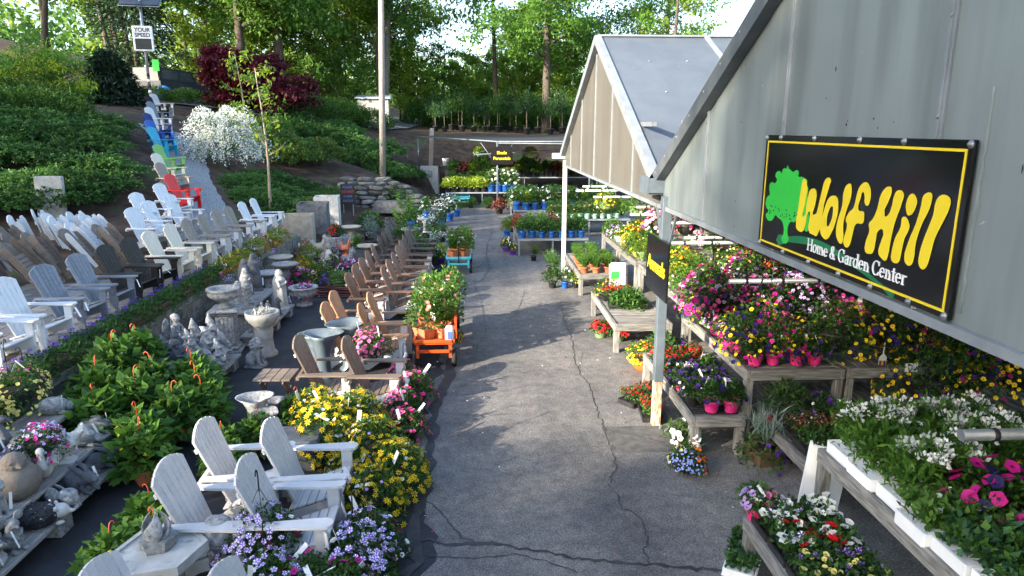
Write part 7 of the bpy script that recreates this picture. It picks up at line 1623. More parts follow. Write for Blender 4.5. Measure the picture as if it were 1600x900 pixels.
# hexagonal table, bud shaped fountain and globe
hx = thing('hexagonal_table', 'pale stone hexagonal table carrying a bud shaped ornament', 'stone table', (-2.43, 4.70, 0), R(14))
hexa = lambda r, n=6: [(r * math.cos(math.pi * 2 * i / n), r * math.sin(math.pi * 2 * i / n)) for i in range(n)]
MB().prism(hexa(.345), lambda u, v, t: (u, v, t), .44, .50).build('top_slab', M['pale_concrete'], hx)
mb = MB(); a, b = hexa(.345), hexa(.305)
for i in range(6): j = (i + 1) % 6; mb.prism([a[i], a[j], b[j], b[i]], lambda u, v, t: (u, v, t), .501, .517)
mb.build('raised_rim', M['pale_concrete'], hx); MB().prism(hexa(.16), lambda u, v, t: (u, v, t), 0, .438).build('pedestal', M['concrete'], hx)
bd = thing('bud_ornament', 'stone lotus bud ornament on a hexagonal bowl, standing on the hexagonal table', 'ornament', (-2.45, 4.74, .503), R(14))
MB().prism(hexa(.125), lambda u, v, t: (u * (1 + t * 1.6), v * (1 + t * 1.6), t), 0, .085).build('bowl', M['concrete'], bd)
mb = MB()
for k in range(3):      # three curled petals twisting up to one point
    n0 = len(mb.v)
    for i in range(13):
        u = i / 12; rad = .10 * math.sin(math.pi * (.22 + .78 * u)) ** .8 * (1.05 - .1 * u)
        for j in range(7):
            v = j / 3 - 1; a = k * 2.094 + u * 1.1 + v * .85 * (1 - u ** 2.2)
            for q in (0, .018): mb.v.append(((rad - q * (1 - u * .8)) * math.cos(a), (rad - q * (1 - u * .8)) * math.sin(a), .07 + .25 * u))
    I = lambda i, j, q: n0 + (i * 7 + j) * 2 + q
    for i in range(12):
        for j in range(6):
            mb.face([I(i, j, 0), I(i, j + 1, 0), I(i + 1, j + 1, 0), I(i + 1, j, 0)], 0, True); mb.face([I(i, j, 1), I(i + 1, j, 1), I(i + 1, j + 1, 1), I(i, j + 1, 1)], 0, True)
        for j, sgn in ((0, 1), (6, -1)):
            f = [I(i, j, 0), I(i + 1, j, 0), I(i + 1, j, 1), I(i, j, 1)]; mb.face(f if sgn > 0 else f[::-1])
mb.build('petals', M['concrete'], bd); MB().ell((0, 0, .13), (.04, .04, .04)).build('bud', M['pale_concrete'], bd)
gl_ = thing('globe_ornament', 'round stone globe with raised continents on a square post beside the white chair', 'globe', (-2.10, 4.98, 0)); MB().cbox((-.07, -.07, 0), (.07, .07, .33), .01).build('post', M['concrete'], gl_)
me = MB().ell((0, 0, .46), (.13, .13, .13), 40, 28).mesh('globe', M['concrete']); r_ = np.random.default_rng(12); co = np.zeros(len(me.vertices) * 3); me.vertices.foreach_get('co', co); co = co.reshape(-1, 3)
from mathutils import noise as _noise
cc = np.array([0, 0, .46]); 
for i in range(len(co)):
    d = (co[i] - cc) / .13; h = _noise.noise(Vector(d * 1.9 + 3.1)) + .4 * _noise.noise(Vector(d * 5)); co[i] = cc + d * (.13 + (.007 if h > .08 else 0))
me.vertices.foreach_set('co', co.ravel()); me.update(); put('globe', me, gl_)
# concrete boxes, terracotta bird, heads, grey planter, hose
def open_box(name, label, x, y, w, l, h, m, rz=0, z=0):
    t = .05; mb = MB().box((-w, -l, 0), (w, l, .05)).box((-w, -l, .05), (-w + t, l, h)).box((w - t, -l, .05), (w, l, h)).box((-w + t, -l, .05), (w - t, -l + t, h)).box((-w + t, l - t, .05), (w - t, l, h))
    o = mb.build(name, M[m], None, loc=(x, y, z), rot=(0, 0, rz)); tag(o, label, 'planter box', 'stone planter boxes at the bed'); return o
open_box('planter_box', 'tall tan stone planter box at the end of the wall flowers', -5.35, 20.6, .45, .35, .95, 'tan_stone', .1, .15); open_box('planter_box', 'dark grey stone planter box behind the tan one', -5.2, 22.0, .45, .45, 1.1, 'dark_concrete', .1, .2); open_box('planter_box', 'pale stone box furthest back behind the dark grey planter', -5.1, 23.6, .4, .4, 1.15, 'pale_concrete', .1, .2)
open_box('planter_box', 'small blue-grey square planter beside the brown chairs', -3.25, 18.6, .22, .22, .38, 'blue_glaze'); plant('blackpot_f', -3.25, 18.6, .2, 'dark upright plant in the small blue-grey planter', GM, 1.2)
lathe_thing('stone_barrel', 'round grey stone planter with red flowers behind the terracotta bird', 'planter', -4.05, 19.6, 0, [(.34, 0), (.36, .1), (.36, .55), (.38, .6), (.33, .6), (.3, .5), (.02, .48)], 'concrete'); plant('redpot', -4.05, 19.6, .44, 'red flowers in the round grey stone planter', GM, 1.6)
statue('bird_statue', rooster, 'terracotta coloured bird figure standing in the middle bed', 'bird statue', -3.55, 18.4, .25, -.5, 'terracotta', 1.1, 'figures in the middle bed', tagged=False); o = MB().cbox((-.12, -.12, 0), (.12, .12, .25), .01).build('stone_block', M['concrete'], None, loc=(-3.55, 18.4, .0)); tag(o, 'grey block under the terracotta bird', 'block')
for i, (x, y, z, m, lb) in enumerate([(-3.9, 17.6, .0, 'pale_concrete', 'pale stone dog figure in the middle bed'), (-4.5, 19.5, .0, 'tan_stone', 'tan stone bird figure at the planter boxes'), (-4.15, 18.6, .0, 'tan_stone', 'tan stone rabbit figure right of the boxes'), (-3.35, 17.9, .0, 'concrete', 'grey stone cat in the middle bed')]): statue('stone_figure', [cat_, rooster, cat_, cat_][i], lb, 'statue', x, y, z, -.3, m, 1.6, 'figures in the middle bed', tagged=False)
M['hose'] = mat('dark_red_hose', (.05, .012, .012), (.08, .02, .018), 5, rough=.5)
pts = []
for i in range(120): a = i * .42; q = .55 + .12 * math.sin(i * .13); pts.append((q * 1.3 * math.cos(a), q * .5 * math.sin(a), .02 + .0009 * i + .01 * math.sin(i)))
o = MB().tube(pts, .014, 6).build('garden_hose', M['hose'], None, loc=(-3.0, 14.9, 0)); tag(o, 'dark red garden hose coiled on the asphalt behind the brown chairs', 'hose')
# ------------------------------------------------------------------ trees and shrubs
def branch_tree(r, h, tr, fork, spread, n_limb, lean=(0, 0), curve=.4):
    """tapered trunk and limbs; returns builder and the places where foliage grows"""
    mb = MB(); tips = []
    top = Vector((lean[0], lean[1], h)); pts = []; rad = []
    for i in range(9):
        u = i / 8; p = Vector((0, 0, 0)).lerp(top, u) + Vector((math.sin(u * 4 + r.uniform(0, .5)) * curve * .3 * u, math.cos(u * 3.1) * curve * .3 * u, 0)); pts.append(p); rad.append(tr * (1.25 - .25 * min(1, u * 8)) * (1 - .78 * u))
    mb.tube(pts, rad, 10)
    for k in range(n_limb):
        u = fork + (1 - fork) * (k + .5) / n_limb; i = min(7, int(u * 8)); base = pts[i].lerp(pts[i + 1], u * 8 - i); a = k * 2.4 + r.uniform(-.4, .4); ln = spread * (1.05 - .55 * u) * r.uniform(.75, 1.15)
        d = Vector((math.cos(a), math.sin(a), r.uniform(.25, .65))); p1 = base + d * ln * .5 + Vector((0, 0, -.05 * ln)); p2 = base + d * ln + Vector((0, 0, .12 * ln)); rr_ = tr * (1 - .75 * u) * .5
        mb.tube([base, p1, p2], [rr_, rr_ * .6, rr_ * .2], 6); tips += [(p1, ln * .34), (p2, ln * .42)]
        for q in range(2):
            e = Vector((math.cos(a + (q * 2 - 1) * .8), math.sin(a + (q * 2 - 1) * .8), r.uniform(.1, .6))); p3 = p1 + e * ln * .5; mb.tube([p1, p3], [rr_ * .45, rr_ * .12], 5); tips.append((p3, ln * .36))
    tips.append((top, spread * .4)); return mb, tips
def crown_mesh(seed, tips, n, L, W, mats, flat=.7, drop=.15):
    r = np.random.default_rng(seed); tot = sum(t[1] ** 2 for t in tips); geo = [[] for _ in mats]
    for ti, (p, s) in enumerate(tips):
        k = max(8, int(n * s * s / tot)); sub = r.normal(size=(5, 3)) * s * .55; sub[:, 2] *= flat
        c = sub[r.integers(0, 5, k)]; P = np.array(p)[None] + c + r.normal(size=(k, 3)) * s * np.array([.34, .34, .34 * flat]); P[:, 2] -= drop * s
        D = r.normal(size=(k, 3)) + np.array([0, 0, -.25]); geo[ti % len(mats)].append(leaf_geo(r, P, D, L * (.6 + .8 * r.random(k)), W * (.6 + .8 * r.random(k)), .15))
    parts = []
    for g in geo:
        V = []; F = []; o = 0
        for v, f in g: V.append(v); F.append(f + o); o += len(v)
        if V: parts.append((np.concatenate(V), np.concatenate(F)))
    return leaves_mesh('crown', parts, [M[m] for m in mats])
TP = {}
def tree_kind(key, seed, h, tr, fork, spread, limbs, n, L, W, mats, bark, lean=(0, 0), flat=.75):
    r = random.Random(seed); mb, tips = branch_tree(r, h, tr, fork, spread, limbs, lean); TP[key] = (mb.mesh('trunk', M[bark]), crown_mesh(seed, tips, n, L, W, mats, flat))
def tree(key, x, y, label, group, rz=0, sc=1.0, z=None, name='tree', cat='tree', sz=None):
    t = thing(name, label, cat, (x, y, (GZ(x, y) if z is None else z) - .1), rz, group); t.scale = (sc, sc, sz or sc); put('trunk', TP[key][0], t); put('crown', TP[key][1], t, kind='stuff'); return t
tree_kind('maple', 1, 15, .34, .28, 4.6, 13, 14000, .27, .17, ('tree_a', 'tree_a', 'tree_c'), 'bark')
tree_kind('oak', 2, 16, .36, .34, 5.0, 12, 12000, .27, .16, ('tree_b', 'tree_a'), 'bark_pale')
tree_kind('bright', 3, 14, .22, .22, 4.0, 14, 12500, .26, .16, ('tree_b', 'tree_b', 'tree_a'), 'bark')
tree_kind('tall', 4, 19, .36, .36, 4.2, 13, 11500, .27, .16, ('tree_a', 'tree_b', 'tree_c'), 'bark_pale', (1.3, 0))
tree_kind('thin', 5, 13, .17, .42, 2.6, 10, 2600, .28, .15, ('tree_b', 'tree_a'), 'bark', (.6, .2))
tree_kind('sapling', 6, 7, .09, .12, 2.0, 14, 5200, .24, .14, ('tree_a', 'tree_b', 'tree_c'), 'bark')
tree_kind('brightsap', 7, 7.5, .09, .10, 2.3, 14, 5600, .26, .16, ('tree_b', 'tree_b'), 'bark')
tree_kind('crooked', 8, 12, .24, .45, 3.4, 9, 3000, .30, .16, ('tree_b', 'tree_a'), 'bark', (1.6, .4))
GT = 'woodland trees behind the garden center'
for i, (k, x, y, rz, sc, lb) in enumerate([
    ('maple', -14.6, 45.5, .3, 1.0, 'dark trunked maple behind the burgundy maple, left stem'), ('maple', -12.6, 47, 2.2, 1.0, 'dark trunked maple behind the burgundy maple, right stem'),
    ('oak', -10.6, 56, 1.0, .95, 'pale trunked tree left of the grey shed'), ('oak', -7.2, 54.5, 3.2, .98, 'slender trunk standing directly at the shed, left of the utility pole'), ('tall', -6.9, 53.5, .0, .85, 'leaning trunk right of the utility pole'),
    ('thin', 1.6, 56, 4.0, 1.3, 'tall dark trunk above the shade sign'), ('maple', 5.2, 52, 1.3, 1.0, 'leafy pair trunk left of the far greenhouse, left stem'), ('maple', 7.6, 58, 2.6, .95, 'leafy trunk just left of the far greenhouse peak'),
    ('bright', 2.6, 72, .9, .62, 'low yellow-green tree beyond the potted trees'), ('bright', -17, 62, .2, 1.0, 'yellow-green tree above the truck'),
    ('sapling', -1.2, 78, 2, 1.0, 'deep green tree in the gap below the sky'), ('oak', 15.6, 58, 1.1, .85, 'sunlit tree rising above the far greenhouse ridge'), ('thin', 14.4, 52, .5, 1.15, 'bare leaning trunk above the far greenhouse ridge'),
    ('bright', -8.2, 62, 5, .95, 'tall crown behind the utility pole'), ('thin', -12.2, 64, 4.2, 1.2, 'broad dark crown left of the utility pole'), ('bright', 6.5, 78, 5.0, .9, 'sunny crown far behind the leafy pair'),
    ('thin', -34, 45, .0, 1.1, 'thin crooked tree at the far left edge'), ('crooked', -30.5, 44.5, 3.2, 1.05, 'crooked trunk at the left edge of the photo'), ('crooked', -27.5, 47, .4, .95, 'crooked trunk on the dark slope left of the speed sign'), ('thin', -24.5, 50, 1.2, 1.0, 'forked trunk behind the light green maple shrub, left'), ('thin', -23.6, 49, 2.5, 1.05, 'forked trunk behind the light green maple shrub, right'), ('crooked', -22.6, 46, 2.4, .85, 'bent trunk left of the speed sign'),
    ('thin', -20.2, 56, 4.1, 1.1, 'thin bare tree right of the speed sign'), ('thin', -18.4, 58, 5.1, 1.15, 'thin tree behind the truck'), ('bright', -38, 66, .5, 1.15, 'sunlit yellow-green crown on the far left hill'), ('bright', -32, 68, 2.5, 1.15, 'sunlit yellow-green crown behind the crooked trunks'), ('bright', -26, 66, 1.5, 1.1, 'sunlit crown left of the speed sign'), ('bright', -21.5, 70, 3.5, 1.1, 'sunlit crown behind the speed sign'), ('oak', -45, 60, 3.0, 1.1, 'far left hillside tree')]):
    tree(k, x, y, lb, GT, rz, sc)
for i, (k, x, y, rz, sc) in enumerate([('sapling', -11.2, 50, 0, 1.0), ('sapling', -9.4, 52, 1, .9), ('brightsap', -4.6, 57, 2, .8), ('sapling', -2.6, 59, 3, .9), ('brightsap', -.6, 60, 4, .8), ('sapling', 1.2, 62, 5, .85), ('brightsap', 3.0, 58, 1.5, .8), ('sapling', 5.0, 60, 2.5, .8), ('brightsap', 6.6, 57, .5, .8), ('sapling', 8.6, 60, 1, .8), ('brightsap', -15.2, 52, 2.2, .8), ('brightsap', -18.2, 48, 4.2, .75), ('sapling', -6.4, 60, 5.2, 1.1), ('sapling', 10.8, 58, .2, .8)]):
    tree(k, x, y, f'bushy understory tree along the wood edge, {ORD[i] if i < 14 else i} counted in the woodland behind the shed', 'understory trees along the wood edge', rz, sc)
# trees on the bank to the left and behind the viewpoint, whose shade covers the chairs
GS = 'trees on the bank outside the view that shade the yard'
for i, (k, s_, t_, sc) in enumerate([('maple', -.4, -27, .98), ('maple', 3.5, -26, 1.0), ('maple', -2.2, -32, 1.0), ('maple', -5.6, -33, .56), ('oak', -6.6, -30, .50), ('maple', -9.4, -31, .52), ('oak', -12.4, -30, .53), ('maple', -16.5, -31, .80), ('oak', -20.5, -30, .82), ('maple', -25.5, -31, .80), ('maple', -18.5, -35, .75), ('oak', 8, -26, .95), ('maple', 13, -24, 1.0), ('maple', 1.5, -33, 1.0), ('tall', -31, -30, .75), ('maple', -35, -29, 1.4), ('tall', -40, -29, 1.1), ('oak', -1, -40, 1.0), ('maple', -3.6, -41, .9)]):
    x = t_ * .788 + s_ * .616; y = t_ * .616 - s_ * .788
    tree(k, x, y, f'shade tree on the left bank outside the view, {ORD[i]} of the row', GS, i * 1.3, sc)
# forest further off reads as one mass
r_ = np.random.default_rng(9); tips = []
for i in range(150):
    a = r_.uniform(-.95, .62); d = r_.uniform(88, 125); x, y = d * math.sin(a), d * math.cos(a); tips.append((Vector((x, y, float(TH(np.clip(x, -110, 110), min(y, 150))) + r_.uniform(.5, 4.5))), r_.uniform(3, 5)))
o = put('distant_forest', crown_mesh(31, tips, 26000, .9, .6, ('tree_b', 'tree_a', 'tree_c'), .8), kind='stuff'); o['label'] = 'mass of distant woodland behind the nursery trees'

def shrub_mesh(seed, n, Rr, Hh, L, W, mats, up=.3, r0=.5, lump=.2, spiky=False):
    r = np.random.default_rng(seed); geo = []
    for m in mats:
        P, d, k = mound_pts(r, n // len(mats), Rr, Hh, -.05, r0, 0, .05, lump)
        P += r.normal(size=P.shape) * Rr * .05; D = d * (1.0 if spiky else .6) + r.normal(size=d.shape) * (.35 if spiky else .6) + np.array([0, 0, up]); geo.append(leaf_geo(r, P, D, L * (.6 + .8 * r.random(len(P))), W, .2))
    return leaves_mesh('foliage', geo, [M[m] for m in mats])
SH = {}
def juniper_mesh(seed, n_spray, Rr, Hh, mats):
    """spreading juniper: feathery sprays rising outward from the centre"""
    r = np.random.default_rng(seed); geo = [[], []]
    for i in range(n_spray):
        a = r.uniform(0, 6.28); q = Rr * math.sqrt(r.random()); z = Hh * (.35 + .75 * (1 - (q / Rr) ** 2)) * r.uniform(.6, 1.1); el = r.uniform(.15, .8); ln = r.uniform(.35, .75) * Rr * .45
        base = np.array([q * .8 * math.cos(a), q * .8 * math.sin(a), z * .75]); d = np.array([math.cos(a + r.normal() * .4) * math.cos(el), math.sin(a + r.normal() * .4) * math.cos(el), math.sin(el) * .8])
        k = 16; u = r.random(k); side = r.normal(size=(k, 3)) * .5; P = base + d * (ln * u)[:, None] + np.array([0, 0, -.25 * ln]) * (u ** 2)[:, None]; geo[i % 2].append(leaf_geo(r, P, d + side, ln * (.34 - .16 * u), .028 * Rr, .1))
    parts = []
    for g in geo:
        V = []; F = []; o = 0
        for v, f in g: V.append(v); F.append(f + o); o += len(v)
        parts.append((np.concatenate(V), np.concatenate(F)))
    return leaves_mesh('foliage', parts, [M[m] for m in mats])
SH['jun'] = juniper_mesh(1, 560, 1.35, .75, ('juniper', 'juniper')); SH['jun2'] = juniper_mesh(2, 560, 1.35, .75, ('juniper', 'leaf_dark')); SH['juny'] = juniper_mesh(3, 620, 1.2, 1.0, ('juniper_y', 'juniper'))
SH['bushy'] = shrub_mesh(4, 5200, 1.5, 1.0, .16, .04, ('leaf', 'leaf_fresh', 'leaf_dark'), .4, .75); SH['low'] = shrub_mesh(5, 2200, .9, .5, .12, .04, ('leaf', 'leaf_dark'), .3, .6)
stem_sh = MB().tube([(0, 0, 0), (.05, .02, .35), (.12, .06, .6)], [.05, .035, .01], 6).tube([(0, 0, 0), (-.1, .05, .3), (-.25, .1, .5)], [.04, .03, .008], 6).tube([(0, 0, 0), (.02, -.12, .3), (.08, -.3, .5)], [.04, .03, .008], 6).mesh('stem', M['bark'])
def shrub(k, x, y, label, group, sc=1.0, rz=None, cat='shrub', name='shrub', sz=None, z=None):
    t = thing(name, label, cat, (x, y, (GZ(x, y) if z is None else z) - .03), _pr.uniform(0, 6.28) if rz is None else rz, group); t.scale = (sc, sc, sz or sc); put('stem', stem_sh, t); put('foliage', SH[k], t, kind='stuff'); return t
GJ = 'spreading junipers covering the bank'
pts = [(-10.7, 18.0), (-11.9, 17.6), (-13.1, 17.2), (-11.6, 18.7), (-10.6, 19.0), (-12.6, 18.3), (-13.6, 18.5), (-11.0, 20.2), (-12.2, 20.2), (-13.4, 20.0), (-14.6, 19.4), (-11.9, 21.6), (-13.2, 21.6), (-14.6, 21.2), (-12.6, 22.8), (-14.0, 22.9), (-15.4, 22.4), (-15.8, 20.6), (-13.0, 24.2)]
for i, (x, y) in enumerate(pts): shrub('jun' if i % 2 else 'jun2', x, y, f'spreading juniper on the left bank, {ORD[i] if i < 20 else "twenty-" + ORD[i - 20]} uphill from the granite slab', GJ, 1.0 + .2 * _pr.random(), sz=1.0, name='juniper', cat='juniper')
for i, (x, y) in enumerate([(-14.8, 24.4), (-16.2, 24.0), (-17.4, 23.2), (-16.6, 22.0), (-18.0, 24.8), (-15.6, 25.8), (-17.0, 26.0), (-18.6, 26.4), (-18.6, 22.8)]): shrub('bushy', x, y, f'bright leafy shrub at the top of the left bank, {ORD[i]} from the gravel path', 'leafy shrubs at the top of the left bank', .95 + .2 * _pr.random(), sz=.9)
for i, (x, y, k) in enumerate([(-7.6, 23.6, 'jun'), (-6.6, 23.2, 'jun2'), (-7.4, 25.2, 'jun'), (-6.4, 25.4, 'jun2'), (-8.3, 24.9, 'jun'), (-6.0, 27.0, 'jun'), (-7.2, 27.0, 'jun2'), (-8.2, 26.7, 'jun2'), (-5.9, 24.0, 'juny')]): shrub(k, x, y, f'low juniper on the middle bank around the young tree, {ORD[i]} from its trunk', 'low junipers on the middle bank', .9, sz=.75, name='juniper', cat='juniper')
for i, (x, y) in enumerate([(-7.8, 30.2), (-8.6, 31.0), (-7.0, 31.4)]): shrub('juny', x, y, f'yellow-green feathery conifer behind the low junipers, {["front", "left", "right"][i]} of three', 'yellow-green conifers on the middle bank', 1.15, sz=1.35, name='conifer_shrub', cat='conifer')
for i, (x, y, sc) in enumerate([(-5.8, 35.2, 1.2), (-4.6, 34.8, 1.1), (-4.2, 36.4, 1.2), (-6.8, 36.6, 1.25), (-5.4, 37.6, 1.3), (-8.2, 36.2, 1.2), (-9.4, 35.0, 1.2), (-7.6, 38.6, 1.2), (-9.8, 37.2, 1.2)]): shrub('jun' if i % 2 else 'jun2', x, y, f'dark spreading yew behind the utility pole, {ORD[i]} from the rock garden', 'dark yews behind the utility pole', sc, sz=sc * 1.15, name='yew_shrub', cat='shrub')
# white spirea in flower
t = thing('spirea', 'large arching spirea covered in white blossom beside the gravel path', 'flowering shrub', (-9.3, 26.6, GZ(-9.3, 26.6) - .05)); r = np.random.default_rng(6); gl = []; gw = []
for i in range(80):
    a = r.uniform(0, 6.28); ln = r.uniform(.9, 1.9); hh = r.uniform(1.1, 2.2); k = 26; u = np.linspace(.15, 1, k)
    P = np.stack([math.cos(a) * ln * u ** 1.2, math.sin(a) * ln * u ** 1.2, hh * np.sin(u * 2.85) * 1.05], -1) + r.normal(size=(k, 3)) * .04
    P2 = np.repeat(P, 2, 0) + r.normal(size=(2 * k, 3)) * .05; gl.append(leaf_geo(r, P2, r.normal(size=P2.shape), .10, .04)); q = P[8:]; q = np.repeat(q, 9, 0) + r.normal(size=(len(q) * 9, 3)) * .045; gw.append(leaf_geo(r, q, r.normal(size=q.shape) + np.array([0, 0, .4]), .058, .045))
def cat_geo(g):
    V = []; F = []; o = 0
    for v, f in g: V.append(v); F.append(f + o); o += len(v)
    return np.concatenate(V), np.concatenate(F)
put('foliage', leaves_mesh('foliage', [cat_geo(gl)], [M['leaf']]), t, kind='stuff'); put('blossoms', leaves_mesh('blossoms', [cat_geo(gw)], [M['p_white']]), t, kind='stuff'); put('stem', stem_sh, t)
# burgundy maple
def small_tree(name, label, x, y, h, spread, n, L, W, mats, bark, seed, tr=.12, fork=.12, flat=.45, limbs=12, z=None, cat='tree', drop=.15):
    r = random.Random(seed); mb, tips = branch_tree(r, h, tr, fork, spread, limbs); t = thing(name, label, cat, (x, y, (GZ(x, y) if z is None else z) - .05)); mb.build('trunk', M[bark], t); put('crown', crown_mesh(seed, tips, n, L, W, mats, flat, drop), t, kind='stuff'); return t
small_tree('japanese_maple', 'burgundy leaved maple spreading above the white spirea', -11.7, 36.5, 2.9, 2.35, 15000, .2, .13, ('leaf_red', 'leaf_red'), 'bark', 41, .14, .1, .5, 13)
small_tree('maple_shrub', 'light green feathery maple shrub at the top of the left bank', -16.1, 27.6, 2.0, 1.7, 5200, .17, .07, ('leaf_fresh', 'leaf_lime', 'leaf'), 'bark', 42, .06, .1, .5, 12, cat='shrub')
small_tree('young_tree', 'slender young tree with pale trunk and sparse leaves beside the terrace', -6.75, 22.7, 4.6, .9, 260, .16, .09, ('leaf_lime', 'leaf_fresh'), 'bark_thin', 43, .055, .38, .5, 9)
small_tree('young_tree', 'small ornamental tree with lime leaves over the white spirea', -9.4, 29.0, 4.2, 1.1, 420, .17, .09, ('leaf_lime', 'leaf_fresh'), 'bark_thin', 44, .05, .3, .5, 9)
# dark weeping spruce near the speed sign
t = thing('spruce', 'dark low spruce at the foot of the speed sign', 'spruce', (-17.3, 34.6, GZ(-17.3, 34.6))); r = np.random.default_rng(8); g = []
MB().tube([(0, 0, 0), (.1, 0, 1), (.3, .1, 2.3)], [.12, .09, .02], 7).build('trunk', M['bark'], t)
for i in range(520):
    a = r.uniform(0, 6.28); z = 2.3 * r.random() ** 1.2; ln = (2.5 - z * .8) * r.uniform(.5, 1); k = 22; u = r.random(k); P = np.stack([math.cos(a) * ln * u, math.sin(a) * ln * u, z + .35 * u - .7 * u ** 2], -1); g.append(leaf_geo(r, P, np.array([math.cos(a), math.sin(a), -.2]) + r.normal(size=(k, 3)) * .6, .26, .07))
put('crown', leaves_mesh('crown', [cat_geo(g)], [M['needle']]), t, kind='stuff')
t = thing('spruce', 'tall dark spruce with drooping branches behind the speed sign', 'spruce', (-20.0, 43.5, GZ(-20, 43.5))); MB().tube([(0, 0, 0), (0, 0, 9.5)], [.2, .03], 8).build('trunk', M['bark'], t); g = []
for i in range(420):
    z = .8 + 8.6 * r.random(); a = r.uniform(0, 6.28); ln = (10.2 - z) * .42 * r.uniform(.6, 1.05); k = 20; u = .2 + .8 * r.random(k); P = np.stack([math.cos(a) * ln * u, math.sin(a) * ln * u, z - .12 * ln * u + .1 * u ** 3], -1) + r.normal(size=(k, 3)) * .12; g.append(leaf_geo(r, P, np.array([math.cos(a), math.sin(a), -.3]) + r.normal(size=(k, 3)) * .6, .36, .09))
put('crown', leaves_mesh('crown', [cat_geo(g)], [M['needle']]), t, kind='stuff')
for i, (x, y, s) in enumerate([(-13.4, 39.5, .9), (-12.6, 41.5, .9), (-15.2, 44.5, .9), (-16.9, 38.2, .75), (-15.4, 38.6, .75), (-10.2, 33.4, 1.0), (-9.6, 40.5, 1.2), (-11.2, 43, 1.3), (-8.6, 44, 1.2), (-6.9, 45, 1.1), (-25, 33, 1.2), (-23, 32, 1.1), (-21.5, 30.5, 1.0)]): shrub('bushy', x, y, f'leafy shrub near the road at the top of the bank, {ORD[i]} of the scattered shrubs', 'scattered shrubs by the upper road', s, sz=s * .9)

for i in range(9): shrub('bushy', -4.2 + i * 1.7, 55.2 + (i % 3) * .8, f'tall green shrub behind the potted trees, {ORD[i]} from the shed', 'green shrubs behind the potted trees', 1.0, sz=1.7 + .25 * (i % 2))
# nursery trees in black pots along the back
TPm = [shrub_mesh(50 + i, 900, .62, .95, .12, .04, (('leaf', 'leaf_blue'), ('leaf_dark', 'leaf_blue'), ('leaf', 'leaf_dark'))[i], .3, .0, .3) for i in range(3)]
stk = MB().tube([(0, 0, .35), (.01, .01, 1.2), (0, 0, 2.2)], [.022, .018, .008], 6).mesh('trunk', M['bark_thin']); bp_ = pot_mesh('round', 'black_pot', .25, .42)
for i in range(26):
    x = -3.0 + (i % 13) * .95 + _pr.uniform(-.25, .25); y = 50.6 + (i // 13) * 1.9 + _pr.uniform(-.5, .5); t = thing('nursery_tree', f'young tree in a black pot, {"front" if i < 13 else "rear"} row, {ORD[i % 13]} from the shed side', 'potted tree', (x, y, GZ(x, y)), _pr.uniform(0, 6), 'young trees in black pots on the rear bank'); s = _pr.uniform(.85, 1.15); t.scale = (s, s, s)
    put('pot', bp_, t); put('trunk', stk, t); put('crown', TPm[i % 3], t, (0, 0, 1.1 + .1 * (i % 4)), None, (.75 + .12 * (i % 5), .8 + .1 * (i % 4), 1.3 + .12 * (i % 3)), kind='stuff')
# ------------------------------------------------------------------ structures behind
ph_ = thing('utility_pole', 'tall bare wooden utility pole in front of the shed', 'utility pole', (-4.25, 31.5, GZ(-4.25, 31.5) - .2)); MB().tube([(0, 0, 0), (.16, 0, 5), (.40, 0, 12)], [.14, .13, .10], 14).build('shaft', M['pole_wood'], ph_); MB().box((-.06, -.18, 1.6), (.02, -.165, 1.72)).build('pole_label', M['galv'], ph_)
for x, y0, z0, x1, y1, z1, lb in [(-3.88, 31.5, 11.0, 40, 62, 9.0, 'thin overhead wire running right from the utility pole'), (-3.95, 31.5, 10.5, -40, 41, 12.5, 'thin overhead wire running left from the utility pole')]:
    pt = [Vector((x, y0, z0)).lerp(Vector((x1, y1, z1)), i / 12) + Vector((0, 0, -1.6 * math.sin(math.pi * i / 12))) for i in range(13)]; o = MB().tube(pt, .015, 5).build('overhead_wire', M['black'], None); tag(o, lb, 'wire')
sh_ = thing('garden_shed', 'small grey board shed with a sloping roof between the tree trunks', 'shed', (-7.2, 50.5, GZ(-7.2, 50.5) - .1), .05)
for k in range(6): MB().box((-1.05, -.8, .02 + k * .27), (1.05, .8, .02 + k * .27 + .255)).build('board', M['shed'], sh_)
MB().prism([(-1.25, 1.66), (1.25, 1.66), (1.2, 1.75), (-1.2, 1.75)], lambda u, v, t: (u, t, v + .25 * (t + .95) / 1.9), -.98, .98).build('roof', M['shed_roof'], sh_)
sg = thing('speed_sign', 'white YOUR SPEED radar sign with a dark display on a striped pole', 'road sign', (-14.85, 33.2, GZ(-14.85, 33.2)), R(10))
MB().tube([(0, 0, 0), (.0, 0, 6.0)], .06, 10).build('pole', M['galv'], sg)
for k in range(7): MB().tube([(0, 0, .1 + k * .24), (0, 0, .22 + k * .24)], .066, 10).build('stripe', M['sign_white' if k % 2 else 'black'], sg)
MB().cbox((-.42, -.16, 2.62), (.42, -.07, 3.70), .03).build('sign_board', M['sign_white'], sg); MB().cbox((-.33, -.172, 2.70), (.33, -.161, 3.16), .01).build('display', M['led'], sg)
for tx, z in (('YOUR', 3.52), ('SPEED', 3.30)): put('lettering', text_mesh(tx, .235, M['black'], .002, bold=.006), sg, (0, -.163, z), (R(90), 0, 0))
MB().cbox((-.8, -.35, 4.72), (.8, .35, 4.78), .01, 0, Matrix.Translation((0, 0, 4.75)) @ Matrix.Rotation(R(35), 4, 'X') @ Matrix.Translation((0, 0, -4.75))).build('solar_panel', M['glass'], sg); MB().cbox((-.84, -.39, 4.69), (.84, .39, 4.715), .01, 0, Matrix.Translation((0, 0, 4.75)) @ Matrix.Rotation(R(35), 4, 'X') @ Matrix.Translation((0, 0, -4.75))).build('panel_frame', M['trim'], sg)
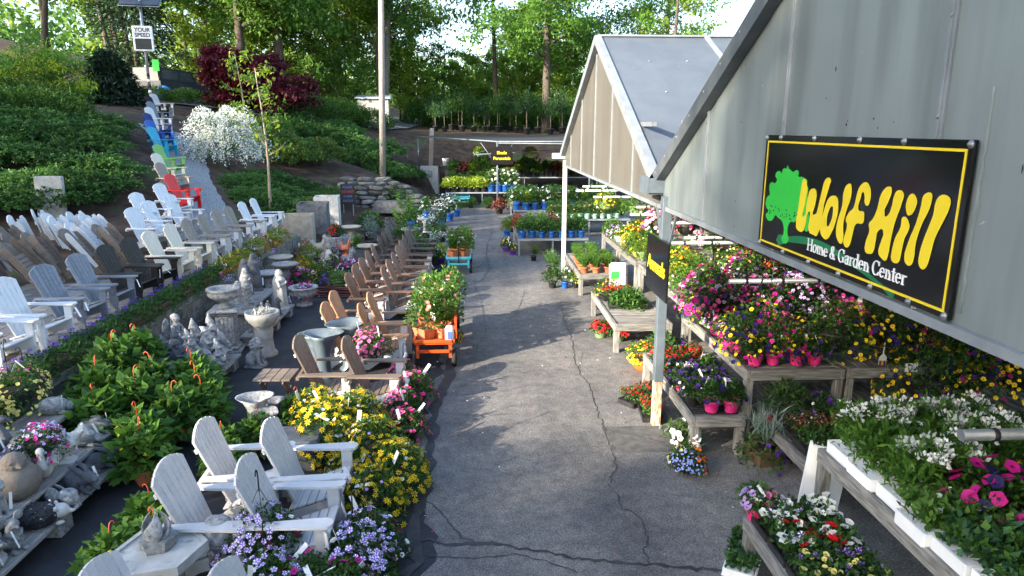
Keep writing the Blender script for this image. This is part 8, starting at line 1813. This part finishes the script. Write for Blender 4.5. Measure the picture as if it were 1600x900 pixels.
# parked pickup on the upper road
tk = thing('parked_truck', 'dark pickup truck with a cap parked on the upper road behind the bank', 'truck', (-17.6, 42.5, 5.05), R(78))
MB().prism([(-2.5, .45), (2.5, .45), (2.55, .95), (1.2, 1.05), (-2.5, 1.08)], lambda u, v, t: (u, t, v), -.92, .92).build('body', M['car_paint'], tk); MB().prism([(-2.45, 1.083), (1.15, 1.083), (.55, 1.75), (-2.3, 1.8)], lambda u, v, t: (u, t, v), -.80, .80).build('cab', M['car_paint'], tk)
for s in (-1, 1):
    MB().prism([(-2.2, 1.2), (-.75, 1.2), (-.75, 1.66), (-2.1, 1.7)], lambda u, v, t: (u, t, v), s * .80, s * .815).build('window', M['glass'], tk); MB().prism([(-.6, 1.2), (.8, 1.15), (.4, 1.64), (-.6, 1.66)], lambda u, v, t: (u, t, v), s * .80, s * .815).build('window', M['glass'], tk)
    for x in (-1.5, 1.6): MB().lathe([(.2, -.1), (.36, -.1), (.37, 0), (.36, .1), (.2, .1)], 18).build('wheel', M['rubber'], tk, loc=(x, s * .86, .37), rot=(R(90), 0, 0))
tb = MB().ell((0, 0, .2), (.45, .3, .38), 14, 8).build('blue_tarp', M['tarp_blue'], None, loc=(-17.0, 39.6, GZ(-17.0, 39.6) + .2)); tag(tb, 'blue covered heap in front of the dark truck', 'tarp')
gs_ = thing('marker_sign', 'small green sign paddle on a wooden stake near the truck', 'sign', (-17.4, 40.0, GZ(-17.4, 40))); MB().box((-.04, -.04, 0), (.04, .04, 1.6)).build('stake', M['bark_thin'], gs_); MB().cbox((-.18, -.07, 1.5), (.18, -.045, 2.1), .02).build('paddle', M['sign_green'], gs_)
# dry stone rock garden
rk = thing('rock_garden', 'dry stacked fieldstone ledge with a dark water basin below the utility pole', 'stone wall', (-4.0, 27.0, .1)); rr_ = random.Random(17)
def stone_mesh(seed):
    r = random.Random(seed); mb = MB().ell((0, 0, 0), (.5, .5, .5), 10, 6, smooth=False); mb.v = [tuple(math.copysign(abs(c) ** .62 * .66, c) * r.uniform(.86, 1.1) for c in v) for v in mb.v]; return mb.mesh('stone', M['field_stone'])
sms = [stone_mesh(i) for i in range(8)]
for lev in range(9):
    z = .12 + lev * .17; w0, w1 = -1.75 + lev * .02, 1.75 - lev * .10 - max(0, lev - 6) * .5; x = w0
    while x < w1:
        l = rr_.uniform(.35, .85); put('stone', sms[rr_.randrange(8)], rk, (x + l / 2, .25 + lev * .14 + rr_.uniform(-.1, .1) + .25 * math.sin(x * 1.4), z + rr_.uniform(-.02, .02)), (rr_.uniform(-.1, .1), rr_.uniform(-.1, .1), rr_.uniform(-.3, .3)), (l * 1.05, rr_.uniform(.4, .65), rr_.uniform(.15, .24))); x += l * .93
MB().prism([(-.3, .3), (1.2, .3), (1.0, .72), (-.1, .76)], lambda u, v, t: (u + .2, -t, v), -.1, .5).build('basin_slab', M['dark_concrete'], rk)
ps = panel_sign('notice_board', 'small black notice board lettered in blue and red before the stone ledge', (-4.87, 26.2, 1.17), R(8), .52, .74, [('PLEASE', 'sign_blue'), ('DO NOT', 'sign_red'), ('CLIMB', 'sign_blue'), ('ROCKS', 'sign_blue')], None, .115, 'notice board', .17, .002, 'black')
MB().box((-.2, .013, -1.15), (-.16, .03, -.2)).box((.16, .013, -1.15), (.2, .03, -.2)).build('leg', M['old_wood_z'], ps)
# concrete block and boards at the far end, shade frame
cb = thing('concrete_block', 'pale sloping concrete block at the far end of the path', 'concrete block', (-2.6, 39.2, 0)); MB().prism([(-.55, 1.5), (-.3, .0), (.45, .0), (.45, 1.5)], lambda u, v, t: (u, t, v), -.6, .6).build('block', M['pale_concrete'], cb); MB().cbox((-.12, -.68, .95), (.12, -.605, 1.3), .02).build('meter_box', M['galv'], cb)
bw = thing('board_fence', 'short weathered upright board fence right of the concrete block', 'fence', (-.9, 39.6, 0))
for k in range(9): MB().cbox((-.9 + k * .2, -.02, 0), (-.715 + k * .2, .02, 1.5 + .02 * (k % 3)), .004).build('board', M['old_wood_z'], bw)
bk = MB().lathe([(.16, 0), (.2, .38), (.21, .4), (.17, .4), (.14, .05)], 16).build('bucket', M['white_pot'], None, loc=(-1.75, 39.6, 1.52)); tag(bk, 'white bucket standing on the board fence by the concrete block', 'bucket')
bt = MB().box((-.3, -.25, 1.50), (.3, .25, 1.518)).build('bucket_shelf', M['old_wood'], None, loc=(-1.75, 39.6, 0)); tag(bt, 'weathered board under the white bucket', 'board')
lp = MB().cbox((-.12, -.12, 0), (.12, .12, 3.6), .02, 0, Matrix.Rotation(R(3), 4, 'Y')).build('timber_post', M['pole_wood'], None, loc=(-2.75, 40.9, 0)); tag(lp, 'square timber post leaning behind the concrete block', 'post')
rw = thing('timber_wall', 'long low timber retaining wall below the potted trees', 'retaining wall', (4.5, 42.4, 0))
for k in range(6): MB().cbox((-7.2, -.1 + k * .05, .0 + k * .24), (7.2, .1 + k * .05, .23 + k * .24), .01).build('timber', M['old_wood'], rw)
sf = thing('shade_frame', 'silver pipe shade frame with black cloth and the Shade Perennials sign', 'shade structure', (0, 0, 0)); pc_ = [(-3.3, 40.0, 3.13), (.95, 31.6, 3.0), (9.5, 31.6, 3.0), (9.5, 41.8, 3.13)]
MB().prism([(p[0], p[1]) for p in pc_], lambda u, v, t: (u, v, t + 3.0 + .13 * (v - 31.6) / 9), .035, .05).build('shade_cloth', M['shade_cloth'], sf)
for a, b in ((0, 1), (1, 2), (0, 3)): MB().tube([pc_[a], pc_[b]], .035, 8).build('pipe', M['post_paint'], sf)  # silver pipes and posts take the darker post paint to look shaded
MB().tube([(.95, 31.6, 2.93), (9.5, 31.2, 2.86)], .03, 8).build('pipe', M['post_paint'], sf); MB().tube([(-.1, 33.6, 2.35), (9.5, 30.5, 2.95)], .028, 8).build('pipe', M['post_paint'], sf)
for x, y, z0 in ((-3.3, 40.0, 1.55), (.95, 31.6, 0), (5.2, 31.6, 0), (9.5, 31.6, 0), (9.5, 41.8, 0)): MB().tube([(x, y, z0), (x, y, 3.0)], .045, 8).build('post', M['post_paint'], sf)
MB().tube([(-3.3, 40.0, 2.2), (-2.6, 38.6, 3.08)], .025, 6).build('brace', M['post_paint'], sf)
for s in (-1, 1): MB().tube([(.95, 31.6, 1.9), (.95 + s * .75, 31.6, 2.95)], .02, 6).build('brace', M['post_paint'], sf)
sp = panel_sign('hanging_sign', 'black Shade Perennials sign with yellow lettering on the shade frame post', (1.15, 31.48, 2.38), R(-4), .98, .80, [('Shade', 'sign_yellow'), ('Perennials', 'sign_yellow')], None, .19, 'sign', .25, .003)
for i, (x, y) in enumerate([(0.2, 35), (2.6, 33.5)]): plant('hangyel', x, y, 2.2, f'lime leaved basket hanging under the shade cloth, {["left", "right"][i]} one', GHB, 1.2)

r = np.random.default_rng(77); n = 420; P = np.stack([np.where(r.random(n) < .5, r.normal(-.75, .25, n), np.where(r.random(n) < .6, r.normal(2.2, .3, n), r.uniform(-.5, 2.4, n))), r.uniform(4, 20, n), np.full(n, .012)], -1)
D = r.normal(size=(n, 3)) * np.array([1, 1, .08]); o = put('leaf_litter', leaves_mesh('leaf_litter', [leaf_geo(r, P[:200], D[:200], .045 * r.uniform(.4, 1.2, 200), .02, .1), leaf_geo(r, P[200:330], D[200:330], .03 * r.uniform(.4, 1.2, 130), .02, .1), leaf_geo(r, P[330:], D[330:], .03 * r.uniform(.4, 1.2, 90), .018, .1)], [M['leaf_rust'], M['p_white'], M['p_magenta']]), kind='stuff'); o['label'] = 'scattered fallen leaves and petals on the asphalt'
